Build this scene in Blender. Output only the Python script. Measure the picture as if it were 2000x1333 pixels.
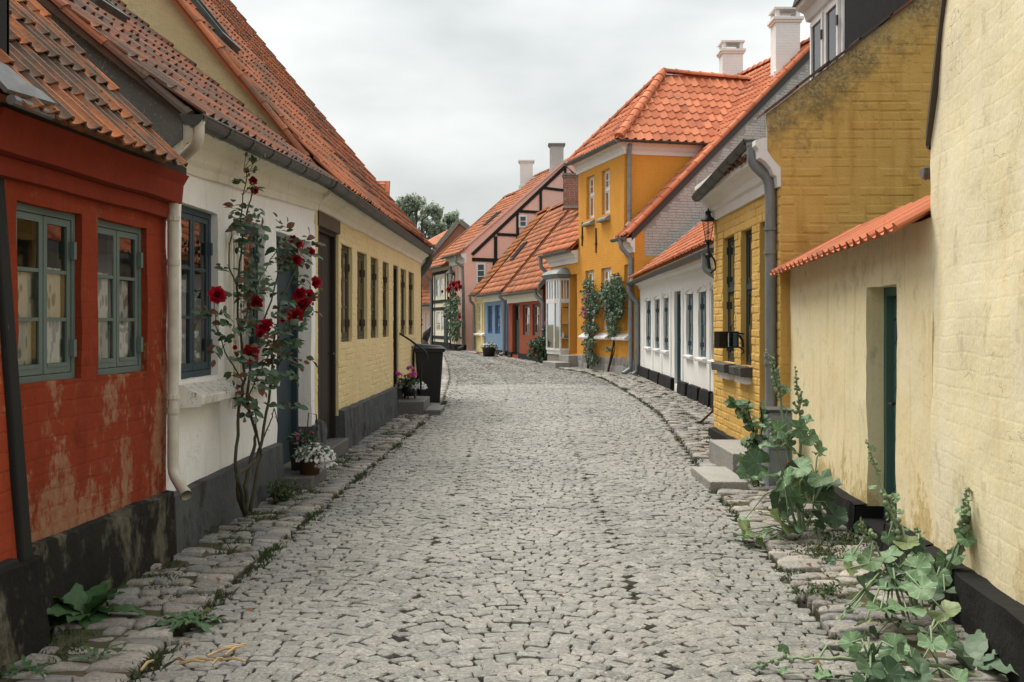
import bpy, math, random
import numpy as np
from mathutils import Vector, Matrix, noise
R = random.Random(11)
sc = bpy.context.scene
C = sc.collection
for o in list(bpy.data.objects): bpy.data.objects.remove(o)

# ------------------------------------------------------------------ camera
F, CX, HY, H = 2000.0, 1000.0, 630.0, 1.5          # calibration of the 2000 x 1333 photograph
cd = bpy.data.cameras.new('camera'); cam = bpy.data.objects.new('camera', cd); C.objects.link(cam)
cam.location = (0, 0, H); cam.rotation_euler = (math.radians(90), 0, 0)
cd.sensor_width = 36; cd.lens = 36; cd.shift_y = -(666.5 - HY) / 2000.0
cd.clip_start = 0.05; cd.clip_end = 2000
sc.camera = cam
# ------------------------------------------------------------------ sky, sun, exposure
SUN_EL, SUN_AZ = math.radians(64), math.radians(-42)    # azimuth from +Y towards +X
w = bpy.data.worlds.new('World'); sc.world = w; w.use_nodes = True
nt = w.node_tree; nt.nodes.clear()
def wn(t, **k):
    n = nt.nodes.new(t)
    for a, b in k.items(): setattr(n, a, b)
    return n
out = wn('ShaderNodeOutputWorld'); bg = wn('ShaderNodeBackground'); sky = wn('ShaderNodeTexSky', sky_type='NISHITA', sun_disc=False)
sky.sun_elevation = SUN_EL; sky.sun_rotation = SUN_AZ; sky.dust_density = 4; sky.ozone_density = 1
tc = wn('ShaderNodeTexCoord'); mp = wn('ShaderNodeMapping'); mp.inputs['Scale'].default_value = (1.6, 1.6, 4.2)
mp.inputs['Location'].default_value = (3.1, 0.4, 1.7)
n1 = wn('ShaderNodeTexNoise'); n1.inputs['Scale'].default_value = 1.6; n1.inputs['Detail'].default_value = 5; n1.inputs['Roughness'].default_value = .48
rp = wn('ShaderNodeValToRGB')
rp.color_ramp.elements[0].position = .34; rp.color_ramp.elements[0].color = (4.0, 4.28, 4.25, 1)
rp.color_ramp.elements[1].position = .66; rp.color_ramp.elements[1].color = (7.1, 7.2, 7.0, 1)
mx = wn('ShaderNodeMix', data_type='RGBA'); mx.inputs['Factor'].default_value = .93
nt.links.new(tc.outputs['Generated'], mp.inputs['Vector']); nt.links.new(mp.outputs[0], n1.inputs['Vector'])
nt.links.new(n1.outputs['Fac'], rp.inputs['Fac']); nt.links.new(sky.outputs[0], mx.inputs[6]); nt.links.new(rp.outputs[0], mx.inputs[7])
# overcast luminance distribution: the cloud layer brightens smoothly towards the zenith
sx = wn('ShaderNodeSeparateXYZ'); mr = wn('ShaderNodeMapRange', clamp=True); mr.inputs[1].default_value = 0; mr.inputs[2].default_value = 1; mr.inputs[3].default_value = .93; mr.inputs[4].default_value = 2.0
vm = wn('ShaderNodeVectorMath', operation='SCALE'); nt.links.new(tc.outputs['Generated'], sx.inputs[0]); nt.links.new(sx.outputs[2], mr.inputs[0])
nt.links.new(mx.outputs[2], vm.inputs[0]); nt.links.new(mr.outputs[0], vm.inputs['Scale'])
nt.links.new(vm.outputs[0], bg.inputs['Color']); bg.inputs['Strength'].default_value = .0445
nt.links.new(bg.outputs[0], out.inputs[0])
sd = bpy.data.lights.new('sun', 'SUN'); sd.energy = 1.5; sd.angle = math.radians(34); sd.color = (1, .94, .84)
sun = bpy.data.objects.new('sun', sd); C.objects.link(sun)
sdir = Vector((math.sin(SUN_AZ) * math.cos(SUN_EL), math.cos(SUN_AZ) * math.cos(SUN_EL), math.sin(SUN_EL)))
sun.rotation_euler = sdir.to_track_quat('Z', 'Y').to_euler(); sun.location = (-10, 10, 30)
vs = sc.view_settings; vs.view_transform = 'Standard'; vs.look = 'None'; vs.exposure = 1.6; vs.gamma = 1; vs.use_curve_mapping = False
sc.cycles.use_denoising = True; sc.cycles.use_adaptive_sampling = False; sc.cycles.sample_clamp_indirect = 4
sc.cycles.max_bounces = 8; sc.cycles.transparent_max_bounces = 12; sc.cycles.caustics_reflective = False; sc.cycles.caustics_refractive = False

# ------------------------------------------------------------------ materials
MATS = {}
class NB:
    def __init__(s, name):
        s.m = bpy.data.materials.new(name); s.m.use_nodes = True; s.t = s.m.node_tree; s.t.nodes.clear()
        s.out = s.n('ShaderNodeOutputMaterial'); s.b = s.n('ShaderNodeBsdfPrincipled'); s.l(s.b.outputs[0], s.out.inputs[0])
        MATS[name] = s.m
    def n(s, t, **k):
        n = s.t.nodes.new(t)
        for a, b in k.items(): setattr(n, a, b)
        return n
    def l(s, a, b): s.t.links.new(a, b)
    def pos(s, scale=(1, 1, 1)):
        g = s.n('ShaderNodeNewGeometry')
        if scale == (1, 1, 1): return g.outputs['Position']
        m = s.n('ShaderNodeVectorMath', operation='MULTIPLY'); m.inputs[1].default_value = scale
        s.l(g.outputs['Position'], m.inputs[0]); return m.outputs[0]
    def noise(s, vec, scale, detail=4, rough=.55):
        n = s.n('ShaderNodeTexNoise'); n.inputs['Scale'].default_value = scale; n.inputs['Detail'].default_value = detail
        n.inputs['Roughness'].default_value = rough; s.l(vec, n.inputs['Vector']); return n.outputs['Fac']
    def ramp(s, fac, a, b, lo=0., hi=1.):
        n = s.n('ShaderNodeMapRange', clamp=True); n.inputs[1].default_value = a; n.inputs[2].default_value = b
        n.inputs[3].default_value = lo; n.inputs[4].default_value = hi; s.l(fac, n.inputs[0]); return n.outputs[0]
    def mix(s, fac, a, b, mode='MIX'):
        n = s.n('ShaderNodeMix', data_type='RGBA', blend_type=mode)
        for v, i in ((fac, 0), (a, 6), (b, 7)):
            if isinstance(v, (int, float)): n.inputs[i].default_value = v
            elif isinstance(v, tuple): n.inputs[i].default_value = (*v[:3], 1)
            else: s.l(v, n.inputs[i])
        return n.outputs[2]
    def math(s, op, a, b=None):
        n = s.n('ShaderNodeMath', operation=op)
        for i, v in enumerate((a, b)):
            if v is None: continue
            if isinstance(v, (int, float)): n.inputs[i].default_value = v
            else: s.l(v, n.inputs[i])
        return n.outputs[0]
    def rnd(s):
        o = s.n('ShaderNodeObjectInfo').outputs['Random']; g = s.n('ShaderNodeNewGeometry').outputs['Random Per Island']
        return s.math('FRACT', s.math('ADD', o, g))
    def bump(s, h, strength=.4, dist=.02, prev=None):
        b = s.n('ShaderNodeBump'); b.inputs['Strength'].default_value = strength; b.inputs['Distance'].default_value = dist
        s.l(h, b.inputs['Height'])
        if prev is not None: s.l(prev, b.inputs['Normal'])
        return b.outputs[0]
    def done(s, col, rough=.85, nrm=None, spec=.3, metal=0.):
        if isinstance(col, tuple): s.b.inputs['Base Color'].default_value = (*col, 1)
        else: s.l(col, s.b.inputs['Base Color'])
        if isinstance(rough, (int, float)): s.b.inputs['Roughness'].default_value = rough
        else: s.l(rough, s.b.inputs['Roughness'])
        s.b.inputs['Specular IOR Level'].default_value = spec; s.b.inputs['Metallic'].default_value = metal
        if nrm is not None: s.l(nrm, s.b.inputs['Normal'])
        return s.m

def plaster(name, c1, c2, stain=None, amt=.5, brick=None, bump=.35, low=None, zlow=(.2, 1.2), streak=None, patch=4.5, crack=0.):
    """limewash or paint on a wall: mottling, rain streaks, peeled patches, optional faint brick relief (uv in metres)"""
    b = NB(name); p = b.pos()
    col = b.mix(b.ramp(b.noise(p, 1.7, 6, .6), .3, .7), c1, c2)
    fine = b.noise(p, 34, 5, .65)
    col = b.mix(b.ramp(fine, .45, .75, 0, .22), col, tuple(x * .62 for x in c1)); col = b.mix(b.ramp(b.noise(p, 9, 6, .7), .5, .75, 0, .16), col, tuple(min(.85, x * 1.3 + .02) for x in c2))
    if streak:
        st = b.noise(b.pos((7, 7, .55)), 1.6, 5, .6)
        col = b.mix(b.ramp(st, .54, .78, 0, streak[1]), col, streak[0])
    if stain:
        pt = b.noise(b.pos((1, 1, .62)), patch, 8, .68)
        col = b.mix(b.ramp(pt, .66 - amt * .22, .74 - amt * .18, 0, .85), col, stain)
    if low:
        g = b.n('ShaderNodeSeparateXYZ'); b.l(p, g.inputs[0])
        hgt = b.ramp(g.outputs[2], zlow[0], zlow[1], .17, -.05)
        big = b.noise(b.pos((1, 1, .55)), 2.6, 5, .65); scr = b.noise(b.pos((1, 1, .75)), 15, 9, .78)
        pt = b.math('ADD', b.math('ADD', b.math('MULTIPLY', big, .62), b.math('MULTIPLY', scr, .42)), hgt)
        lc = b.mix(b.ramp(b.noise(p, 13, 6, .7), .38, .62), low, tuple(.45 * x + .55 * y for x, y in zip(c1, low)))
        col = b.mix(b.ramp(pt, .60, .645, 0, .85), col, lc); col = b.mix(b.ramp(b.noise(b.pos((1, 1, .8)), 4.5, 7, .7), .56, .70, 0, .55), col, tuple(x * .45 for x in c1))
    h = b.math('ADD', b.noise(p, 5, 5, .6), b.math('MULTIPLY', fine, .25))
    nr = b.bump(h, bump, .03)
    if crack:
        v = b.n('ShaderNodeTexVoronoi', feature='DISTANCE_TO_EDGE'); v.inputs['Scale'].default_value = 1.1
        dv = b.n('ShaderNodeVectorMath', operation='ADD'); ns = b.n('ShaderNodeTexNoise'); ns.inputs['Scale'].default_value = 3.5; ns.inputs['Detail'].default_value = 6; b.l(p, ns.inputs['Vector'])
        b.l(p, dv.inputs[0]); b.l(ns.outputs['Color'], dv.inputs[1]); b.l(dv.outputs[0], v.inputs['Vector'])
        ck = b.math('MULTIPLY', b.ramp(v.outputs['Distance'], .0, .006, 1, 0), b.ramp(b.noise(p, 1.4, 2), .52, .60))
        col = b.mix(b.math('MULTIPLY', ck, crack), col, tuple(x * .35 for x in c1)); nr = b.bump(b.math('SUBTRACT', 1., ck), .5, .004, nr)
    if brick:
        uv = b.n('ShaderNodeUVMap').outputs[0]
        wv = b.n('ShaderNodeVectorMath', operation='ADD'); b.l(uv, wv.inputs[0])
        sc_ = b.n('ShaderNodeVectorMath', operation='SCALE'); sc_.inputs['Scale'].default_value = .018
        nn = b.n('ShaderNodeTexNoise'); nn.inputs['Scale'].default_value = 7; b.l(p, nn.inputs['Vector'])
        b.l(nn.outputs['Color'], sc_.inputs[0]); b.l(sc_.outputs[0], wv.inputs[1])
        t = b.n('ShaderNodeTexBrick'); b.l(wv.outputs[0], t.inputs['Vector']); t.inputs['Scale'].default_value = 1
        t.inputs['Mortar Size'].default_value = .011; t.inputs['Mortar Smooth'].default_value = .9
        t.inputs['Brick Width'].default_value = brick[0]; t.inputs['Row Height'].default_value = brick[1]
        nr = b.bump(b.math('MULTIPLY', b.math('SUBTRACT', 1., t.outputs['Fac']), b.ramp(b.noise(p, 2.1, 3), .35, .6)), brick[2], .012, nr)
        col = b.mix(b.math('MULTIPLY', t.outputs['Fac'], brick[3]), col, tuple(x * .55 for x in c1))
    return b.done(col, .92, nr, .2)

def tilemat(name, c1, c2, dark, amt, lichen=(.42, .42, .34), la=.3, speck=0.):
    b = NB(name); p = b.pos(); r = b.rnd()
    col = b.mix(r, c1, c2)
    big = b.noise(p, 1.1, 4, .6); med = b.noise(p, 9, 6, .7)
    f = b.math('ADD', b.math('MULTIPLY', big, .6), b.math('ADD', b.math('MULTIPLY', med, .4), b.math('MULTIPLY', b.math('SUBTRACT', r, .5), .12)))
    col = b.mix(b.ramp(f, .62 - amt * .3, .72 - amt * .22, 0, .88), col, dark)
    fine = b.noise(p, 42, 4, .7)
    col = b.mix(b.ramp(fine, .62, .72, 0, la), col, lichen)
    if speck:
        v = b.n('ShaderNodeTexVoronoi'); v.inputs['Scale'].default_value = 17; b.l(p, v.inputs['Vector'])
        col = b.mix(b.ramp(v.outputs['Distance'], .10, .17, speck, 0), col, (.035, .032, .022))
    nr = b.bump(b.math('ADD', fine, med), .35, .01)
    return b.done(col, .88, nr, .25)

def stonemat(name, cols, moss=0., rough=.62, bump=.5, sc1=60):
    b = NB(name); p = b.pos(); r = b.rnd()
    n = b.n('ShaderNodeValToRGB'); n.color_ramp.interpolation = 'LINEAR'
    e = n.color_ramp.elements
    while len(e) < len(cols): e.new(.5)
    for i, c in enumerate(cols): e[i].position = i / max(1, len(cols) - 1); e[i].color = (*c, 1)
    b.l(r, n.inputs[0]); col = n.outputs[0]
    g = b.noise(p, sc1, 6, .75); m = b.noise(p, 7, 4, .6)
    col = b.mix(b.ramp(g, .50, .60, 0, .72), col, (.07, .066, .058)); col = b.mix(b.ramp(g, .34, .45, .6, 0), col, (.55, .535, .50))
    col = b.mix(b.ramp(m, .3, .7, .0, .35), col, (.10, .098, .09))
    big = b.noise(p, .55, 3, .5)
    col = b.mix(b.ramp(big, .38, .62, 0, .25), col, (.36, .34, .31))
    if moss: col = b.mix(b.ramp(b.noise(p, 3.3, 6, .65), .62, .75, 0, moss), col, (.06, .075, .03))
    nr = b.bump(b.math('ADD', g, b.math('MULTIPLY', m, 1.5)), bump, .012)
    return b.done(col, rough, nr, .3)

def simple(name, c, rough=.6, var=.25, scale=14, bump=.12, spec=.35, metal=0., c2=None, rand=0.):
    b = NB(name); p = b.pos(); nz = b.noise(p, scale, 5, .6)
    col = b.mix(b.ramp(nz, .3, .7), c, c2 or tuple(x * (1 - var) for x in c))
    if rand: col = b.mix(b.math('MULTIPLY', b.rnd(), rand), col, tuple(x * .45 for x in c))
    return b.done(col, rough, b.bump(b.noise(p, scale * 4, 3), bump, .006), spec, metal)

def worn_wood(name, paint, wood, amt=.5, rough=.65):
    b = NB(name); p = b.pos(); nz = b.noise(b.pos((1, 1, .3)), 22, 6, .7)
    col = b.mix(b.ramp(b.noise(p, 4, 4), .3, .7), paint, tuple(x * .78 for x in paint))
    col = b.mix(b.ramp(nz, .68 - amt * .15, .74 - amt * .12, 0, .8), col, wood)
    return b.done(col, rough, b.bump(nz, .2, .006), .3)

def leafmat(name, c1, c2, c3=None, rough=.5, vein=False, trans=.25):
    b = NB(name); p = b.pos(); r = b.rnd()
    col = b.mix(r, c1, c2)
    if c3: col = b.mix(b.ramp(r, .80, .86), col, c3)
    col = b.mix(b.ramp(b.noise(p, 25, 5, .7), .42, .62, 0, .5), col, tuple(x * .6 for x in c1))
    nr = None
    if vein:
        uv = b.n('ShaderNodeSeparateXYZ'); b.l(b.n('ShaderNodeUVMap').outputs[0], uv.inputs[0])
        v = b.math('ABSOLUTE', b.math('SUBTRACT', b.math('FRACT', b.math('MULTIPLY', uv.outputs[0], vein)), .5))
        ln = b.ramp(v, .0, .06, 1, 0)
        col = b.mix(b.math('MULTIPLY', ln, .75), col, tuple(min(1, x * 2.2) for x in c2))
        nr = b.bump(b.math('ADD', ln, b.noise(p, 40, 3)), .35, .006)
    b.done(col, rough, nr, .35)
    tr = b.n('ShaderNodeBsdfTranslucent'); ms = b.n('ShaderNodeMixShader'); ms.inputs[0].default_value = trans
    b.l(b.mix(.5, col, (.3, .4, .08), 'MULTIPLY') if False else col, tr.inputs[0])
    b.l(b.b.outputs[0], ms.inputs[1]); b.l(tr.outputs[0], ms.inputs[2]); b.l(ms.outputs[0], b.out.inputs[0])
    return b.m

def glassmat(name, wob=.06, tint=(.86, .88, .87), refl=.06):
    b = NB(name); t = b.t; p = b.pos()
    nr = b.bump(b.noise(p, 3, 1), wob * .25, .05)
    gl = b.n('ShaderNodeBsdfGlossy'); gl.inputs['Roughness'].default_value = .03; b.l(nr, gl.inputs['Normal'])
    tr = b.n('ShaderNodeBsdfTransparent'); tr.inputs[0].default_value = (*tint, 1)
    fr = b.n('ShaderNodeFresnel'); fr.inputs['IOR'].default_value = 1.5; b.l(nr, fr.inputs['Normal'])
    ms = b.n('ShaderNodeMixShader'); b.l(b.math('MINIMUM', b.math('ADD', b.math('MULTIPLY', fr.outputs[0], 1.0), refl), 1.), ms.inputs[0])
    b.l(tr.outputs[0], ms.inputs[1]); b.l(gl.outputs[0], ms.inputs[2]); b.l(ms.outputs[0], b.out.inputs[0])
    return b.m

M = MATS
plaster('red_wall', (.20, .028, .0095), (.26, .040, .0135), stain=(.25, .10, .048), amt=.30, patch=6, brick=(.26, .085, .22, .10), low=(.33, .20, .12), zlow=(-.3, 2.2), streak=((.115, .024, .013), .6))
plaster('red_trim', (.175, .023, .0095), (.215, .031, .013), streak=((.105, .022, .013), .6))
plaster('orange_red_wall', (.28, .042, .016), (.34, .062, .022), brick=(.25, .085, .35, .2), low=(.42, .24, .14), zlow=(2.6, .7))
plaster('white_wall', (.88, .875, .86), (.82, .81, .785), crack=.4, streak=((.50, .46, .38), .35), stain=(.30, .28, .22), amt=-.15, bump=.3)
plaster('cream_trim', (.78, .745, .64), (.71, .67, .56), streak=((.36, .30, .20), .4), bump=.3)
plaster('yellow_wall', (.70, .56, .29), (.76, .63, .36), bump=.3, streak=((.50, .36, .15), .3))
plaster('gable_yellow', (.60, .47, .25), (.68, .55, .32), bump=.8, stain=(.32, .24, .13), amt=-.05)
plaster('pale_wall', (.77, .675, .42), (.83, .76, .56), bump=.28, streak=((.68, .52, .23), .45), brick=(.27, .09, .07, .0), crack=.5, low=(.58, .47, .26), zlow=(.1, .75))
plaster('garden_wall_paint', (.76, .64, .36), (.82, .73, .50), bump=.24, streak=((.56, .39, .12), .55), low=(.45, .31, .10), zlow=(.1, .7), crack=.5)
plaster('ochre_wall', (.63, .395, .11), (.69, .45, .145), bump=.35, streak=((.42, .21, .03), .4))
def ochre_gable():
    b = NB('ochre_gable'); p = b.pos()
    col = b.mix(b.ramp(b.noise(p, 2.2, 6, .6), .3, .7), (.56, .345, .095), (.63, .41, .13))
    col = b.mix(b.ramp(b.noise(b.pos((5, 5, .6)), 1.6, 5), .5, .75, 0, .5), col, (.34, .18, .03))
    # lichen and soot under the verge: distance below the roof line z = 3.5 + .763 (x - 2.44)
    s = b.n('ShaderNodeSeparateXYZ'); b.l(p, s.inputs[0])
    line = b.math('SUBTRACT', b.math('ADD', 3.5, b.math('MULTIPLY', b.math('SUBTRACT', s.outputs[0], 2.44), .763)), s.outputs[2])
    f = b.math('ADD', b.noise(p, 3.5, 8, .7), b.ramp(line, 0, 1.1, .2, -.12))
    f = b.math('ADD', f, b.math('MULTIPLY', b.math('SUBTRACT', b.noise(p, 22, 6, .75), .5), .45)); col = b.mix(b.ramp(f, .54, .74, 0, .68), col, (.12, .10, .055))
    g = b.math('ADD', b.noise(p, 30, 6, .75), b.ramp(line, 0, .9, .22, -.06))
    col = b.mix(b.ramp(g, .66, .74, 0, .8), col, (.46, .40, .24))
    col = b.mix(b.ramp(b.noise(p, 5.5, 5), .72, .74, 0, .9), col, (.17, .055, .03))
    return b.done(col, .92, b.bump(b.math('ADD', b.noise(p, 6, 5), b.math('MULTIPLY', b.noise(p, 40, 4), .4)), .5, .02), .2)
ochre_gable()
plaster('orange_wall', (.66, .295, .046), (.71, .34, .062), bump=.3, brick=(.24, .075, .4, .12), streak=((.5, .19, .02), .3))
plaster('limewhite', (.80, .79, .77), (.74, .73, .70), bump=.25, streak=((.6, .58, .54), .25))
plaster('grey_brick', (.42, .41, .39), (.52, .51, .49), bump=.3, streak=((.30, .29, .27), .3))
plaster('grey_mortar', (.28, .275, .26), (.35, .34, .33))
plaster('white_brick', (.82, .815, .80), (.77, .76, .745), bump=.3, brick=(.24, .08, .5, .12))
plaster('pink_wall', (.82, .47, .39), (.85, .53, .45), bump=.3, brick=(.3, .1, .5, .1))
plaster('salmon_wall', (.74, .43, .31), (.78, .50, .37), bump=.3)
plaster('timber_infill', (.82, .74, .52), (.84, .78, .60), bump=.3)
plaster('light_yellow', (.72, .54, .22), (.76, .60, .30), bump=.3)
plaster('blue_wall', (.15, .235, .335), (.19, .28, .39), bump=.3)
plaster('brown_red_wall', (.24, .05, .022), (.29, .07, .032), bump=.3)
plaster('brick_gable', (.27, .12, .08), (.36, .17, .11), brick=(.24, .075, .6, .4))
def cement():
    b = NB('cement'); p = b.pos()
    col = b.mix(b.ramp(b.noise(p, 3, 6, .6), .3, .7), (.13, .125, .115), (.20, .195, .18))
    f = b.math('ADD', b.noise(p, 55, 5, .8), b.math('MULTIPLY', b.noise(p, 4, 4), .25))
    col = b.mix(b.ramp(f, .70, .78, 0, .9), col, (.45, .45, .42))
    col = b.mix(b.ramp(b.noise(p, 14, 6, .7), .62, .7, 0, .6), col, (.06, .058, .04))
    return b.done(col, .95, b.bump(f, .6, .012), .2)
cement()
plaster('plinth_grey', (.062, .067, .072), (.10, .105, .11), bump=.9, streak=((.20, .20, .195), .5), stain=(.035, .035, .033), amt=.5)
plaster('plinth_black', (.008, .008, .0075), (.016, .015, .014), bump=.7, stain=(.12, .115, .095), amt=-.05)
plaster('plinth_dirty', (.010, .0095, .008), (.022, .021, .017), bump=.9, stain=(.15, .135, .10), amt=.62, patch=3.4)
tilemat('tile_old', (.40, .125, .038), (.30, .09, .03), (.062, .055, .043), .86, speck=.9, lichen=(.36, .34, .27), la=.30)
tilemat('tile_brown', (.30, .10, .05), (.19, .078, .048), (.082, .068, .056), .78, la=.22)
tilemat('tile_mixed', (.44, .15, .065), (.31, .10, .046), (.115, .085, .062), .58, la=.16)
tilemat('tile_new', (.60, .22, .115), (.40, .12, .058), (.24, .105, .065), .22, la=.12)
tilemat('tile_far', (.54, .21, .11), (.36, .125, .065), (.22, .12, .075), .4, la=.12)
tilemat('tile_far_old', (.46, .15, .05), (.34, .11, .04), (.15, .10, .055), .5, la=.2)
stonemat('cobble_stone', [(.135, .138, .128), (.225, .225, .205), (.28, .276, .248), (.18, .182, .168), (.255, .248, .216), (.155, .158, .150)], moss=.22)
stonemat('paving_granite', [(.14, .137, .132), (.25, .235, .21), (.265, .225, .185), (.18, .185, .195), (.42, .385, .33), (.24, .21, .175)], moss=.35)
stonemat('field_stone', [(.15, .14, .13), (.30, .27, .22), (.22, .20, .18), (.38, .34, .28)])
stonemat('step_stone', [(.34, .33, .30), (.30, .29, .27)], bump=.3)
stonemat('step_dark', [(.05, .052, .055), (.07, .072, .075)], bump=.3)
b = NB('soil'); p = b.pos(); nz = b.noise(p, 3, 7, .7)
col = b.mix(b.ramp(nz, .4, .6), (.055, .045, .03), (.10, .085, .055)); col = b.mix(b.ramp(b.noise(p, 1.3, 6, .7), .46, .62, 0, .7), col, (.045, .062, .022))
b.done(col, .95, b.bump(b.noise(p, 60, 4), .6, .01), .15)
b = NB('road_sand'); p = b.pos()
col = b.mix(b.ramp(b.noise(p, 4, 7, .7), .4, .62), (.014, .0125, .008), (.030, .025, .017)); col = b.mix(b.ramp(b.noise(p, 1.1, 6, .7), .46, .60, 0, .8), col, (.034, .046, .018))
b.done(col, .95, b.bump(b.noise(p, 70, 4), .6, .01), .15)
worn_wood('grey_green_paint', (.125, .165, .15), (.12, .13, .12), .1)
worn_wood('blue_grey_paint', (.055, .085, .105), (.10, .11, .11), .15)
worn_wood('dark_green_paint', (.034, .052, .048), (.05, .06, .055), .1)
worn_wood('green_door_paint', (.07, .15, .125), (.03, .06, .05), .15)
worn_wood('brown_wood', (.095, .072, .048), (.085, .065, .045), .3)
worn_wood('dark_wood', (.026, .020, .015), (.045, .036, .028), .2)
worn_wood('black_timber', (.014, .014, .013), (.10, .095, .085), .25, .8)
worn_wood('white_paint', (.78, .77, .75), (.55, .52, .48), .0)
worn_wood('white_sill', (.70, .68, .63), (.13, .065, .04), .95)
worn_wood('blue_paint', (.025, .075, .24), (.04, .09, .2), .1)
worn_wood('slate_blue_door', (.03, .05, .065), (.04, .06, .07), .1)
worn_wood('teal_paint', (.065, .13, .165), (.06, .1, .12), .1)
worn_wood('board_brown', (.16, .06, .025), (.09, .04, .02), .2)
simple('zinc', (.17, .18, .18), .5, .3, 9, metal=.3, c2=(.10, .105, .105))
simple('zinc_dark', (.085, .09, .085), .5, .3, 9, metal=.3, c2=(.05, .055, .05))
simple('pipe_grey', (.24, .26, .265), .5, .2, 7, metal=.25)
simple('pipe_white', (.60, .57, .50), .6, .3, 5, c2=(.40, .36, .29))
simple('lead', (.17, .175, .18), .55, .4, 10)
simple('iron', (.018, .018, .018), .5, .3)
simple('black_plastic', (.016, .018, .019), .42, .15, bump=.06)
simple('interior_dark', (.09, .085, .078), .9)
simple('curtain', (.86, .86, .84), .9, .3, 8)
b = NB('lace'); p = b.pos((1, 1, .35)); vv = b.n('ShaderNodeTexVoronoi'); vv.inputs['Scale'].default_value = 30; b.l(p, vv.inputs['Vector'])
b.done(b.mix(b.ramp(vv.outputs['Distance'], .30, .42, .75, 0), (.88, .88, .87), (.22, .22, .21)), .9)
simple('terracotta', (.12, .055, .03), .8)
simple('pot_black', (.02, .02, .022), .6)
simple('cabinet_grey', (.22, .25, .27), .5, .3, 6)
simple('slate_sill', (.07, .07, .07), .7, .2)
simple('mirror_frame', (.022, .018, .016), .4)
simple('paper_white', (.7, .7, .68), .7); simple('orange_print', (.65, .16, .02), .6)
simple('dry_straw', (.50, .36, .19), .8, .3, 20); simple('dry_leaf', (.20, .10, .04), .8, .4, 20, rand=.8)
simple('tar_black', (.03, .03, .03), .9)
glassmat('glass', refl=.05); glassmat('glass_far', .03, (.32, .34, .34), .05)
b = NB('mirror_glass'); b.done((.75, .82, .84), .05, None, .5, 1.)
leafmat('rose_leaf', (.040, .085, .040), (.085, .14, .07), (.15, .045, .018))
leafmat('hollyhock_leaf', (.115, .21, .10), (.20, .315, .165), (.26, .31, .14), vein=7., trans=.25)
leafmat('hollyhock_dark', (.06, .115, .06), (.085, .145, .08), vein=7., trans=.2)
leafmat('dock_leaf', (.05, .12, .042), (.085, .165, .065), vein=False)
leafmat('dock_pale', (.12, .19, .12), (.16, .23, .15))
leafmat('climber_leaf', (.05, .10, .048), (.12, .19, .11), (.19, .24, .16))
leafmat('tree_leaf', (.28, .35, .25), (.40, .46, .37), (.46, .50, .42), trans=.5)
leafmat('weed_leaf', (.045, .082, .028), (.08, .115, .045), (.13, .12, .05), .7)
leafmat('white_petal', (.72, .72, .68), (.80, .80, .78), trans=.2)
leafmat('red_petal', (.30, .004, .018), (.42, .008, .026), trans=.15)
leafmat('pink_petal', (.60, .035, .26), (.70, .07, .36), trans=.2)
leafmat('pale_pink_petal', (.62, .22, .30), (.70, .30, .36), trans=.2)
simple('stem_green', (.10, .14, .06), .7); simple('stem_pale', (.22, .29, .17), .7); simple('stem_brown', (.055, .048, .026), .8, .4)
simple('bark', (.09, .075, .055), .9)
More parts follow.
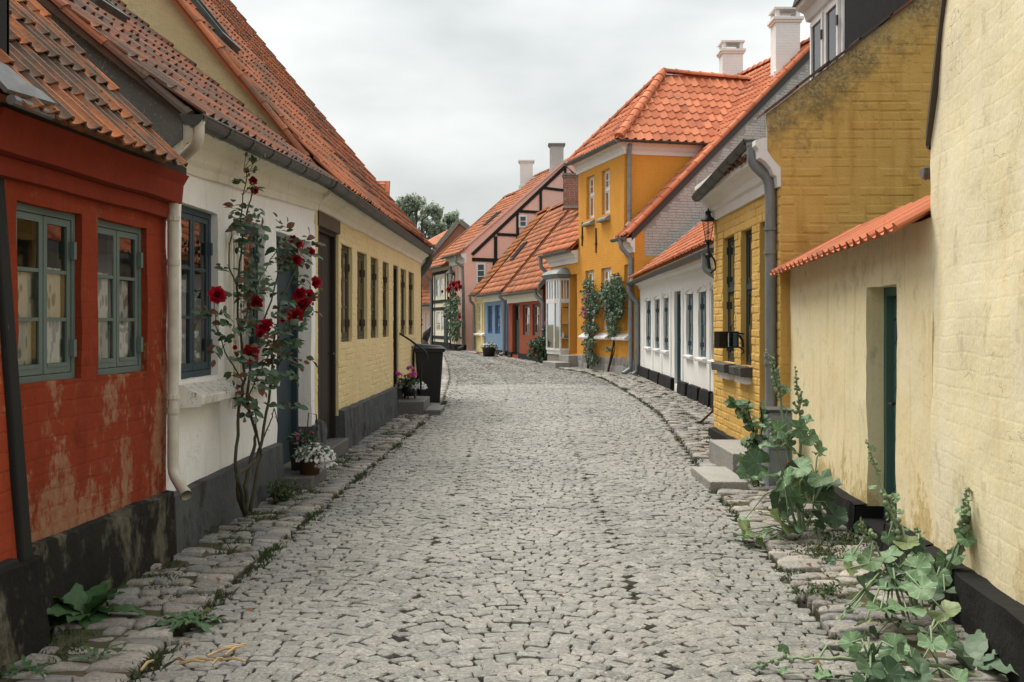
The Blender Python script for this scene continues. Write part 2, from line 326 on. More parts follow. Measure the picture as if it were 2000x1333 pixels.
# ------------------------------------------------------------------ helpers: objects
def setp(o, label=None, cat=None, group=None, kind=None):
    if label: o['label'] = label
    if cat: o['category'] = cat
    if group: o['group'] = group
    if kind: o['kind'] = kind
    return o
def adopt(o, parent):
    if parent is not None:
        o.parent = parent
        if parent.parent is None and parent.type == 'EMPTY': o.matrix_parent_inverse = Matrix.Translation(-Vector(parent.location))
    return o
def thing(name, label, cat, loc, group=None):
    o = bpy.data.objects.new(name, None); C.objects.link(o); o.location = loc; o.empty_display_size = .2
    return setp(o, label, cat, group)
class MB:
    def __init__(s): s.v, s.f, s.uv = [], [], None
    def add(s, vs, fs, uvs=None):
        k = len(s.v); s.v += [tuple(v) for v in vs]; s.f += [tuple(i + k for i in f) for f in fs]
    def poly(s, *pts): k = len(s.v); s.v += [tuple(p) for p in pts]; s.f.append(tuple(range(k, k + len(pts))))
    def hexa(s, p):      # 8 points: bottom 4 ccw, top 4 ccw
        s.add(p, [(3, 2, 1, 0), (4, 5, 6, 7), (0, 1, 5, 4), (1, 2, 6, 5), (2, 3, 7, 6), (3, 0, 4, 7)])
    def box(s, x0, x1, y0, y1, z0, z1): s.hexa([(x0, y0, z0), (x1, y0, z0), (x1, y1, z0), (x0, y1, z0), (x0, y0, z1), (x1, y0, z1), (x1, y1, z1), (x0, y1, z1)])
    def tube(s, path, r, n=8, cap=True):
        path = [Vector(p) for p in path]; rs = r if isinstance(r, (list, tuple)) else [r] * len(path)
        k0 = len(s.v); up = None
        for i, p in enumerate(path):
            t = (path[min(i + 1, len(path) - 1)] - path[max(i - 1, 0)])
            if t.length < 1e-6: t = Vector((0, 0, 1))
            t.normalize()
            if up is None: up = t.orthogonal().normalized()
            up = (up - t * up.dot(t))
            if up.length < 1e-4: up = t.orthogonal()
            up.normalize(); bt = t.cross(up)
            for j in range(n):
                a = 2 * math.pi * j / n; s.v.append(tuple(p + (up * math.cos(a) + bt * math.sin(a)) * rs[i]))
        for i in range(len(path) - 1):
            for j in range(n):
                a, b_ = k0 + i * n + j, k0 + i * n + (j + 1) % n; s.f.append((a, b_, b_ + n, a + n))
        if cap: s.f.append(tuple(k0 + j for j in range(n))[::-1]); s.f.append(tuple(k0 + (len(path) - 1) * n + j for j in range(n)))
    def lathe(s, c, prof, n=16):
        k0 = len(s.v)
        for r, z in prof:
            for j in range(n): a = 2 * math.pi * j / n; s.v.append((c[0] + r * math.cos(a), c[1] + r * math.sin(a), c[2] + z))
        for i in range(len(prof) - 1):
            for j in range(n):
                a, b_ = k0 + i * n + j, k0 + i * n + (j + 1) % n; s.f.append((a, b_, b_ + n, a + n))
    def sphere(s, c, r, sq=1., n=8):
        s.lathe((c[0], c[1], c[2]), [(r * math.sin(math.pi * i / 6) + 1e-4, -r * sq * math.cos(math.pi * i / 6)) for i in range(7)], n)
    def mesh(s, name, mat, smooth=False):
        me = bpy.data.meshes.new(name); me.from_pydata(s.v, [], s.f); me.materials.append(M[mat] if isinstance(mat, str) else mat)
        if s.uv:
            ul = me.uv_layers.new(name='UVMap'); li = np.empty(len(me.loops), np.int32); me.loops.foreach_get('vertex_index', li)
            ul.data.foreach_set('uv', np.array(s.uv, np.float32)[li].ravel())
        if smooth: me.polygons.foreach_set('use_smooth', [True] * len(me.polygons))
        return me
    def build(s, name, mat, parent=None, smooth=False, bevel=0, label=None, kind=None):
        o = bpy.data.objects.new(name, s.mesh(name, mat, smooth)); C.objects.link(o); adopt(o, parent); setp(o, label, kind=kind)
        if bevel:
            m = o.modifiers.new('edge', 'BEVEL'); m.width = bevel; m.segments = 2; m.limit_method = 'ANGLE'
        return o
# merged copies of a template mesh
def tmpl(me):
    n = len(me.vertices); v = np.empty(n * 3, np.float32); me.vertices.foreach_get('co', v)
    fs = [tuple(p.vertices) for p in me.polygons]; uv = None
    if me.uv_layers:
        uv = np.zeros((n, 2), np.float32)
        for l in me.loops: uv[l.vertex_index] = me.uv_layers[0].data[l.index].uv
    return v.reshape(-1, 3), fs, uv, me.polygons[0].use_smooth
def merged(name, pairs, mat, parent=None, kind='stuff', smooth=None):
    """pairs: list of (mesh, matrix); one joined mesh object"""
    by = {}
    for me, m in pairs: by.setdefault(me.name, (me, []))[1].append(m)
    V, L, S, UV = [], [], [], []; off = 0; sm = False; hasuv = False
    for me, ms in by.values():
        v, fs, uv, sm0 = tmpl(me); sm = sm or sm0
        A = np.array([[list(r) for r in m] for m in ms], np.float32)
        W = np.einsum('kij,nj->kni', A[:, :3, :3], v) + A[:, None, :3, 3]
        k, n = len(ms), len(v); V.append(W.reshape(-1, 3))
        fl = np.concatenate([np.array(f, np.int64) for f in fs]); sz = np.array([len(f) for f in fs], np.int64)
        L.append((fl[None] + (np.arange(k) * n)[:, None]).ravel() + off); S.append(np.tile(sz, k)); off += k * n
        UV.append(np.tile(uv if uv is not None else np.zeros((n, 2), np.float32), (k, 1))); hasuv = hasuv or uv is not None
    V = np.concatenate(V); L = np.concatenate(L); S = np.concatenate(S)
    me = bpy.data.meshes.new(name); me.vertices.add(len(V)); me.vertices.foreach_set('co', V.ravel())
    me.loops.add(len(L)); me.loops.foreach_set('vertex_index', L.astype(np.int32)); me.polygons.add(len(S))
    st = np.concatenate([[0], np.cumsum(S)[:-1]]); me.polygons.foreach_set('loop_start', st.astype(np.int32))
    if hasuv: me.uv_layers.new(name='UVMap').data.foreach_set('uv', np.concatenate(UV)[L].astype(np.float32).ravel())
    me.polygons.foreach_set('use_smooth', [bool(sm if smooth is None else smooth)] * len(S))
    me.update(calc_edges=True); me.validate(); me.materials.append(M[mat])
    o = bpy.data.objects.new(name, me); C.objects.link(o); adopt(o, parent)
    return setp(o, kind=kind)
def inview(p):
    if p.y < .3: return 0
    x = CX + F * p.x / p.y; y = HY - F * (p.z - H) / p.y
    return (1 / p.y) if -30 < x < 2030 and -30 < y < 1363 else 0
def scatter(name, massname, pairs, parent, limit=300, stuff=True):
    """the LIMIT largest in view as objects of their own that share mesh data, the rest as one stuff part"""
    if not pairs: return
    key = sorted(range(len(pairs)), key=lambda i: -inview(pairs[i][1].translation))
    if len(pairs) <= limit: own = set(key)
    else: own = set(i for i in key[:limit] if inview(pairs[i][1].translation) > 0)
    rest = []
    for i, (me, m) in enumerate(pairs):
        if i in own:
            o = bpy.data.objects.new(name, me); C.objects.link(o); adopt(o, parent); o.matrix_basis = m
        else: rest.append((me, m))
    if rest: merged(massname, rest, rest[0][0].materials[0].name, parent)
def frame(o, ex, ey, ez):
    m = Matrix.Identity(4)
    for i in range(3): m[i][0], m[i][1], m[i][2], m[i][3] = ex[i], ey[i], ez[i], o[i]
    return m
V2 = lambda x, y: Vector((x, y))
def PG(x, y, z=0.): t = (H - z) * F / (y - HY); return Vector(((x - CX) * t / F, t, z))
def PX(x, y, X): t = F * X / (x - CX); return Vector((X, t, H + (HY - y) * t / F))
def PY(x, y, Y): return Vector(((x - CX) * Y / F, Y, H + (HY - y) * Y / F))

class Fac:                       # a facade plane: u along A -> B, d outward, z up
    def __init__(s, A, B, side, lean=0.):
        s.A, s.B = V2(*A), V2(*B); s.U = (s.B - s.A).normalized(); s.L = (s.B - s.A).length
        s.n = V2(s.U.y, -s.U.x) * side; s.side = side; s.lean = lean
        s.U3 = Vector((*s.U, 0)); s.n3 = Vector((*s.n, 0))
    def P(s, u, z, d=0.):
        q = s.A + s.U * u + s.n * (d - s.lean * z); return Vector((q.x, q.y, z))
    def px(s, x, y, d=0.):
        dr = V2((x - CX) / F, 1); t = (d + s.n.dot(s.A)) / s.n.dot(dr); q = dr * t
        return (q - s.A).dot(s.U), H + (HY - y) * t / F
    def ux(s, x, d=0.): return s.px(x, HY, d)[0]
    def rect(s, xa, ya, xb, yb):
        u0, z1 = s.px(xa, ya); u1, z0 = s.px(xb, yb); return min(u0, u1), max(u0, u1), min(z0, z1), max(z0, z1)
    def box(s, mb, u0, u1, z0, z1, d0, d1, dz=0.):
        mb.hexa([s.P(u0, z0, d0), s.P(u1, z0 + dz, d0), s.P(u1, z0 + dz, d1), s.P(u0, z0, d1), s.P(u0, z1, d0), s.P(u1, z1 + dz, d0), s.P(u1, z1 + dz, d1), s.P(u0, z1, d1)])
    def strip(s, mb, prof, u0, u1, dz=0., seg=1):   # extrude a (d, z) profile along u
        k0 = len(mb.v); n = len(prof)
        for i in range(seg + 1):
            t = i / seg
            for d, z in prof: mb.v.append(tuple(s.P(u0 + (u1 - u0) * t, z + dz * t, d)))
        for i in range(seg):
            for j in range(n):
                a, b_ = k0 + i * n + j, k0 + i * n + (j + 1) % n; mb.f.append((a, b_, b_ + n, a + n))
        mb.f.append(tuple(k0 + j for j in range(n))); mb.f.append(tuple(k0 + seg * n + j for j in range(n))[::-1])

def lines(a, b, br, step):
    xs = sorted(set([a, b] + [x for x in br if a < x < b])); o = []
    for p, q in zip(xs, xs[1:]):
        k = max(1, int(math.ceil((q - p) / step)))
        o += [p + (q - p) * i / k for i in range(k)]
    return o + [xs[-1]]
def wall(house, f, u0, u1, z0, z1, opens, mat, name='wall', reveal=.14, step=.22, rough=.007, top=None, seed=0., thick=.3, lab=None):
    """wall face with openings cut out, reveals and caps; top(u) lets the top edge slope"""
    us = lines(u0, u1, [x for o in opens for x in o[:2]], step); zs = lines(z0, z1, [x for o in opens for x in o[2:4]], step)
    mb = MB(); mb.uv = []; idx = {}
    def nz(u, z, k): return noise.noise(Vector((u * 2.3 + seed, z * 2.3, k * 7.1 + seed))) + .5 * noise.noise(Vector((u * 8 + seed, z * 8, k * 3.3)))
    def vert(i, j, back=0.):
        key = (i, j, back)
        if key not in idx:
            u, z = us[i], zs[j]
            if top and j == len(zs) - 1: z = top(u)
            elif top: z = min(z, top(u) - .001 * (len(zs) - j))
            idx[key] = len(mb.v)
            if back: q = f.P(u + rough * nz(u, z, 1), z + rough * nz(u, z, 2), -back)
            else: q = f.P(u + rough * nz(u, z, 1) * .8, z + rough * nz(u, z, 2) * .8, rough * nz(u, z, 3))
            mb.v.append(tuple(q)); mb.uv.append((u, z))
        return idx[key]
    def isopen(i, j):
        if i < 0 or j < 0 or i >= len(us) - 1 or j >= len(zs) - 1: return None
        uc, zc = (us[i] + us[i + 1]) / 2, (zs[j] + zs[j + 1]) / 2
        return any(o[0] < uc < o[1] and o[2] < zc < o[3] for o in opens)
    fl = f.side < 0
    def face(*q): mb.f.append(q[::-1] if fl else q)
    for i in range(len(us) - 1):
        for j in range(len(zs) - 1):
            if not isopen(i, j):
                face(vert(i, j), vert(i + 1, j), vert(i + 1, j + 1), vert(i, j + 1))
                for di, dj, a, b_ in ((-1, 0, (i, j + 1), (i, j)), (1, 0, (i + 1, j), (i + 1, j + 1)), (0, -1, (i, j), (i + 1, j)), (0, 1, (i + 1, j + 1), (i, j + 1))):
                    op = isopen(i + di, j + dj)
                    if op or op is None:
                        t = reveal if op else thick
                        face(vert(*a), vert(*a, t), vert(*b_, t), vert(*b_))
    wo_ = mb.build(name, mat, house, True, label=lab); wo_.data.set_sharp_from_angle(angle=math.radians(38)); return wo_
def slab(house, name, mat, pts, vec, lab=None, uvf=None, parent=None):
    """polygon extruded by a vector"""
    mb = MB(); n = len(pts); pts = [Vector(p) for p in pts]; vec = Vector(vec)
    mb.v = [tuple(p) for p in pts] + [tuple(p + vec) for p in pts]; mb.f = [tuple(range(n)), tuple(range(2 * n - 1, n - 1, -1))]
    for i in range(n): j = (i + 1) % n; mb.f.append((j, i, i + n, j + n))
    if uvf: mb.uv = [uvf(Vector(v)) for v in mb.v]
    return mb.build(name, mat, parent or house, label=lab)

# brick template: x length 1, y outward, z height 1
def brick_mesh(mat, j=0):
    mb = MB(); r = random.Random(j); e = .03 + .02 * r.random()
    w = lambda: r.uniform(-.02, .02)
    a = [(0, -.02, 0), (1, -.02, 0), (1, -.02, 1), (0, -.02, 1)]
    t = [(.05 + w(), .0045, e * 4 + w()), (.95 + w(), .005 + w() * .1, e * 4 + w()), (.95 + w(), .0045, 1 - e * 4 + w()), (.05 + w(), .005 + w() * .1, 1 - e * 4 + w())]
    m = [(0, .001, 0), (1, .001, 0), (1, .001, 1), (0, .001, 1)]
    mb.add(a + m + t, [(0, 1, 5, 4), (1, 2, 6, 5), (2, 3, 7, 6), (3, 0, 4, 7), (4, 5, 9, 8), (5, 6, 10, 9), (6, 7, 11, 10), (7, 4, 8, 11), (8, 9, 10, 11)])
    return mb.mesh('brick', mat)
def bricks(parent, f, u0, u1, z0, z1, opens, mat, L=.25, h=.083, gap=.011, limit=300, inside=None, d=0., keep=1., name='brick', seed=1):
    r = random.Random(seed); ms = [brick_mesh(mat, k) for k in range(4)]; pairs = []
    z = z0; row = 0
    while z + h * .6 < z1:
        u = u0 - (L / 2 if row % 2 else 0) - (L / 4 if row % 4 == 1 else 0)
        while u < u1:
            ln = L if r.random() < .7 else L / 2
            a, b_ = max(u + gap / 2, u0), min(u + ln - gap / 2, u1); u += ln
            segs = [(a, b_)]
            for o in opens:
                if o[2] < z + h * .5 < o[3]:
                    ns = []
                    for p, q in segs:
                        if q <= o[0] or p >= o[1]: ns.append((p, q)); continue
                        if p < o[0]: ns.append((p, o[0]))
                        if q > o[1]: ns.append((o[1], q))
                    segs = ns
            for p, q in segs:
                if q - p < .04 or r.random() > keep: continue
                if inside and not inside((p + q) / 2, z + h / 2, (q - p) / 2, h / 2): continue
                o_ = f.P(p, z + gap / 2 + r.uniform(-.003, .003), d + r.uniform(-.0045, .0025))
                a_ = r.uniform(-.012, .012)
                pairs.append((r.choice(ms), frame(o_, (f.U3 + Vector((0, 0, a_))) * (q - p), f.n3, Vector((0, 0, h - gap)) - f.U3 * a_ * .1)))
        z += h; row += 1
    scatter(name, 'brickwork', pairs, parent, limit)

# ------------------------------------------------------------------ windows, doors
def wavy(f, u0, u1, z0, z1, d, k=9, amp=.018, seed=0):
    mb = MB(); n = max(6, int((u1 - u0) * 40))
    for i in range(n + 1):
        u = u0 + (u1 - u0) * i / n; dd = d + amp * math.sin(i * 1.9 + seed) + amp * .5 * math.sin(i * .7 + seed)
        mb.v += [tuple(f.P(u, z0, dd)), tuple(f.P(u, z1, dd))]
    for i in range(n): mb.f.append((2 * i, 2 * i + 2, 2 * i + 3, 2 * i + 1))
    return mb
def bars(mb, f, u0, u1, z0, z1, w_, d0, d1):
    f.box(mb, u0, u0 + w_, z0, z1, d0, d1); f.box(mb, u1 - w_, u1, z0, z1, d0, d1)
    f.box(mb, u0 + w_, u1 - w_, z0, z0 + w_, d0, d1); f.box(mb, u0 + w_, u1 - w_, z1 - w_, z1, d0, d1)
def window(house, f, rc, inset, mat, cas=2, rows=3, cols=1, fw=.05, cw=.042, gw=.02, hinges=None, curtain=None, cmat='curtain', sill=None, glass='glass', transom=None, seed=0, lab=None, sillmat='white_sill', room=True):
    u0, u1, z0, z1 = rc
    fr = MB(); d1 = -inset; d0 = d1 - .05; bars(fr, f, u0, u1, z0, z1, fw, d0 - .03, d1)
    zz = [(z0 + fw, z1 - fw, rows)]
    if transom:
        zt = z0 + (z1 - z0) * transom[0]; f.box(fr, u0 + fw, u1 - fw, zt - .03, zt + .03, d0, d1 + .012)
        zz = [(z0 + fw, zt - .03, rows), (zt + .03, z1 - fw, transom[1])]
    wo = fr.build('window', mat, house, label=lab)
    for (za, zb, rws) in zz:
        cu = (u1 - u0 - 2 * fw) / cas
        for c in range(cas):
            a, b_ = u0 + fw + c * cu + .004, u0 + fw + (c + 1) * cu - .004
            cm = MB(); bars(cm, f, a, b_, za + .004, zb - .004, cw, d0 + .008, d1 - .006)
            f.box(cm, a + cw, b_ - cw, za + cw, za + cw + .02, d0 + .012, d1 - .003)
            gu, gz = (b_ - a - 2 * cw) / cols, (zb - za - 2 * cw) / rws
            for i in range(1, rws): f.box(cm, a + cw, b_ - cw, za + cw + gz * i - gw / 2, za + cw + gz * i + gw / 2, d0 + .014, d1 - .008)
            for i in range(1, cols): f.box(cm, a + cw + gu * i - gw / 2, a + cw + gu * i + gw / 2, za + cw, zb - cw, d0 + .0145, d1 - .0085)
            cm.build('casement', mat, wo)
            for i in range(rws):
                for j in range(cols):
                    g = MB(); ua, ub = a + cw + gu * j, a + cw + gu * (j + 1); va, vb = za + cw + gz * i, za + cw + gz * (i + 1)
                    t1, t2 = R.uniform(-.004, .004), R.uniform(-.004, .004)
                    g.add([f.P(ua, va, d0 + .036), f.P(ub, va, d0 + .036 + t1), f.P(ub, vb, d0 + .036 + t1 + t2), f.P(ua, vb, d0 + .036 + t2)], [(0, 1, 2, 3)]); g.build('pane', glass, wo)
            if hinges:
                side_u = a - .012 if c == 0 else b_ - .014
                if hinges == 'far' and c == 0 or hinges == 'near' and c != 0: continue
                for q in (.16, .8):
                    hm = MB(); zc = za + (zb - za) * q; f.box(hm, side_u, side_u + .03, zc - .045, zc + .045, d1 - .004, d1 + .022); hm.build('hinge', mat, wo)
    if room:
        rm = MB(); D = d0 - .55; e = .0
        rm.add([f.P(u0 + e, z0 + e, d0 - .032), f.P(u1 - e, z0 + e, d0 - .032), f.P(u1 - e, z1 - e, d0 - .032), f.P(u0 + e, z1 - e, d0 - .032), f.P(u0, z0, D), f.P(u1, z0, D), f.P(u1, z1, D), f.P(u0, z1, D)],
               [(0, 1, 5, 4), (1, 2, 6, 5), (2, 3, 7, 6), (3, 0, 4, 7), (4, 5, 6, 7)])
        rm.build('interior', 'interior_dark', wo)
    for k, (ca, cb, za, zb) in enumerate(curtain or []):
        w_ = u1 - u0; h_ = z1 - z0
        wavy(f, u0 + w_ * ca + .01, u0 + w_ * cb - .01, z0 + h_ * za + .03, z0 + h_ * zb - .03, d0 + .012 - .012 * k, amp=.009, seed=seed + k).build('curtain', cmat, wo, True)
    if sill:
        sm = MB(); o, t, drop, ex = sill
        f.strip(sm, [(-inset + .0, z0 - .004), (o, z0 - drop), (o - .006, z0 - drop - t), (.002, z0 - drop - t - .01), (-inset, z0 - t - .01)], u0 - ex, u1 + ex)
        sm.build('sill', sillmat, wo, bevel=.006)
    return wo
def door(house, f, rc, inset, mat, planks=4, panel=False, frame_m=None, lab=None, glaz=None, diag=False):
    u0, u1, z0, z1 = rc; mb = MB(); fw = .06
    d1 = -inset
    f.box(mb, u0, u0 + fw, z0, z1, d1 - .1, d1 + .02); f.box(mb, u1 - fw, u1, z0, z1, d1 - .1, d1 + .02); f.box(mb, u0 + fw, u1 - fw, z1 - fw, z1, d1 - .1, d1 + .02)
    f.box(mb, u0 + fw, u1 - fw, z0, z1 - fw, d1 - .09, d1 - .05)
    do = mb.build('door', mat, house, bevel=.004, lab=lab) if False else mb.build('door', mat, house, label=lab)
    a, b_ = u0 + fw + .004, u1 - fw - .004
    if panel:
        for (p, q) in ((.05, .3), (.34, .6), (.64, .95)):
            for k in range(2):
                pm = MB(); ua = a + (b_ - a) * (.08 + .48 * k); f.box(pm, ua, ua + (b_ - a) * .36, z0 + (z1 - z0) * p, z0 + (z1 - z0) * q, d1 - .051, d1 - .035); pm.build('panel', mat, do, bevel=.008)
    elif diag:
        n = 13; hh = (z1 - fw - z0); wd = b_ - a; sl = wd * .9; st = (hh + sl) / n
        for i in range(n):
            za, zb = z0 + st * i - sl, z0 + st * (i + 1) - sl - .012
            pts = [(a, za + sl), (b_, za), (b_, zb), (a, zb + sl)]
            cl = [(u, min(max(z, z0), z1 - fw)) for u, z in pts]
            if max(c[1] for c in cl) - min(c[1] for c in cl) < .02: continue
            pm = MB(); q = [f.P(u, z, d1 - .05) for u, z in cl] + [f.P(u, z, d1 - .028) for u, z in cl]; pm.hexa(q); pm.build('plank', mat, do)
    else:
        for k in range(planks):
            pm = MB(); wd = (b_ - a) / planks; f.box(pm, a + wd * k + .004, a + wd * (k + 1) - .004, z0 + .005, z1 - fw - .004, d1 - .05, d1 - .03 + R.uniform(-.003, .003)); pm.build('plank', mat, do)
    hm = MB(); hu = u1 - fw - .1; hm.tube([f.P(hu, z0 + .95, d1 - .03), f.P(hu, z0 + .95, d1 + .03), f.P(hu - .1, z0 + .95, d1 + .035)], .011, 6); hm.build('handle', 'iron', do)
    if glaz:
        pm = MB(); f.box(pm, a + .03, b_ - .03, z0 + (z1 - z0) * glaz, z1 - fw - .04, d1 - .029, d1 - .02); pm.build('pane', 'glass_far', do)
    return do

# ------------------------------------------------------------------ roofs
TILES = {}
def tile_mesh(w_, g, mat, ns=9):
    key = (w_, g, mat)
    if key in TILES: return TILES[key]
    mb = MB(); W, Lg = w_ * 1.08, g * 1.22; th = .013; k = w_ / .2
    pr = []
    for i in range(ns):
        t = i / (ns - 1)
        z = -.020 * math.sin(math.pi * t / .62) if t < .62 else .034 * math.sin(math.pi * (t - .62) / .40)
        pr.append((t * W - w_ * .04, z * k + .012))
    lo = [(x, 0, z + .030) for x, z in pr]; hi = [(x, Lg, z) for x, z in pr]; lb = [(x, .0, z + .030 - th) for x, z in pr]; hb = [(x, Lg, z - th) for x, z in pr]
    mb.v = lo + hi + lb + hb; n = ns
    for i in range(n - 1):
        mb.f += [(i, i + 1, n + i + 1, n + i), (2 * n + i, 2 * n + i + 1, i + 1, i), (3 * n + i, 3 * n + i + 1, 2 * n + i + 1, 2 * n + i)]
    mb.f += [(0, n, 3 * n, 2 * n), (n - 1, 2 * n - 1 + 0, 4 * n - 1, 3 * n - 1)]
    me = mb.mesh('tile', mat)
    me.polygons.foreach_set('use_smooth', [True] * len(me.polygons)); me.set_sharp_from_angle(angle=math.radians(40))
    TILES[key] = me; return me
def inpoly(poly, u, s):
    c = False; j = len(poly) - 1
    for i in range(len(poly)):
        (a, b_), (p, q) = poly[i], poly[j]
        if (b_ > s) != (q > s) and u < (p - a) * (s - b_) / (q - b_) + a: c = not c
        j = i
    return c
def roof(house, O, E, Le, S, Ls, tm, w_=.2, g=.3, limit=300, s0=.07, poly=None, slabmat=None, jit=1., sag=0., lab=None, seed=3, name='roof', flare=0.):
    r = random.Random(seed); O, E, S = Vector(O), Vector(E).normalized(), Vector(S).normalized(); N = E.cross(S)
    if N.z < 0: N = -N
    S = (S - E * S.dot(E)).normalized()
    pg = poly or [(0, 0), (Le, 0), (Le, Ls), (0, Ls)]
    def lift(s_): return flare * math.exp(-s_ / .55)
    if flare and not poly:
        mb = MB(); ss = [.07, .25, .5, .9, 1.5, Ls]
        for s_ in ss:
            for e_ in (0, Le):
                for dn in (-.015, -.06): mb.v.append(tuple(O + E * e_ + S * s_ + N * (dn + lift(s_))))
        for i in range(len(ss) - 1):
            a = 4 * i; mb.f += [(a, a + 2, a + 6, a + 4), (a + 1, a + 5, a + 7, a + 3), (a, a + 4, a + 5, a + 1), (a + 2, a + 3, a + 7, a + 6)]
        mb.f.append((0, 1, 3, 2)); ro = mb.build(name, slabmat or tm, house, label=lab)
    else: ro = slab(house, name, slabmat or tm, [O + E * a + S * (max(b_, s0) if not poly else b_) - N * .015 for a, b_ in pg], -N * .045, lab)
    me = tile_mesh(w_, g, tm); pairs = []
    flip = E.cross(S).dot(N) < 0
    us = [p[0] for p in pg]; ss = [p[1] for p in pg]
    ncol = int(round((max(us) - min(us)) / w_)); nrow = int((max(ss) - min(ss)) / g)
    for j in range(nrow):
        ro_ = r.uniform(-.012, .012)
        for i in range(ncol):
            u, s_ = min(us) + i * w_, min(ss) + j * g + ro_
            if poly and not inpoly(pg, u + w_ * .5, s_ + g * .4): continue
            o = O + E * (u + r.uniform(-.004, .004) * jit) + S * (s_ - .04 + r.uniform(-.008, .008) * jit) + N * (r.uniform(0, .006) * jit + sag * math.sin(u * 1.3 + s_) + lift(s_))
            a = r.uniform(-.012, .012) * jit
            ex = (E + S * a); ey = (S - E * a)
            if flare: ey = (S + N * (lift(s_ + g) - lift(s_)) / g).normalized() - E * a
            nn = N + S * r.uniform(-.02, .02) * jit
            if flip: o = o + E * w_; ex = -ex
            pairs.append((me, frame(o, ex, ey, nn)))
    scatter('tile', 'tile_field', pairs, ro, limit)
    return ro
RID = {}
def ridge(house, P, Q, mat, r_=.11, ln=.34, parent=None, name='ridge_tile', limit=300):
    P, Q = Vector(P), Vector(Q); ax = (Q - P); n = max(1, int(ax.length / ln)); st = ax.length / n; ax.normalize()
    sd_ = ax.cross(Vector((0, 0, 1))).normalized(); up = sd_.cross(ax)
    if mat not in RID:
        mb = MB()
        for y, rr in ((0, 1.0), (.13, 1.0), (.131, .9), (1.06, .86)):
            for k in range(8): a = math.pi * (k / 7); mb.v.append((math.cos(a) * rr, y, math.sin(a) * rr - .35))
        for i in range(3):
            for k in range(7): a = i * 8 + k; mb.f.append((a, a + 1, a + 9, a + 8))
        mb.f.append(tuple(range(8))); RID[mat] = mb.mesh('ridge_tile', mat)
    prs = [(RID[mat], frame(P + ax * st * i + up * R.uniform(-.006, .006), sd_ * r_, ax * st, up * r_)) for i in range(n)]
    scatter(name, 'ridge_tile_run', prs, parent or house, limit)
def gutter(house, P, Q, r_, mat='zinc_dark', bands=.75, cap=True):
    P, Q = Vector(P), Vector(Q); ax = Q - P; L = ax.length; ax.normalize(); sd_ = ax.cross(Vector((0, 0, 1))).normalized(); up = sd_.cross(ax); mb = MB()
    def ring(t, rr): return [P + ax * t + sd_ * math.cos(a) * rr + up * math.sin(a) * rr for a in [math.pi + math.pi * k / 10 for k in range(11)]]
    def seg(t0, t1, rr):
        k0 = len(mb.v); mb.v += [tuple(q) for q in ring(t0, rr) + ring(t1, rr)]
        for k in range(10): mb.f.append((k0 + k, k0 + k + 1, k0 + k + 12, k0 + k + 11))
    seg(0, L, r_); seg(0, L, r_ * .93)
    for sgn in (-1, 1): mb.tube([P + sd_ * sgn * r_, Q + sd_ * sgn * r_], r_ * .12, 6)
    n = int(L / bands)
    for i in range(n + 1):
        t = min(L - .02, .02 + i * bands); seg(t, t + .035, r_ * 1.11)
    if cap:
        for t in (0, L): mb.poly(*ring(t, r_))
    return mb.build('gutter', mat, house)
def downpipe(house, path, r_, mat='pipe_grey', collars=(.4,)):
    mb = MB(); pts = [Vector(p) for p in path]; pp = [pts[0]]
    for i in range(1, len(pts) - 1):
        a, b_, c = pts[i - 1], pts[i], pts[i + 1]; e = min(.05, (b_ - a).length * .4, (c - b_).length * .4)
        pp += [b_ + (a - b_).normalized() * e, b_ + ((a - b_).normalized() + (c - b_).normalized()) * e * .25, b_ + (c - b_).normalized() * e]
    pp.append(pts[-1]); mb.tube(pp, r_, 12, False)
    L = [(a, b_) for a, b_ in zip(pts, pts[1:])]; a, b_ = max(L, key=lambda q: (q[0] - q[1]).length)
    for c in collars: q = a.lerp(b_, c); t = (b_ - a).normalized(); mb.tube([q, q + t * .035], r_ * 1.16, 12); 
    for p0, p1 in ((pts[0], pts[1]), (pts[-1], pts[-2])): t = (p1 - p0).normalized(); mb.tube([p0, p0 + t * .03], r_ * 1.1, 12, False)
    mb.lathe((0, 0, 0), [], 4)
    o = mb.build('downpipe', mat, house, True); o.data.set_sharp_from_angle(angle=math.radians(50))
    for c in (.15, .75): bk = MB(); q = a.lerp(b_, c); bk.tube([q, q + Vector((0, 0, .03))], r_ * 1.2, 10); bk.build('bracket', mat, house)
    return o
def box_chimney(house, c, w_, d_, z0, z1, mat, capm, cap='hood', br=False):
    x, y = c; mb = MB(); mb.box(x - w_ / 2, x + w_ / 2, y - d_ / 2, y + d_ / 2, z0, z1)
    mb.box(x - w_ * .6, x + w_ * .6, y - d_ * .6, y + d_ * .6, z0 - .1, z0 + (z1 - z0) * .18 if cap != 'brick' else z0)
    mb.uv = [((v[0] + v[1]), v[2]) for v in mb.v]; ch = mb.build('chimney', mat, house)
    cm = MB()
    cm.box(x - w_ * .57, x + w_ * .57, y - d_ * .57, y + d_ * .57, z1, z1 + .07); cm.box(x - w_ * .63, x + w_ * .63, y - d_ * .63, y + d_ * .63, z1 + .07, z1 + .15)
    if cap == 'hood':
        t = w_ * .16
        for sx in (-1, 1):
            for sy in (-1, 1): cm.box(x + sx * w_ * .5 - t * (sx > 0), x + sx * w_ * .5 + t * (sx < 0), y + sy * d_ * .5 - t * (sy > 0), y + sy * d_ * .5 + t * (sy < 0), z1 + .15, z1 + .38)
        cm.box(x - w_ * .58, x + w_ * .58, y - d_ * .58, y + d_ * .58, z1 + .38, z1 + .44)
        hm = MB(); hm.box(x - w_ * .3, x + w_ * .3, y - d_ * .3, y + d_ * .3, z1 + .15, z1 + .2); hm.build('flue', 'tar_black', ch)
    cm.uv = [((v[0] + v[1]), v[2]) for v in cm.v]
    cm.build('chimney_cap', capm, ch); return ch
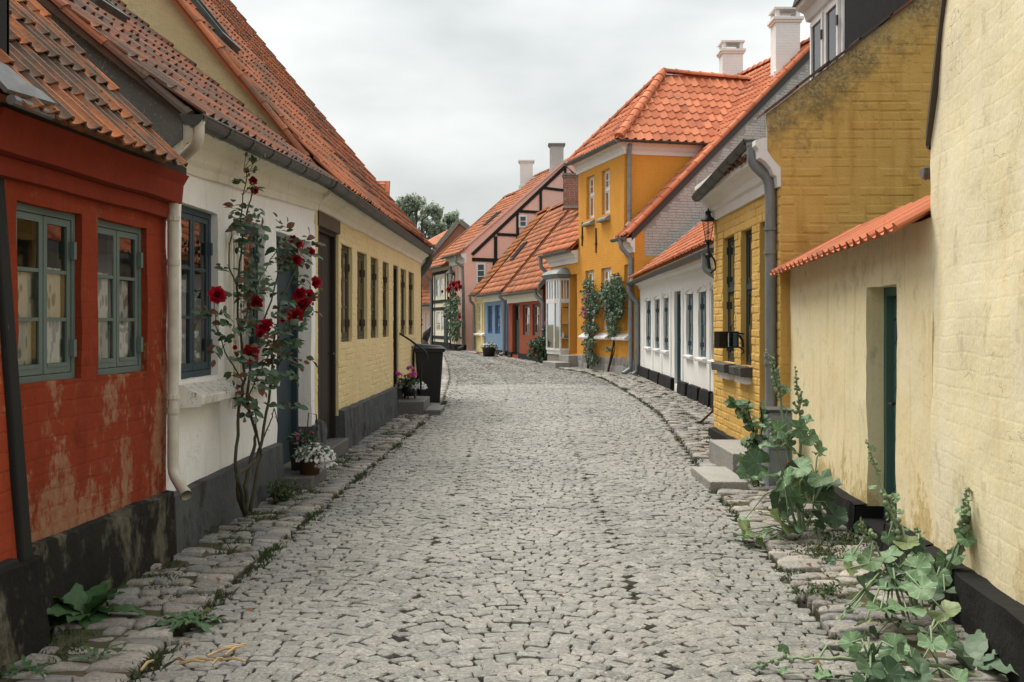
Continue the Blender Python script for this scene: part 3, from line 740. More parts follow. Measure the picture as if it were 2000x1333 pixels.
def cornice(house, f, prof, u0, u1, mat, dz=0., seg=12, name='cornice', wob=.006):
    mb = MB(); f.strip(mb, prof, u0, u1, dz, seg)
    mb.v = [tuple(Vector(v) + f.n3 * wob * noise.noise(Vector(v) * 2.5) + Vector((0, 0, wob * noise.noise(Vector(v) * 1.7 + Vector((9, 2, 1)))))) for v in mb.v]
    return mb.build(name, mat, house)
def plinth(house, f, u0, u1, z1a, z1b, t, mat, gaps=(), rough=.02, z0=-.1, name='plinth'):
    cuts = sorted(g for g in gaps if g[1] > u0 and g[0] < u1)
    if cuts:
        a = u0
        for g in cuts + [(u1, u1)]:
            if g[0] - a > .03:
                za, zb = (z1a + (z1b - z1a) * (x - u0) / (u1 - u0) for x in (a, g[0])); o = plinth(house, f, a, g[0], za, zb, t, mat, (), rough, z0, name)
            a = max(a, g[1])
        return o
    us = lines(u0, u1, [g for q in gaps for g in q], .14); mb = MB()
    def nz(u, z): return noise.noise(Vector((u * 3.1, z * 3.1, 4.2))) + .6 * noise.noise(Vector((u * 11, z * 11, 1.2)))
    for p, q in zip(us, us[1:]):
        if any(g[0] - 1e-4 < (p + q) / 2 < g[1] for g in gaps): continue
        rows = 5
        for k in range(rows):
            def pt(u, kk):
                zt = z1a + (z1b - z1a) * (u - u0) / (u1 - u0); z = z0 + (zt - z0) * kk / rows
                if kk == rows: z += rough * .5 * nz(u, 9)
                return f.P(u, z, t + rough * nz(u, z) * .6 + (.02 * (rows - kk) / rows))
            mb.poly(pt(p, k), pt(q, k), pt(q, k + 1), pt(p, k + 1))
        zt = lambda u: z1a + (z1b - z1a) * (u - u0) / (u1 - u0)
        tp = [f.P(u, zt(u) + rough * .5 * nz(u, 9), t + rough * nz(u, zt(u)) * .6) for u in (p, q)]
        mb.poly(tp[0], tp[1], f.P(q, zt(q) + .015, -.02), f.P(p, zt(p) + .015, -.02))
    for g in [(u0,), (u1,)] + [(x,) for q in gaps for x in q]:
        u = g[0]
        if u0 <= u <= u1:
            zt = z1a + (z1b - z1a) * (u - u0) / (u1 - u0); mb.poly(f.P(u, z0, -.15), f.P(u, z0, t + .02), f.P(u, zt, t), f.P(u, zt, -.15))
    o = mb.build(name, mat, house, True); o.data.set_sharp_from_angle(angle=math.radians(55)); return o

def verge(house, P, Q, up, mat, ln=.33, w_=.05, h_=.05, parent=None):
    """half-round tiles stepping up a verge from P to Q"""
    ridge(house, P, Q, mat, w_, ln, name='verge_tile', limit=60)
Z3 = Vector((0, 0, 1))
def up_dir(f, deg): a = math.radians(deg); return -f.n3 * math.cos(a) + Z3 * math.sin(a)
# ------------------------------------------------------------------ ground, road, pavements
gm = MB(); gm.add([(-260, -60, -.05), (260, -60, -.05), (260, 460, -.05), (-260, 460, -.05)], [(0, 1, 2, 3)])
gm.build('ground', 'soil'); setp(bpy.data.objects['ground'], 'brown earth under the street and the house plots', 'ground', kind='structure')
LY, LX = [0, 6, 9.5, 13.6, 18.75, 21, 27, 35, 45, 60], [-1.60, -1.59, -1.48, -1.36, -1.28, -1.38, -1.66, -2.2, -3.0, -7.]
RY, RX = [0, 4.7, 9., 12.5, 16.7, 21.4, 26, 30, 35.3, 44.8, 50, 60], [1.42, 1.52, 1.80, 2.10, 2.42, 2.46, 2.45, 2.2, 1.0, -.9, -2.0, -4.2]
xl = lambda y: float(np.interp(y, LY, LX)); xr = lambda y: float(np.interp(y, RY, RX))
CYY, CXX = [0, 14, 18.75, 23, 28, 35, 45, 60], [0, .12, .45, .5, .3, -.5, -1.95, -5.]
xc = lambda y: float(np.interp(y, CYY, CXX))
crown = lambda x, y: .045 * max(0., 1 - ((x - xc(y)) / 1.9) ** 2)
rm = MB(); ny = 60
for i in range(ny + 1):
    y = 60 * i / ny
    for k in range(9): x = xl(y) + (xr(y) - xl(y)) * k / 8; rm.v.append((x, y, crown(x, y) - .024))
for i in range(ny):
    for k in range(8): a = i * 9 + k; rm.f.append((a, a + 1, a + 10, a + 9))
road = rm.build('road', 'road_sand', None, True); setp(road, 'grey cobbled lane bending away between the cottages', 'road', kind='structure')
def cobble(j, hi=True, mat='cobble_stone', rg=.16, dome=.30, smooth=True):
    r = random.Random(j); mb = MB()
    if hi:
        base = [(-.5, -.5), (0, -.53), (.5, -.5), (.53, 0), (.5, .5), (0, .53), (-.5, .5), (-.53, 0)]
        P = [(x + r.uniform(-rg, rg) * .7, y + r.uniform(-rg, rg) * .7) for x, y in base]
        q = [.9 if i % 2 else .86 for i in range(8)]; n = 8
        q1, q2 = r.uniform(-.07, .07), r.uniform(-.05, .05); zt = lambda x, y: x * q1 * 2 + y * q2 * 2
        mb.v = [(x, y, -1.) for x, y in P] + [(x, y, -dome * .8 + zt(x, y) + r.uniform(-.07, .07)) for x, y in P] + [(x * k * .96, y * k * .96, zt(x, y) + r.uniform(-.05, .05)) for (x, y), k in zip(P, q)] + [(r.uniform(-.1, .1), r.uniform(-.1, .1), dome * .3 + r.uniform(-.04, .06))]
        for i in range(n):
            j2 = (i + 1) % n; mb.f += [(i, j2, n + j2, n + i), (n + i, n + j2, 2 * n + j2, 2 * n + i), (2 * n + i, 2 * n + j2, 3 * n)]
    else:
        P = [(x + r.uniform(-rg, rg) * .7, y + r.uniform(-rg, rg) * .7) for x, y in ((-.5, -.5), (.5, -.5), (.5, .5), (-.5, .5))]
        mb.v = [(x, y, -.6) for x, y in P] + [(x * .92, y * .92, .02 + r.uniform(-.06, .06)) for x, y in P]
        mb.f = [(0, 1, 5, 4), (1, 2, 6, 5), (2, 3, 7, 6), (3, 0, 4, 7), (4, 5, 6, 7)]
    return mb.mesh('cobblestone' if mat == 'cobble_stone' else 'paving_stone', mat, hi and smooth)
CH = [cobble(k, rg=.14, dome=.14, smooth=False) for k in range(12)]; CL = [cobble(50 + k, False, rg=.13) for k in range(8)]
rr = random.Random(5); prs = []
SEG = 1.18; RAD = .78; OFF = {}
row = 0; y0 = 1.2
while y0 < 52:
    pitch = .074 if y0 < 20 else min(.095, .074 + (y0 - 20) * .002)
    for sgm in (-2, -1, 0, 1, 2):
        cx0 = sgm * SEG + xc(y0); ha = math.asin(SEG / 2 / RAD)
        lw = .099; n = int(2 * ha * RAD / lw); off = OFF[sgm] = (OFF.get(sgm, 0.) + rr.choice((.28, .36, .44))) % 1.
        k = 0; th = -ha + off * lw / RAD
        while th < ha:
            ln = lw * rr.uniform(.86, 1.16); ta = th + ln / RAD / 2; th += ln / RAD
            if ta > ha + .02: break
            x = cx0 + RAD * math.sin(ta); y = y0 + RAD * (math.cos(ta) - 1) + .25 * (row % 1)
            if not xl(y) + ln * .4 < x < xr(y) - ln * .4 or y < 1.0: continue
            c_ = math.cos(ta); a = -ta + rr.uniform(-.055, .055)
            ex, ey = Vector((math.cos(a), math.sin(a), rr.uniform(-.045, .045))), Vector((-math.sin(a), math.cos(a), rr.uniform(-.04, .03)))
            ez = ex.cross(ey)
            near = y < 24
            prs.append((rr.choice(CH if near else CL), frame((x, y + rr.uniform(-.004, .004), crown(x, y) + .010 + rr.uniform(-.004, .004)), ex * (ln * .905), ey * (pitch * (.42 + .58 * c_) * .985 * rr.uniform(.93, 1.05)), ez * .036)))
    y0 += pitch; row += 1
scatter('cobblestone', 'cobble_field', prs, road, 300)
PV = [cobble(100 + k, True, 'paving_granite', .18, .19) for k in range(12)]
def pave(name, fx0, fx1, ya, yb, side, label, seed, step=(.08, .125), gapfn=None):
    r = random.Random(seed); mb = MB(); n = 70
    for i in range(n + 1):
        y = ya + (yb - ya) * i / n; a, b_ = fx0(y), fx1(y)
        mb.v += [(a, y, -.04), (a, y, .028), (b_, y, .028), (b_, y, -.04)]
    for i in range(n):
        for k in range(3): q = i * 4 + k; mb.f.append((q, q + 1, q + 5, q + 4))
    po = mb.build(name, 'soil'); setp(po, label, 'pavement', kind='structure')
    pr = []; y = ya
    while y < yb:
        st = r.uniform(*step); a, b_ = fx0(y), fx1(y); kx = b_ if side < 0 else a
        if abs(b_ - a) > .2:
            kl = .17 * r.uniform(.85, 1.25)                     # kerb stone along the road
            xk = kx - side * 0 + (kl / 2 if side > 0 else -kl / 2)
            if r.random() < .97: pr.append((xk, y, kl, st, .045))
            x0_, x1_ = (a, b_ - kl) if side < 0 else (a + kl, b_)
            x = x0_ + r.uniform(-.1, 0)
            while x < x1_ - .05:
                ln = min(r.choice((r.uniform(.09, .15), r.uniform(.15, .27))), max(.09, x1_ - x)); 
                if r.random() < .95: pr.append((x + ln / 2, y + r.uniform(-.03, .03), ln, st * r.uniform(.82, 1.05), .036))
                x += ln
        y += st
    pairs = []
    for x, y, ln, st, z in pr:
        a = r.uniform(-.17, .17); ex, ey = Vector((math.cos(a), math.sin(a), r.uniform(-.09, .09))), Vector((-math.sin(a), math.cos(a), r.uniform(-.06, .06)))
        pairs.append((r.choice(PV), frame((x, y, z + .003 + r.uniform(-.013, .010)), ex * ln * .95, ey * st * r.uniform(.84, 1.), ex.cross(ey) * .06)))
    scatter('paving_stone', 'paving_field', pairs, po, 300)
    return po
WLY, WLX = [0, 2.2, 4.6, 6.46, 10.4, 20, 22], [-2.36, -2.30, -2.20, -2.15, -1.98, -1.76, -1.75]
wl = lambda y: float(np.interp(y, WLY, WLX)) + .06
pave('pavement', wl, xl, 2.4, 21.5, -1, 'rough granite strip along the red and white cottages', 3)
WRY, WRX = [0, 2, 4.3, 5.77, 9.78, 9.9, 13.1, 13.3, 28.6, 36.6, 43.8, 50, 54], [1.75, 1.85, 2.15, 2.37, 2.66, 2.57, 2.6, 3.40, 3.57, 1.37, -.15, -1.36, -2.3]
wr = lambda y: float(np.interp(y, WRY, WRX)) - .04
pave('pavement', lambda y: xl(y) - .75, xl, 21.6, 50, -1, 'far granite strip beyond the wheelie bin where the lane bends', 6, (.12, .17))
pave('pavement', xr, wr, 2.4, 53, 1, 'weedy granite strip below the pale yellow and ochre walls', 4, (.085, .13))

# ------------------------------------------------------------------ half-timbered neighbour at the near end (red brick infill, black corner post)
f0 = Fac((-2.295, 2.0), (-2.155, 4.62), 1, .078)
h0 = thing('half_timbered_house', 'orange red brick house with a leaning black corner post beside the red cottage', 'house', f0.P(0, 0))
w0 = wall(h0, f0, 0, f0.L - .03, .42, 2.6, [], 'orange_red_wall', rough=.01)
pm = MB(); f0.box(pm, f0.L - .085, f0.L + .005, .43, 2.62, -.2, .03); pm.build('post', 'black_timber', h0, bevel=.012)
up0 = MB(); up0.box(-3.4, -2.285, 2.0, 4.60, 2.62, 4.4); up0.build('upper_wall', 'orange_red_wall', h0); up0 = MB(); up0.box(-2.284, -2.270, 4.45, 4.62, 2.60, 4.4); up0.box(-2.5, -2.270, 4.602, 4.625, 2.58, 4.4); up0.build('corner_board', 'black_timber', h0)
plinth(h0, f0, 0, f0.L + .02, .44, .44, .05, 'plinth_dirty', rough=.035)
pm = MB(); f0.box(pm, 0, f0.L - .14, .38, .47, -.1, .045); pm.build('sill_beam', 'black_timber', h0, bevel=.01)
pm = MB(); u, z = f0.px(10, 885); f0.box(pm, u - .28, u, f0.px(5, 978)[1], z, .004, .02); pm.build('plaque', 'slate_sill', h0, bevel=.004)
slab(h0, 'wall', 'orange_red_wall', [f0.P(f0.L - .03, 2.2, -.02), f0.P(f0.L - .03, 2.2, -5), f0.P(f0.L - .03, 4.2, -5), f0.P(f0.L - .03, 4.2, -.02)], -f0.U3 * .2)

# ------------------------------------------------------------------ red cottage
f1 = Fac((-2.32, 4.4), (-2.18, 6.46), 1)
h1 = thing('red_cottage', 'small red cottage with peeling lower wall and grey green windows', 'house', f1.P(.3, 0))
W1 = [f1.rect(33, 392, 159, 740), f1.rect(190, 426, 287, 725)]
wall(h1, f1, 0, f1.L, .40, 2.42, W1, 'red_wall', reveal=.13, step=.09, rough=.010, seed=2)
wo = window(h1, f1, W1[0], .035, 'grey_green_paint', rows=3, fw=.035, cw=.034, gw=.018, hinges='far', cmat='lace', curtain=[(.53, .97, 0, .70), (.04, .47, .0, .66)], seed=1)
wo = window(h1, f1, W1[1], .035, 'grey_green_paint', rows=3, fw=.035, cw=.034, gw=.018, hinges='far', cmat='lace', curtain=[(.04, .48, .0, .70), (.52, .96, .0, .66)], seed=4)
u, z = f1.px(258, 684); pm = MB(); f1.box(pm, u - .03, u + .03, z - .045, z + .045, -.135 + .03, -.130 + .03); st_ = pm.build('sticker', 'orange_print', wo)
plinth(h1, f1, 0, f1.L, .44, .43, .045, 'plinth_dirty', rough=.03)
cornice(h1, f1, [(0, 2.24), (.105, 2.25), (.115, 2.36), (.15, 2.42), (0, 2.44)], 0, f1.L, 'red_trim', seg=16, wob=.010)
cornice(h1, f1, [(0, 2.15), (.045, 2.155), (.05, 2.24), (0, 2.24)], 0, f1.L - .02, 'red_trim', seg=16, wob=.008, name='frieze')
eb = MB(); f1.strip(eb, [(-.05, 2.42), (.13, 2.42), (.13, 2.47), (-.05, 2.62)], 0, f1.L); eb.build('eave_board', 'dark_wood', h1)
e1 = f1.px(374, 332, .25)[0]
ro1 = roof(h1, f1.P(-.10, 2.43, .215), f1.U3, e1 - .02, up_dir(f1, 47), 4.4, 'tile_old', .135, .30, jit=2., sag=.006, seed=8)
s1 = up_dir(f1, 47); n1_ = f1.U3.cross(s1); n1_ = n1_ if n1_.z > 0 else -n1_
lm = MB(); O = f1.P(-.05, 2.43, .225)
pts = [(-.1, .01), (.22, -.01), (.17, .05), (.10, .08), (.06, .18), (-.1, .24)]
lv = [O + f1.U3 * a + s1 * b_ + n1_ * (.055 + .02 * math.sin(a * 9)) for a, b_ in pts]; lm.v = [tuple(p) for p in lv] + [tuple(p - n1_ * .02) for p in lv]
k = len(pts); lm.f = [tuple(range(k)), tuple(range(2 * k - 1, k - 1, -1))] + [(i, (i + 1) % k, (i + 1) % k + k, i + k) for i in range(k)]
lm.tube([O + f1.U3 * a + s1 * -.03 + n1_ * .02 for a in (-.1, .08, .16, .22)], .022, 8); lm.build('lead_flashing', 'lead', h1)

# ------------------------------------------------------------------ white cottage
f2 = Fac((-2.18, 6.46), (-2.0, 10.4), 1)
h2 = thing('white_cottage', 'whitewashed cottage with a grey plinth and blue grey windows behind the rose', 'house', f2.P(.2, 0))
W2a, W2b = f2.rect(355, 395, 427, 733), f2.rect(456, 420, 517, 725); W2b = (W2b[0], W2b[1], W2a[2], W2a[3] + .02)
D2 = f2.rect(540, 452, 608, 905); D2 = (D2[0], D2[1], .12, D2[3])
wall(h2, f2, 0, f2.L, .35, 2.85, [W2a, W2b, D2], 'white_wall', reveal=.17, step=.11, rough=.011, seed=5, top=lambda u: 2.72 + .03 * u)
for k, W_ in enumerate((W2a, W2b)):
    window(h2, f2, W_, .055, 'blue_grey_paint', rows=3, fw=.045, cw=.036, gw=.02, curtain=[(.0, .45, 0, .6), (.55, 1, 0, .5)], sill=(.15, .06, .10, .06) if k == 0 else (.12, .06, .09, .03), hinges='far', seed=k * 3)
door(h2, f2, D2, .15, 'slate_blue_door', planks=3)
plinth(h2, f2, 0, f2.L, .40, .46, .055, 'plinth_grey', gaps=[(D2[0], D2[1])], rough=.012)
cornice(h2, f2, [(0, 2.47), (.03, 2.475), (.04, 2.53), (.075, 2.56), (.085, 2.64), (.20, 2.71), (.20, 2.76), (0, 2.78)], .02, f2.L, 'cream_trim', dz=.16, seg=24, wob=.010)
E2 = (f2.P(f2.L, 2.94, .2) - f2.P(-.08, 2.84, .2))
ro2 = roof(h2, f2.P(-.06, 2.775, .18), E2, f2.L - .08, up_dir(f2, 40), 5.4, 'tile_brown', .150, .31, jit=1.6, sag=.006, seed=9, flare=.04)
a40 = math.tan(math.radians(40))
gp = lambda d, off=0.: 2.80 + (.17 - d) * a40 - off
slab(h2, 'gable', 'cement', [f2.P(0, 2.60, .02), f2.P(0, 2.66, .10), f2.P(0, gp(.10, .02), .10), f2.P(0, gp(-4, .02), -4), f2.P(0, 2.3, -4), f2.P(0, 2.3, -.2)], f2.U3 * .22)
v2 = up_dir(f2, 40); verge(h2, f2.P(-.045, 2.80, .17), f2.P(-.045, 2.80, .17) + v2 * 5.2, f2.U3.cross(v2) * (1 if f2.U3.cross(v2).z > 0 else -1), 'tile_brown', .34, .055, .06)
# roof window on the white cottage
def skylight(h, f, O, E, S, u, s, w_, l_, lift=.10):
    N = E.cross(S); N = N if N.z > 0 else -N; mb = MB(); o = O + E * u + S * s + N * .05
    for a, b_, c, d_ in ((0, .07, 0, l_), (w_ - .07, w_, 0, l_), (.07, w_ - .07, 0, .07), (.07, w_ - .07, l_ - .07, l_)):
        q = [o + E * x + S * y for x, y in ((a, c), (b_, c), (b_, d_), (a, d_))]; mb.hexa(q + [p + N * lift for p in q])
    so = mb.build('roof_window', 'zinc_dark', h); g = MB(); q = [o + E * x + S * y + N * lift * .7 for x, y in ((.07, .07), (w_ - .07, .07), (w_ - .07, l_ - .07), (.07, l_ - .07))]
    g.hexa([p - N * .02 for p in q] + q); g.build('pane', 'glass_far', so)
skylight(h2, f2, f2.P(-.06, 2.775, .18), E2.normalized(), up_dir(f2, 40), 1.45, 1.72, .55, .85, .06)
# trellis slats nailed beside the window
tr = MB(); ut = f2.ux(447); f2.box(tr, ut - .10, ut + .26, 2.12, 2.15, .05, .07); t_o = tr.build('trellis', 'white_paint', h2)
for k in range(4):
    tr = MB(); f2.box(tr, ut - .08 + .085 * k, ut - .055 + .085 * k, .92 - .07 * (k % 2), 2.2 - .08 * (k == 3), .022, .048); tr.build('slat', 'white_sill' if k == 1 else 'cream_trim', t_o)
sm = MB(); sm.box(-2.12, -1.74, 8.92, 9.62, -.05, .15); so = sm.build('doorstep', 'step_dark', h2, bevel=.012)
downpipe(h2, [PY(388, 232, 6.12), PY(388, 278, 6.14), PY(343, 322, 6.40), PY(338, 345, 6.41), PY(338, 925, 6.41), PY(364, 968, 6.25)], .034, 'pipe_white', (.28, .78))
G0, G1, G2 = Vector((-1.905, 6.08, 2.735)), Vector((-1.765, 9.9, 2.865)), Vector((-1.60, 20.1, 2.885))
gutter(h2, G0, G1, .068, bands=.52)

# ------------------------------------------------------------------ pale yellow brick cottage, left row
f3 = Fac((-2.0, 10.4), (-1.78, 20.0), 1)
h3 = thing('yellow_cottage', 'long yellow brick cottage with brown windows and a tall orange roof', 'house', f3.P(.2, 0))
D3 = f3.rect(621, 420, 661, 850); D3 = (max(.1, D3[0]), D3[1], .2, 2.52)
W3 = [f3.rect(660, 466, 686, 664), f3.rect(697, 474, 717, 659), f3.rect(723.5, 489, 739, 655), f3.rect(747, 499.5, 759.5, 654), f3.rect(782, 509, 793.5, 646), f3.rect(797.5, 516, 808.5, 646)]
W3 = [(a + .02, b_, 1.28, 2.40) for a, b_, c, d_ in W3]; W3[0] = (D3[1] + .16, W3[0][1] + .06, 1.27, 2.42)
D3b = f3.rect(768, 505, 778, 760); D3b = (D3b[0], D3b[1], .3, 2.42)
OP3 = [D3, D3b] + W3
w3 = wall(h3, f3, 0, f3.L, .42, 2.9, OP3, 'yellow_wall', reveal=.15, step=.14, rough=.006, seed=7)
bricks(w3, f3, .0, f3.L, .50, 2.66, OP3, 'yellow_wall', .235, .068, .009, 300, d=-.002, seed=4)
for k, W_ in enumerate(W3): window(h3, f3, W_, .042, 'brown_wood', rows=3, fw=.05, cw=.036, gw=.02, hinges='far', curtain=[(.0, .35, 0, .8), (.72, 1, 0, .8)] if k % 2 else [(.7, 1, 0, .9)], seed=k)
door(h3, f3, D3, .05, 'dark_wood', planks=4); door(h3, f3, D3b, .045, 'dark_wood', planks=3)
lm = MB(); f3.box(lm, D3[0] - .03, D3[1] + .03, D3[3] - .02, D3[3] + .13, -.1, .018); lm.build('lintel', 'brown_wood', h3, bevel=.006)
pf3 = plinth(h3, f3, 0, f3.L, .50, .46, .07, 'plinth_grey', gaps=[(D3[0], D3[1]), (D3b[0], D3b[1])], rough=.05)
cornice(h3, f3, [(0, 2.64), (.035, 2.65), (.045, 2.70), (.10, 2.76), (.15, 2.79), (.185, 2.86), (.19, 2.90), (0, 2.92)], .0, f3.L + .02, 'cream_trim', seg=44, wob=.012)
E3 = f3.P(f3.L, 2.96, .2) - f3.P(-.12, 2.93, .2)
P3 = 51.
ro3 = roof(h3, f3.P(-.14, 2.845, .18), E3, f3.L + .26, up_dir(f3, P3), 7.2, 'tile_mixed', .150, .31, jit=1.4, sag=.008, seed=10, flare=.09)
t3 = math.tan(math.radians(P3)); g3 = lambda d: 2.84 + (.17 - d) * t3
for uu, nm in ((-.02, 'gable'), (f3.L - .2, 'gable')):
    slab(h3, nm, 'gable_yellow', [f3.P(uu, 2.5, .0), f3.P(uu, g3(.0), .0), f3.P(uu, g3(-4.45), -4.45), f3.P(uu, 2.5, -4.45)], f3.U3 * .2)
slab(h3, 'wall', 'yellow_wall', [f3.P(f3.L, 0, 0), f3.P(f3.L, 0, -4.4), f3.P(f3.L, 3.0, -4.4), f3.P(f3.L, 3.0, 0)], -f3.U3 * .2)
ridge(h3, f3.P(-.15, g3(-4.42) + .12, -4.42), f3.P(f3.L + .15, g3(-4.42) + .12, -4.42), 'tile_mixed', .13, .36)
v3 = up_dir(f3, P3); n3_ = f3.U3.cross(v3); n3_ = n3_ if n3_.z > 0 else -n3_
for uu in (-.14, f3.L + .12): verge(h3, f3.P(uu, 2.88, .17), f3.P(uu, 2.88, .17) + v3 * 7.0, n3_, 'tile_mixed', .34, .06, .07)
skylight(h3, f3, f3.P(-.14, 2.845, .18), E3.normalized(), up_dir(f3, P3), .42, 2.05, .62, 1.15, .07)
gutter(h3, G1 + Vector((0, .003, 0)), G2, .074, bands=.62)
downpipe(h3, [PY(838, 494, 20.05), PY(838, 512, 20.05), PY(817, 540, 20.05), PY(817, 668, 20.05)], .075, 'zinc_dark', (.3, .65))
sm = MB(); sm.box(-1.88, -1.39, 16.2, 17.35, -.05, .25); so = sm.build('doorstep', 'step_dark', h3, bevel=.015)
sm = MB(); sm.box(-1.387, -1.13, 16.2, 17.2, -.05, .115); sm.build('doorstep', 'step_dark', h3, bevel=.015)
sm = MB(); a, b_ = f3.P(D3[0] - .02, 0, .16), f3.P(D3[1], 0, .16); f3.box(sm, D3[0], D3[1], -.05, .19, -.2, .12); sm.build('threshold', 'step_dark', h3, bevel=.01)
hr = MB(); hr.tube([PY(776, 649, 16.9), PY(800, 664, 16.7), PY(830, 686, 16.5), PY(835, 694, 16.5), PY(834, 702, 16.5), PY(828, 706, 16.5), PY(823, 710, 16.5), PY(822, 720, 16.5), PY(822, 772, 16.5)], .016, 8); hr.build('handrail', 'iron', h3, True)
# small tiled dormer peeping over the far verge
u_, z_ = f3.L - .9, g3(-1.1)

# ------------------------------------------------------------------ nearest pale yellow house (gable to the street) and garden wall
f11 = Fac((2.37, 5.77), (2.15, 4.3), 1)
Lr1 = 4.6
h11 = thing('pale_yellow_house', 'tall pale yellow plastered gable wall above a rough black plinth', 'house', f11.P(0, 0))
wall(h11, f11, -.02, Lr1, .0, 6.2, [], 'pale_wall', rough=.022, step=.12, top=lambda u: 2.62 + 2.05 * (u + .02) if u < 1.75 else 2.62 + 2.05 * 1.77 - (u - 1.75) * 2.05 * .6, seed=11, thick=.28)
plinth(h11, f11, -.02, Lr1, .23, .42, .075, 'plinth_black', rough=.035)
slab(h11, 'bargeboard', 'brown_wood', [f11.P(-.03, 2.58, .03), f11.P(-.03, 2.50, .03), f11.P(1.75, 6.18, .03), f11.P(1.75, 6.28, .03)], -f11.n3 * .22 )
slab(h11, 'roof', 'dark_wood', [f11.P(-.10, 2.50, .01), f11.P(-.045, 2.48, .01), f11.P(1.8, 6.30, .01), f11.P(1.8, 6.42, .01)], -f11.n3 * 6)
gutter(h11, f11.P(-.12, 2.38, .03), f11.P(-.12, 2.38, -5), .055, 'zinc')
slab(h11, 'wall', 'pale_wall', [f11.P(0, 0, -.3), f11.P(0, 2.5, -.3), f11.P(0, 2.5, -5), f11.P(0, 0, -5)], f11.U3 * .25)

f12 = Fac((2.37, 5.77), (2.66, 9.80), -1)
gw_ = thing('garden_wall', 'pale yellow garden wall with orange tile coping and a narrow green door', 'wall', f12.P(.4, 0))
u1_, z1_ = f12.px(1693, 562); u0_, _ = f12.px(1750, 562); D12 = (u0_, u1_, .0, 1.74)
wall(gw_, f12, .0, f12.L, .0, 2.0, [D12], 'garden_wall_paint', reveal=.21, rough=.012, step=.11, seed=13, top=lambda u: 2.10 - .022 * u)
door(gw_, f12, D12, .135, 'green_door_paint', diag=True)
plinth(gw_, f12, .0, f12.L, .24, .19, .075, 'plinth_black', gaps=[(D12[0], D12[1])], rough=.03)
sm = MB(); f12.box(sm, D12[0] - .002, D12[1] + .002, -.05, .14, -.2, .055); sm.build('threshold', 'plinth_black', gw_, bevel=.01)
E12 = f12.P(f12.L, 1.95, .12) - f12.P(.02, 2.03, .12)
roof(gw_, f12.P(.02, 2.03, .13), E12, f12.L - .02, up_dir(f12, 31), .62, 'tile_new', .175, .60, jit=.5, seed=21, name='coping', s0=.22)

# ------------------------------------------------------------------ ochre house
f13 = Fac((2.57, 9.80), (2.60, 13.20), -1)
h13 = thing('ochre_house', 'ochre yellow brick house with a stained gable and a white cornice', 'house', f13.P(0, 0))
W13 = [f13.rect(1412, 466, 1435, 712), f13.rect(1447, 438, 1468.5, 722)]
W13 = [(min(a, b_), max(a, b_), c, d_) for a, b_, c, d_ in W13]; W13 = [(W13[0][0], W13[0][1], 1.02, 2.53), (W13[1][0], W13[1][1], 1.02, 2.53)]
uA, uB = f13.ux(1516), f13.ux(1484); D13 = (uA, uB, .3, 2.56)
OP13 = W13 + [D13]
w13 = wall(h13, f13, .04, f13.L, .0, 3.3, OP13, 'ochre_wall', reveal=.15, rough=.006, seed=17)
bricks(w13, f13, .0, f13.L, .15, 2.82, OP13, 'ochre_wall', .24, .085, .010, 150, d=.001, seed=6)
for k, W_ in enumerate(W13): window(h13, f13, W_, .06, 'dark_green_paint', rows=2, fw=.045, cw=.045, gw=.02, hinges='near' if k else 'far', transom=(.58, 1), curtain=[(.0, .3, 0, 1), (.7, 1, 0, 1)], sill=(.13, .085, .015, .05), sillmat='slate_sill', seed=k)
for W_ in W13: sm = MB(); f13.box(sm, W_[0] + .0, W_[1] - .0, W_[2] - .19, W_[2] - .11, 0, .075); sm.build('sill_bracket', 'white_paint', h13, bevel=.008)
door(h13, f13, D13, .13, 'dark_green_paint', panel=True, glaz=.72)
plinth(h13, f13, 0, f13.L + .02, .14, .14, .06, 'plinth_black', gaps=[(D13[0], D13[1])], rough=.01)
cornice(h13, f13, [(0, 2.80), (.03, 2.80), (.04, 2.90), (.07, 2.92), (.09, 2.98), (.15, 3.05), (.20, 3.08), (.21, 3.16), (.24, 3.20), (.24, 3.25), (0, 3.30)], .0, f13.L + .03, 'limewhite', seg=14, wob=.006)
PT = math.degrees(math.atan(.763))
roof(h13, f13.P(.24, 3.13, .19), f13.U3, f13.L - .10, up_dir(f13, PT), 5.2, 'tile_brown', .2, .32, limit=40, seed=23, s0=.0)
gutter(h13, Vector((2.335, 10.02, 3.29)), Vector((2.352, 13.0, 3.10)), .066, bands=.42)
downpipe(h13, [Vector((2.35, 10.0, 3.25)), Vector((2.35, 10.0, 3.06)), Vector((2.50, 9.96, 2.90)), Vector((2.515, 9.95, 2.72)), Vector((2.515, 9.95, .55))], .056, 'pipe_grey', (.24, .7))
fg13 = Fac((2.57, 9.80), (9.0, 9.80), 1)
ln13 = lambda x: 3.5 + .763 * (x - 2.44)
pts = [(2.57, 0), (2.57, 2.98), (2.50, 3.06), (2.445, 3.14), (2.44, 3.5), (6.4, ln13(6.4)), (6.4, 0)]
slab(h13, 'gable', 'ochre_gable', [(x, 9.80, z) for x, z in pts], (0, .03, 0))
slab(h13, 'gable', 'ochre_gable', [(x, 9.83, z) for x, z in pts], (0, .25, 0)) if False else None
gw13 = [o for o in h13.children if o.name.startswith('gable')][0]
bricks(gw13, fg13, .0, 3.0, .1, 5.4, [], 'ochre_gable', .27, .090, .010, 150, inside=lambda u, z, du, dz: z + dz < ln13(2.57 + u - du) - .05, d=-.001, seed=9, keep=.93)
cm = MB()
vt = []
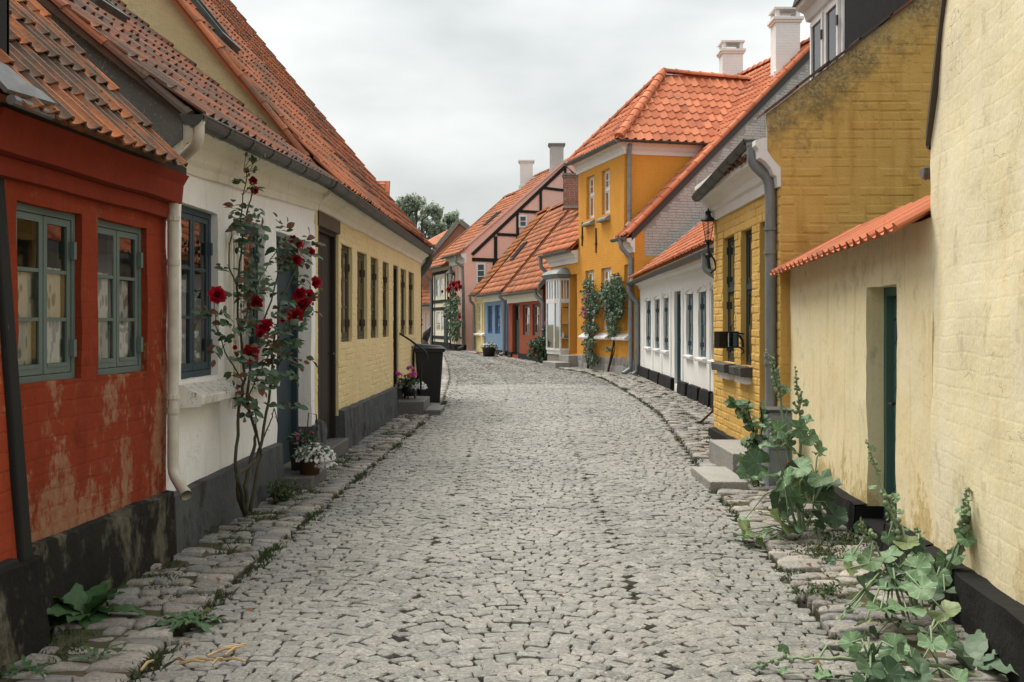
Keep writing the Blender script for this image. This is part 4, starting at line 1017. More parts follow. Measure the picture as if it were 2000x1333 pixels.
for i in range(14):
    x = 2.40 + i * .30; o = Vector((x, 9.74, ln13(x) + .012 + (i % 2) * .012)); ex = Vector((.325, 0, .325 * .763)); cm.hexa([o, o + ex, o + ex + Vector((0, .3, 0)), o + Vector((0, .3, 0)), o + Vector((0, 0, .028)), o + ex + Vector((0, 0, .028)), o + ex + Vector((0, .3, .028)), o + Vector((0, .3, .028))])
cm.build('verge_tile', 'tile_brown', h13)
sm = MB(); sm.box(1.74, 2.08, 9.0, 9.95, -.04, .10); sm.build('doorstep', 'step_stone', h13, bevel=.012)
sm = MB(); sm.box(2.07, 2.56, 9.60, 10.75, -.04, .27); sm.build('doorstep', 'step_stone', h13, bevel=.012)
# dormer
fd = Fac((3.41, 10.50), (3.41, 11.62), -1)
dm = MB(); dm.box(3.415, 5.6, 10.50, 11.62, 3.8, 5.0); dr_ = dm.build('dormer', 'slate_sill', h13)
dm = MB(); fd.box(dm, 0, fd.L, 3.85, 5.0, .0, .02); dm.build('dormer_front', 'white_paint', dr_)
for a in (.07, .60):
    dm = MB(); bars(dm, fd, a, a + .45, 3.98, 4.86, .05, .021, .05); dm.build('casement', 'white_paint', dr_)
    dm = MB(); fd.box(dm, a + .05, a + .40, 4.03, 4.81, .022, .03); dm.build('pane', 'glass_far', dr_)
    for zz in (4.2, 4.62):
        dm = MB(); fd.box(dm, a - .02, a + .02, zz - .05, zz + .05, .05, .065); dm.build('hinge', 'iron', dr_)
dm = MB(); fd.strip(dm, [(0, 4.92), (.05, 4.93), (.08, 5.02), (.16, 5.06), (.17, 5.12), (0, 5.14)], -.08, fd.L + .08); dm.build('dormer_cornice', 'white_paint', dr_)
slab(h13, 'dormer_roof', 'zinc_dark', [fd.P(-.12, 5.11, .2), fd.P(fd.L / 2, 5.5, .2), fd.P(fd.L + .12, 5.11, .2)], -fd.n3 * 3)

# ------------------------------------------------------------------ low white cottage
f14 = Fac((3.40, 12.9), (3.57, 28.6), -1)
h14 = thing('white_cottage', 'low white cottage with blue doors and slim teal windows on black plinth blocks', 'house', f14.P(6, 0))
W14 = [(1261.5, 1271.2), (1278.5, 1288), (1295.5, 1305.6), (1340.5, 1353.6), (1364, 1379), (1389, 1406)]
W14 = [(min(f14.ux(a), f14.ux(b_)), max(f14.ux(a), f14.ux(b_)), .86, 2.06) for a, b_ in W14]
D14 = (f14.ux(1329.5), f14.ux(1317), .18, 2.16)
wall(h14, f14, 0, f14.L, .0, 2.62, W14 + [D14], 'limewhite', reveal=.10, rough=.01, step=.25, seed=19)
for k, W_ in enumerate(W14):
    wo = window(h14, f14, W_, .05, 'teal_paint', rows=4, fw=.045, cw=.05, gw=.022, hinges='both', sill=(.07, .05, .02, .03), sillmat='white_paint', glass='glass_far', seed=k)
    am = MB(); n = 8; hw = (W_[1] - W_[0]) / 2 + .06; uc = (W_[0] + W_[1]) / 2
    am.tube([f14.P(uc - hw + 2 * hw * i / n, W_[3] + .01 + .09 * (1 - (2 * i / n - 1) ** 2), .012) for i in range(n + 1)], .022, 6); am.build('arch', 'limewhite', wo)
door(h14, f14, D14, .08, 'teal_paint', panel=True, glaz=.8)
for k in range(8):
    pm = MB(); uu = f14.ux(1258 + k * 17.5 + (k > 3) * 6)
    if not D14[0] - .1 < uu < D14[1] + .1 and not any(a - .02 < uu < b_ + .02 for a, b_, _, _ in W14): f14.box(pm, uu - .05, uu + .05, .2, 2.2, .0, .018); pm.build('wall_post', 'limewhite', h14, bevel=.006)
ug = [f14.ux(x) for x in (1257, 1271, 1274, 1290, 1293, 1317, 1331, 1345, 1350, 1369, 1373, 1392, 1396)]
gaps = [(D14[0] - .02, D14[1] + .02)] + [(min(a, b_), max(a, b_)) for a, b_ in ((ug[2], ug[1]), (ug[4], ug[3]), (ug[8], ug[7]), (ug[10], ug[9]), (ug[12], ug[11]))]
plinth(h14, f14, 2.0, f14.L, .30, .28, .07, 'plinth_black', gaps=gaps, rough=.02)
cornice(h14, f14, [(0, 2.42), (.04, 2.43), (.05, 2.50), (.12, 2.55), (.14, 2.60), (0, 2.63)], .0, f14.L, 'limewhite', seg=20, wob=.01)
E14 = f14.P(f14.L, 2.66, .24) - f14.P(0, 2.74, .24)
roof(h14, f14.P(0, 2.74, .24), E14, f14.L - .02, up_dir(f14, 39), 5.2, 'tile_new', .2, .33, limit=300, seed=25, flare=.07)
gutter(h14, f14.P(3.0, 2.66, .30), f14.P(f14.L + .1, 2.585, .30), .075, bands=.8)
slab(h14, 'verge_board', 'limewhite', [f14.P(f14.L - .03, 2.62, .28), f14.P(f14.L - .03, 2.74, .26), f14.P(f14.L - .03, 2.74 + 4.2 * .81, -3.95), f14.P(f14.L - .03, 2.66 + 4.2 * .81, -3.95)], f14.U3 * .06)
slab(h14, 'gable', 'limewhite', [f14.P(.2, 0, -.05), f14.P(.2, 2.6, -.05), f14.P(.2, 5.7, -3.9), f14.P(.2, 0, -3.9)], f14.U3 * .2)
P_ = f14.P(f14.L + .02, 2.56, .30); downpipe(h14, [P_, P_ + Vector((0, 0, -.22)), f14.P(f14.L - .02, 2.05, .08), f14.P(f14.L - .02, .12, .08), f14.P(f14.L - .02, .04, .2)], .065, 'pipe_grey', (.3, .7))
P_ = f14.P(3.75, 2.62, .30); downpipe(h14, [P_, P_ + Vector((0, 0, -.25)), f14.P(3.6, 2.2, .08), f14.P(3.6, .12, .08)], .06, 'pipe_grey', (.3, .7))

# ------------------------------------------------------------------ orange house with a two-storey frontispiece
f5 = Fac((3.43, 28.65), (1.37, 36.6), -1)
h5 = thing('orange_house', 'bright orange house with a two storey tiled frontispiece and white windows', 'house', f5.P(0, 0))
ua, ub = f5.ux(1219), f5.ux(1130)
W5 = [f5.rect(1209, 517, 1232, 646), f5.rect(1174, 521, 1193.5, 645), f5.rect(1143, 526, 1160, 649)]
W5 = [(a, b_, 1.25, 3.15) for a, b_, c, d_ in W5]
Wu = [f5.rect(1175, 323, 1191, 424), f5.rect(1145.5, 340, 1160.5, 434)]; Wu = [(a, b_, 4.78, 6.12) for a, b_, c, d_ in Wu]
D5 = f5.rect(1113, 535, 1127, 700); D5 = (D5[0], D5[1], .45, 3.1)
inr = lambda o: ua < (o[0] + o[1]) / 2 < ub
wn_ = wall(h5, f5, 0, ua, .0, 3.95, [o for o in W5 if not inr(o)], 'orange_wall', reveal=.14, rough=.012, step=.3)
wf_ = wall(h5, f5, ua, ub, .0, 6.65, [o for o in W5 if inr(o)] + Wu, 'orange_wall', reveal=.16, rough=.012, step=.3)
wall(h5, f5, ub, f5.L, .0, 3.95, [D5], 'orange_wall', reveal=.5, rough=.012, step=.3)
for k, W_ in enumerate(W5): window(h5, f5, W_, .10, 'white_paint', rows=2, cols=1, fw=.06, cw=.05, gw=.025, transom=(.66, 2), sill=(.22, .06, .20, .05), sillmat='white_paint', glass='glass_far', seed=k)
for k, W_ in enumerate(Wu): window(h5, f5, W_, .10, 'white_paint', rows=1, cols=1, fw=.05, cw=.045, gw=.022, transom=(.55, 2), sill=(.16, .06, .16, .05), sillmat='step_stone', glass='glass_far', seed=k)
door(h5, f5, D5, .46, 'dark_wood', planks=3)
fs = Fac((f5.P(ua, 0).x, f5.P(ua, 0).y), ((f5.P(ua, 0) - f5.n3 * 4).x, (f5.P(ua, 0) - f5.n3 * 4).y), 1)
wall(h5, fs, 0, 4, 3.4, 6.65, [], 'orange_wall', rough=.01, step=.4)
fsf = Fac((f5.P(ub, 0).x, f5.P(ub, 0).y), ((f5.P(ub, 0) - f5.n3 * 4).x, (f5.P(ub, 0) - f5.n3 * 4).y), -1)
wall(h5, fsf, 0, 4, 3.4, 6.65, [], 'orange_wall', rough=.01, step=.4)
cprof = [(0, 6.33), (.04, 6.34), (.05, 6.44), (.10, 6.50), (.12, 6.60), (.2, 6.64), (.2, 6.70), (0, 6.72)]
cornice(h5, f5, cprof, ua - .12, ub + .12, 'limewhite', wob=.004); cornice(h5, fs, cprof, .003, 3.0, 'limewhite', wob=.004)
ov = .26; half = (ub - ua) / 2 + ov; tn = math.tan(math.radians(47)); rise = half * tn; Lsl = math.hypot(half, rise)
zE = 6.74; Bk = 5.6
nrm_in = -f5.n3
Oh = f5.P(ua - ov, zE, ov); Sn = (f5.U3 * half + Z3 * rise).normalized()
roof(h5, Oh, nrm_in, Bk, Sn, Lsl, 'tile_new', .26, .36, limit=200, poly=[(0, 0), (Bk, 0), (Bk, Lsl), (half, Lsl)], seed=31, jit=.5)
Of = f5.P(ua - ov, zE, ov); Sf = (nrm_in * half + Z3 * rise).normalized()
roof(h5, Of, f5.U3, 2 * half, Sf, Lsl, 'tile_new', .26, .36, limit=60, poly=[(0, 0), (2 * half, 0), (half, Lsl)], seed=32, jit=.5)
slab(h5, 'roof', 'tile_new', [f5.P(ub + ov, zE, ov), f5.P(ub + ov, zE, ov - Bk), f5.P(ua - ov + half, zE + rise, ov - Bk), f5.P(ua - ov + half, zE + rise, ov - half)], (0, 0, -.07))
apex = f5.P(ua - ov + half, zE + rise, ov - half); ridge(h5, Oh + Vector((0, 0, .07)), apex + Vector((0, 0, .10)), 'tile_new', .15, .36)
ridge(h5, f5.P(ub + ov, zE + .07, ov), apex + Vector((0, 0, .10)), 'tile_new', .15, .36); ridge(h5, apex + Vector((0, 0, .10)), f5.P(ua - ov + half, zE + rise + .02, ov - Bk), 'tile_new', .15, .38)
gutter(h5, f5.P(ua - ov - .02, zE - .05, ov + .08), f5.P(ub + ov, zE - .05, ov + .08), .075, 'zinc'); gutter(h5, f5.P(ua - ov - .08, zE - .05, ov), f5.P(ua - ov - .08, zE - .05, ov - 2.95), .06, 'zinc_dark')
q0 = fs.P(.12, 6.6, .16); downpipe(h5, [q0, fs.P(.12, 6.3, .10), fs.P(.12, 4.35, .10), fs.P(-.05, 4.2, .28)], .06, 'pipe_grey', (.3, .8))
# main roof
PM = 44.5; tM = math.tan(math.radians(PM)); LM = 6.0 / math.cos(math.radians(PM)); s1_ = 3.6
roof(h5, f5.P(-.08, 3.93, .28), f5.U3, f5.L + .16, up_dir(f5, PM), LM, 'tile_new', .21, .33, limit=160, poly=[(0, 0), (ua + .08, 0), (ua + .08, s1_ + .9), (ub + .08, s1_ + .9), (ub + .08, 0), (f5.L + .16, 0), (f5.L + .16, LM), (0, LM)], seed=33, jit=.6)
zM = lambda d: 3.93 + (.28 - d) * tM
slab(h5, 'roof', 'tile_new', [f5.P(-.08, zM(-5.72), -5.72), f5.P(f5.L + .08, zM(-5.72), -5.72), f5.P(f5.L + .08, 3.9, -11.7), f5.P(-.08, 3.9, -11.7)], (0, 0, -.07))
ridge(h5, f5.P(-.1, zM(-5.72) + .06, -5.72), f5.P(f5.L + .1, zM(-5.72) + .06, -5.72), 'tile_new', .15, .38)
fg5 = Fac((f5.P(0, 0).x, f5.P(0, 0).y), ((f5.P(0, 0) + nrm_in * 11).x, (f5.P(0, 0) + nrm_in * 11).y), 1)
slab(h5, 'gable', 'orange_wall', [fg5.P(0, 0), fg5.P(0, zM(0) - .1), fg5.P(.28, zM(-.28) - .1), fg5.P(.28, 3.35), fg5.P(11, 3.35), fg5.P(11, 0)], -fg5.n3 * .25, uvf=lambda v: (v.x, v.z))
gg = slab(h5, 'gable', 'grey_mortar', [fg5.P(.28, 3.35, -.015), fg5.P(.28, zM(-.28) - .1, -.015), fg5.P(5.72, zM(-5.72) - .1, -.015), fg5.P(11, 3.9, -.015), fg5.P(11, 3.35, -.015)], -fg5.n3 * .2)
bricks(gg, fg5, .29, 6.2, 3.36, 9.4, [], 'grey_brick', .24, .078, .014, 300, inside=lambda u, z, du, dz: z + dz < zM(-(u - du)) - .36, d=-.012, seed=12)
vb = MB(); q = [fg5.P(-.1, zM(.1) - .33, .0), fg5.P(5.72, zM(-5.72) - .33, .0), fg5.P(5.72, zM(-5.72) - .05, .0), fg5.P(-.1, zM(.1) - .05, .0)]; vb.hexa([p + fg5.n3 * -.05 for p in q] + [p + fg5.n3 * .035 for p in q]); vb.build('verge_band', 'slate_sill', h5)
ridge(h5, fg5.P(-.25, zM(.25) + .03, .05), fg5.P(5.7, zM(-5.7) + .03, .05), 'tile_new', .11, .36, name='verge_tile')
cp2 = [(0, 3.45), (.05, 3.46), (.06, 3.58), (.12, 3.64), (.14, 3.72), (.24, 3.76), (.24, 3.84), (0, 3.88)]
cornice(h5, f5, cp2, -.03, ua - .02, 'limewhite', wob=.004); cornice(h5, f5, cp2, ub + .02, f5.L, 'limewhite', wob=.004)
gutter(h5, f5.P(-.1, 3.86, .36), f5.P(ua + .0, 3.86, .36), .075, 'zinc'); gutter(h5, f5.P(ub, 3.86, .36), f5.P(f5.L + .1, 3.86, .36), .075, 'zinc')
downpipe(h5, [f5.P(.12, 3.82, .36), f5.P(.12, 3.6, .36), f5.P(.10, 3.3, .08), f5.P(.10, .2, .08), f5.P(.10, .06, .3)], .065, 'pipe_grey', (.35, .8))
downpipe(h5, [f5.P(f5.L, 3.82, .36), f5.P(f5.L, 3.5, .36), f5.P(f5.L - .02, 3.2, .08), f5.P(f5.L - .02, .1, .08)], .07, 'pipe_grey', (.35, .8))
plinth(h5, f5, 0, f5.L, .46, .42, .03, 'grey_mortar', gaps=[(D5[0], D5[1])], rough=.015)
# field stones of the base
fsm = [cobble(200 + k, True, 'field_stone', .2) for k in range(5)]
for m_ in fsm: m_.name = 'field_stone'
r5 = random.Random(8); prs = []; u = .1
while u < f5.L - .1:
    wd = r5.uniform(.2, .42)
    if not D5[0] - .2 < u + wd / 2 < D5[1] + .2:
        z = .0
        while z < .42:
            hh = r5.uniform(.16, .30); o = f5.P(u + wd / 2, min(z + hh / 2, .36), .04); prs.append((r5.choice(fsm), frame(o, f5.U3 * wd * .93, Z3 * hh * .93, f5.n3 * .05))); z += hh
    u += wd
scatter('field_stone', 'field_stone_base', prs, h5, 120)
for px_, py_ in ((1138, 458), (1165, 470)):
    u, z = f5.px(px_, py_); am = MB(); f5.box(am, u - .03, u + .03, z - .38, z + .38, .0, .035); f5.box(am, u - .07, u + .07, z - .14, z - .06, .002, .04); am.build('wall_anchor', 'iron', h5)
u, z = f5.px(1102, 502); 
# bay window
ba, bb = f5.ux(1112), f5.ux(1086); bw = MB(); d_ = .42; c_ = .28
oct_ = [(ba, 0), (ba, d_ * .75), (ba + c_, d_), (bb - c_, d_), (bb, d_ * .75), (bb, 0)]
bz0, bz1, bzt = .55, 2.98, 2.22
def ring(z): return [f5.P(u, z, d) for u, d in oct_]
bm = MB(); q0, q1 = ring(.42), ring(bz0)
for i in range(5): bm.poly(q0[i], q0[i + 1], q1[i + 1], q1[i])
bay = bm.build('bay_window', 'white_paint', h5)
bm = MB(); q0, q1 = ring(-.05), [f5.P(u, .42, d - .03) for u, d in oct_]
for i in range(5): bm.poly(q0[i], q0[i + 1], q1[i + 1], q1[i])
bm.build('base', 'field_stone', bay)
for (za, zb) in ((bz0, bzt), (bzt, bz1)):
    qa, qb = ring(za), ring(zb)
    for i in range(5):
        a, b_ = qa[i], qa[i + 1]; nrm = (b_ - a).cross(Z3).normalized(); fr = MB()
        for t0, t1 in ((0, .06), (.94, 1)):
            p, q = a.lerp(b_, t0), a.lerp(b_, t1); fr.hexa([p - nrm * .03, q - nrm * .03, q + nrm * .03, p + nrm * .03, p - nrm * .03 + Z3 * (zb - za), q - nrm * .03 + Z3 * (zb - za), q + nrm * .03 + Z3 * (zb - za), p + nrm * .03 + Z3 * (zb - za)])
        for z in (za, zb - .07):
            p, q = a.lerp(b_, .06), a.lerp(b_, .94); p = Vector((p.x, p.y, z)); q = Vector((q.x, q.y, z)); fr.hexa([p - nrm * .03, q - nrm * .03, q + nrm * .03, p + nrm * .03, p - nrm * .03 + Z3 * .07, q - nrm * .03 + Z3 * .07, q + nrm * .03 + Z3 * .07, p + nrm * .03 + Z3 * .07])
        if zb == bz1:
            for t in ((.36, .64) if i in (0, 2, 4) else (.5,)):
                p = a.lerp(b_, t); e = (b_ - a).normalized() * .018; fr.hexa([p - e - nrm * .02, p + e - nrm * .02, p + e + nrm * .02, p - e + nrm * .02, p - e - nrm * .02 + Z3 * (zb - za), p + e - nrm * .02 + Z3 * (zb - za), p + e + nrm * .02 + Z3 * (zb - za), p - e + nrm * .02 + Z3 * (zb - za)])
        fr.build('sash', 'white_paint', bay)
        g = MB(); g.poly(a.lerp(b_, .05) + Z3 * .05, a.lerp(b_, .95) + Z3 * .05, qb[i].lerp(qb[i + 1], .95) - Z3 * .05, qb[i].lerp(qb[i + 1], .05) - Z3 * .05); g.build('pane', 'glass', bay)
rc = MB(); prv = None
for k, (sc_, z) in enumerate(((.0, 2.98), (.08, 3.0), (.16, 3.08), (.20, 3.12), (.12, 3.20), (-.08, 3.30), (-.28, 3.36))):
    rg_ = [f5.P(u + (-sc_ if j < 2 else sc_ if j > 3 else 0), z, (d + sc_) if d > 0 else 0) for j, (u, d) in enumerate(oct_)]
    if prv:
        for i in range(5): rc.poly(prv[i], prv[i + 1], rg_[i + 1], rg_[i])
    prv = rg_
rc.poly(*prv); rc.build('canopy_roof', 'pipe_grey', bay)
for z in (.95, 1.45):
    sh = MB(); f5.box(sh, ba + .06, bb - .06, z, z + .025, .0, d_ * .6); sh.build('shelf', 'white_paint', bay)
bk = MB(); f5.box(bk, ba, bb, .5, 2.95, -.35, -.3); bk.build('interior', 'interior_dark', bay)
for k in range(4):
    sh = MB(); uu = ba + .2 + .2 * k; f5.box(sh, uu, uu + .14, .98, 1.15 + .05 * (k % 2), .1, .14); sh.build('card', 'paper_white', bay)
sm = MB(); uu = (D5[0] + D5[1]) / 2; f5.box(sm, uu - .55, uu + .50, -.05, .42, .0, .35); sm.build('doorstep', 'step_stone', h5, bevel=.015)
sm = MB(); f5.box(sm, uu - .75, uu + .75, -.05, .20, .352, .85); sm.build('doorstep', 'step_stone', h5, bevel=.015)
hr = MB(); q = f5.P(D5[1] + .03, 1.5, 0); hr.tube([f5.P(D5[1] + .15, 2.0, .02), f5.P(D5[1] + .15, 2.0, .25), f5.P(D5[1] + .15, 1.0, .25), f5.P(D5[1] + .15, 1.0, .02)], .02, 6); hr.build('handrail', 'iron', h5)
c1_ = fg5.P(5.1, 0, -.75); box_chimney(h5, (c1_.x, c1_.y), .72, .62, 8.6, 10.4, 'white_brick', 'limewhite')
c2_ = f5.P(5.6, 0, -5.75); box_chimney(h5, (c2_.x, c2_.y), .70, .62, 9.5, 10.75, 'white_brick', 'limewhite')
# ------------------------------------------------------------------ the row beyond the orange house
def small_house(name, label, A, B, eave, wallm, trimm, pitch, Ls, wins, dr, frm, doorm, tilem, zw=(1.0, 2.1), plinthm='plinth_black', ph=.25, corn=.32, sill=None, seed=0, over=.25, ext=(0, 0), winrows=3):
    f = Fac(A, B, -1); h = thing(name, label, 'house', f.P(0, 0))
    ops = [(min(f.ux(a), f.ux(b_)), max(f.ux(a), f.ux(b_)), *zw) for a, b_ in wins]
    ds = [(min(f.ux(a), f.ux(b_)), max(f.ux(a), f.ux(b_)), .15, 2.25) for a, b_ in dr]
    wall(h, f, 0, f.L, 0, eave - .02, ops + ds, wallm, reveal=.14, rough=.012, step=.35, seed=seed)
    for k, o in enumerate(ops): window(h, f, o, .08, frm, rows=winrows, fw=.055, cw=.05, gw=.03, glass='glass_far', sill=sill, sillmat='white_paint', seed=k, curtain=[(.0, .3, 0, 1), (.7, 1, 0, 1)])
    for o in ds: door(h, f, o, .12, doorm, panel=True, glaz=.7)
    if ph: plinth(h, f, 0, f.L, ph, ph, .04, plinthm, gaps=[(o[0], o[1]) for o in ds], rough=.015)
    cornice(h, f, [(0, eave - corn), (.05, eave - corn + .01), (.06, eave - corn * .6), (.14, eave - corn * .45), (.2, eave - corn * .15), (.2, eave - .05), (0, eave - .02)], 0, f.L, trimm, wob=.008)
    O = f.P(-ext[0], eave, over)
    roof(h, O, f.U3, f.L + ext[0] + ext[1], up_dir(f, pitch), Ls, tilem, .22, .34, limit=0, seed=seed)
    gutter(h, f.P(-ext[0], eave - .06, over + .07), f.P(f.L + ext[1], eave - .06, over + .07), .075, 'zinc')
    t = math.tan(math.radians(pitch)); c = Ls * math.cos(math.radians(pitch)) - over
    for u in (0., f.L - .2): slab(h, 'gable', wallm, [f.P(u, 0, 0), f.P(u, eave - .05 + over * t, 0), f.P(u, eave - .05 + (over + c) * t, -c), f.P(u, 0, -c)], f.U3 * .2, uvf=lambda v: (v.x, v.z))
    ridge(h, f.P(-ext[0], eave + (over + c) * t + .03, -c), f.P(f.L + ext[1], eave + (over + c) * t + .03, -c), tilem, .14, .38, limit=0)
    return h, f
h6, f6 = small_house('brown_red_cottage', 'low brown red cottage with two pale windows and a green door', (1.12, 37.2), (-.15, 43.7), 2.72, 'brown_red_wall', 'cream_trim', 50, 5.2, [(1021, 1033.5), (1040, 1053)], [(1000.5, 1014)], 'grey_green_paint', 'dark_green_paint', 'tile_far', (1.0, 2.18), corn=.42, seed=41, ext=(.45, .05))
fr6 = Fac((f6.A.x, f6.A.y), ((f6.P(0, 0) - f6.n3 * 4).x, (f6.P(0, 0) - f6.n3 * 4).y), 1)
slab(h6, 'verge_band', 'cement', [fr6.P(-.3, 2.62, .45), fr6.P(-.3, 2.85, .45), fr6.P(3.4, 7.1, .45), fr6.P(3.4, 6.75, .45)], fr6.n3 * .12)
P_ = f6.P(-.1, 2.65, .3); downpipe(h6, [P_, P_ + Vector((0, 0, -.15)), f6.P(-.42, 2.2, .1), f6.P(-.42, .1, .1)], .07, 'pipe_grey')
h7, f7 = small_house('blue_cottage', 'light blue cottage front with two deep blue windows and blue door', (-.22, 44.2), (-1.33, 49.9), 2.86, 'blue_wall', 'cream_trim', 50, 5.4, [(952.5, 961.5), (966.5, 976.5)], [(981.5, 987.5)], 'blue_paint', 'blue_paint', 'tile_far', (.98, 2.28), corn=.40, seed=43, ext=(.1, .05))
downpipe(h7, [f7.P(.1, 2.8, .3), f7.P(.1, 2.6, .3), f7.P(.1, 2.4, .1), f7.P(.1, .15, .1), f7.P(.1, .1, .3)], .07, 'pipe_grey')
skylight(h7, f7, f7.P(0, 2.86, .25), f7.U3, up_dir(f7, 50), 3.6, 2.0, .7, 1.1)
h8, f8 = small_house('yellow_cottage', 'narrow slice of yellow cottage with white windows and sills', (-1.37, 50.1), (-1.88, 52.9), 2.95, 'light_yellow', 'limewhite', 50, 5.4, [(930.5, 938.5), (941.5, 947)], [], 'white_paint', 'white_paint', 'tile_far_old', (1.0, 2.45), ph=0, corn=.3, sill=(.15, .06, .1, .06), seed=45)
downpipe(h8, [f8.P(f8.L - .1, 2.8, .3), f8.P(f8.L - .1, 2.6, .3), f8.P(f8.L - .1, 2.4, .1), f8.P(f8.L - .1, .1, .1)], .07, 'pipe_grey')
# red brick chimney on the ridge of the brown red cottage
ch6 = box_chimney(h6, (2.42, 41.5), .62, .55, 6.2, 7.35, 'grey_mortar', 'field_stone', cap='brick')
fc6 = Fac((2.42 - .31, 41.5 - .276), (2.42 + .31, 41.5 - .276), 1); bricks(h6, fc6, 0, .62, 6.0, 7.35, [], 'brick_gable', .2, .088, .02, 90, d=.004, seed=3)
fc6 = Fac((2.42 - .311, 41.5 + .275), (2.42 - .311, 41.5 - .275), -1); bricks(h6, fc6, 0, .55, 6.0, 7.35, [], 'brick_gable', .2, .088, .02, 40, d=.004, seed=4)

# ------------------------------------------------------------------ pink half-timbered gable house
fg9 = Fac((-2.40, 54.0), (8, 54.0), 1); f9 = Fac((-2.40, 54.0), (-3.45, 57.45), -1)
h9 = thing('pink_house', 'tall pink gable house with black timber framing and two chimneys', 'house', fg9.P(0, 0))
Wg = [fg9.rect(930, 514, 948.5, 555), fg9.rect(1013, 420.5, 1030, 445), fg9.rect(938, 640, 946, 676)][:2]
slab(h9, 'gable', 'pink_wall', [fg9.P(0, 0), fg9.P(-.15, 4.95), fg9.P(-.42, 5.2), fg9.P(5.2, 10.0), fg9.P(10.6, 5.2), fg9.P(10.4, 0)], (0, .3, 0), uvf=lambda v: (v.x, v.z))
for k, W_ in enumerate(Wg):
    wd = MB(); bars(wd, fg9, *W_, .09, .0, .05); wo = wd.build('window', 'white_paint', h9); rws = 3 if k == 0 else 2
    for i in range(rws):
        z0_, z1_ = W_[2] + .09 + (W_[3] - W_[2] - .18) * i / rws, W_[2] + .09 + (W_[3] - W_[2] - .18) * (i + 1) / rws
        g = MB(); fg9.box(g, W_[0] + .09, W_[1] - .09, z0_, z1_, .006, .014); g.build('pane', 'glass_far', wo)
        if i: g = MB(); fg9.box(g, W_[0] + .09, W_[1] - .09, z0_ - .02, z0_ + .02, .012, .045); g.build('glazing_bar', 'white_paint', wo)
def beam(h, f, x0, y0, x1, y1, t, mat='black_timber', nm='timber'):
    a, b_ = f.px(x0, y0), f.px(x1, y1); d = V2(b_[0] - a[0], b_[1] - a[1]).normalized(); s = V2(-d.y, d.x) * t * .29; q = []
    for (u, z), k in ((a, -1), (a, 1), (b_, 1), (b_, -1)): q.append((u + s.x * k, z + s.y * k))
    mb = MB(); mb.hexa([f.P(u, z, .003) for u, z in q] + [f.P(u, z, .04 + R.uniform(0, .006)) for u, z in q]); mb.build(nm, mat, h)
for a in ((922, 498, 1108, 322, .3), (922, 507, 996, 510, .33), (971, 458, 1030, 461, .26), (1015, 413, 1067, 416, .26), (1058, 367, 1108, 373, .24), (968, 462, 968, 506, .3), (966, 511, 966, 572, .36), (1011, 417, 1011, 486, .26), (1056, 371, 1056, 416, .24), (1056, 417, 1056, 440, .24), (1104, 325, 1104, 372, .22), (1108, 322, 1122, 340, .2)): beam(h9, fg9, *a)
slab(h9, 'bargeboard', 'pink_wall', [fg9.P(-.42, 5.12, .08), fg9.P(-.42, 5.26, .08), fg9.P(5.2, 10.08, .08), fg9.P(5.2, 9.94, .08)], (0, .3, 0))
slab(h9, 'bargeboard', 'pink_wall', [fg9.P(10.7, 5.0, .08), fg9.P(10.7, 5.3, .08), fg9.P(5.2, 10.12, .08), fg9.P(5.2, 9.8, .08)], (0, .3, 0))
W9 = [(892.5, 897.5), (900.5, 906)]
w9o = [(min(f9.ux(a), f9.ux(b_)), max(f9.ux(a), f9.ux(b_)), 3.1, 4.45) for a, b_ in W9]
wall(h9, f9, 0, f9.L, 0, 5.1, w9o, 'salmon_wall', rough=.01, step=.5)
for o in w9o: window(h9, f9, o, .05, 'white_paint', rows=3, fw=.06, cw=.05, gw=.03, glass='glass_far')
cornice(h9, f9, [(0, 4.6), (.08, 4.62), (.1, 4.85), (.25, 4.95), (.3, 5.1), (0, 5.15)], 0, f9.L, 'limewhite')
PI9 = 41.
roof(h9, f9.P(-.05, 5.15, .4), f9.U3, f9.L + .2, up_dir(f9, PI9), 7.2, 'tile_far', .22, .34, limit=0, seed=51)
gutter(h9, f9.P(0, 5.1, .5), f9.P(f9.L, 5.1, .5), .09, 'zinc'); downpipe(h9, [f9.P(.3, 5.05, .5), f9.P(.3, 4.7, .5), f9.P(.3, 4.4, .1), f9.P(.3, .2, .1), f9.P(.3, .1, .4)], .075, 'pipe_grey')
t9 = math.tan(math.radians(PI9)); z9 = lambda d: 5.15 + (.4 - d) * t9
ridge(h9, f9.P(-.05, z9(-5.03) + .04, -5.03), f9.P(f9.L + .15, z9(-5.03) + .04, -5.03), 'tile_far_old', .15, .38, limit=0)
plinth(h9, f9, 0, f9.L, .3, .3, .04, 'plinth_black')
q = PY(1087, 300, 54.6); box_chimney(h9, (q.x, q.y), .72, .6, 9.0, 10.85, 'grey_brick', 'field_stone', cap='brick')
q = PY(1028, 340, 59.3); box_chimney(h9, (q.x, q.y), .74, .6, 9.1, 10.7, 'limewhite', 'limewhite', cap='plain')
skylight(h9, f9, f9.P(-.05, 5.15, .4), f9.U3, up_dir(f9, PI9), 1.0, 2.4, .7, 1.1)

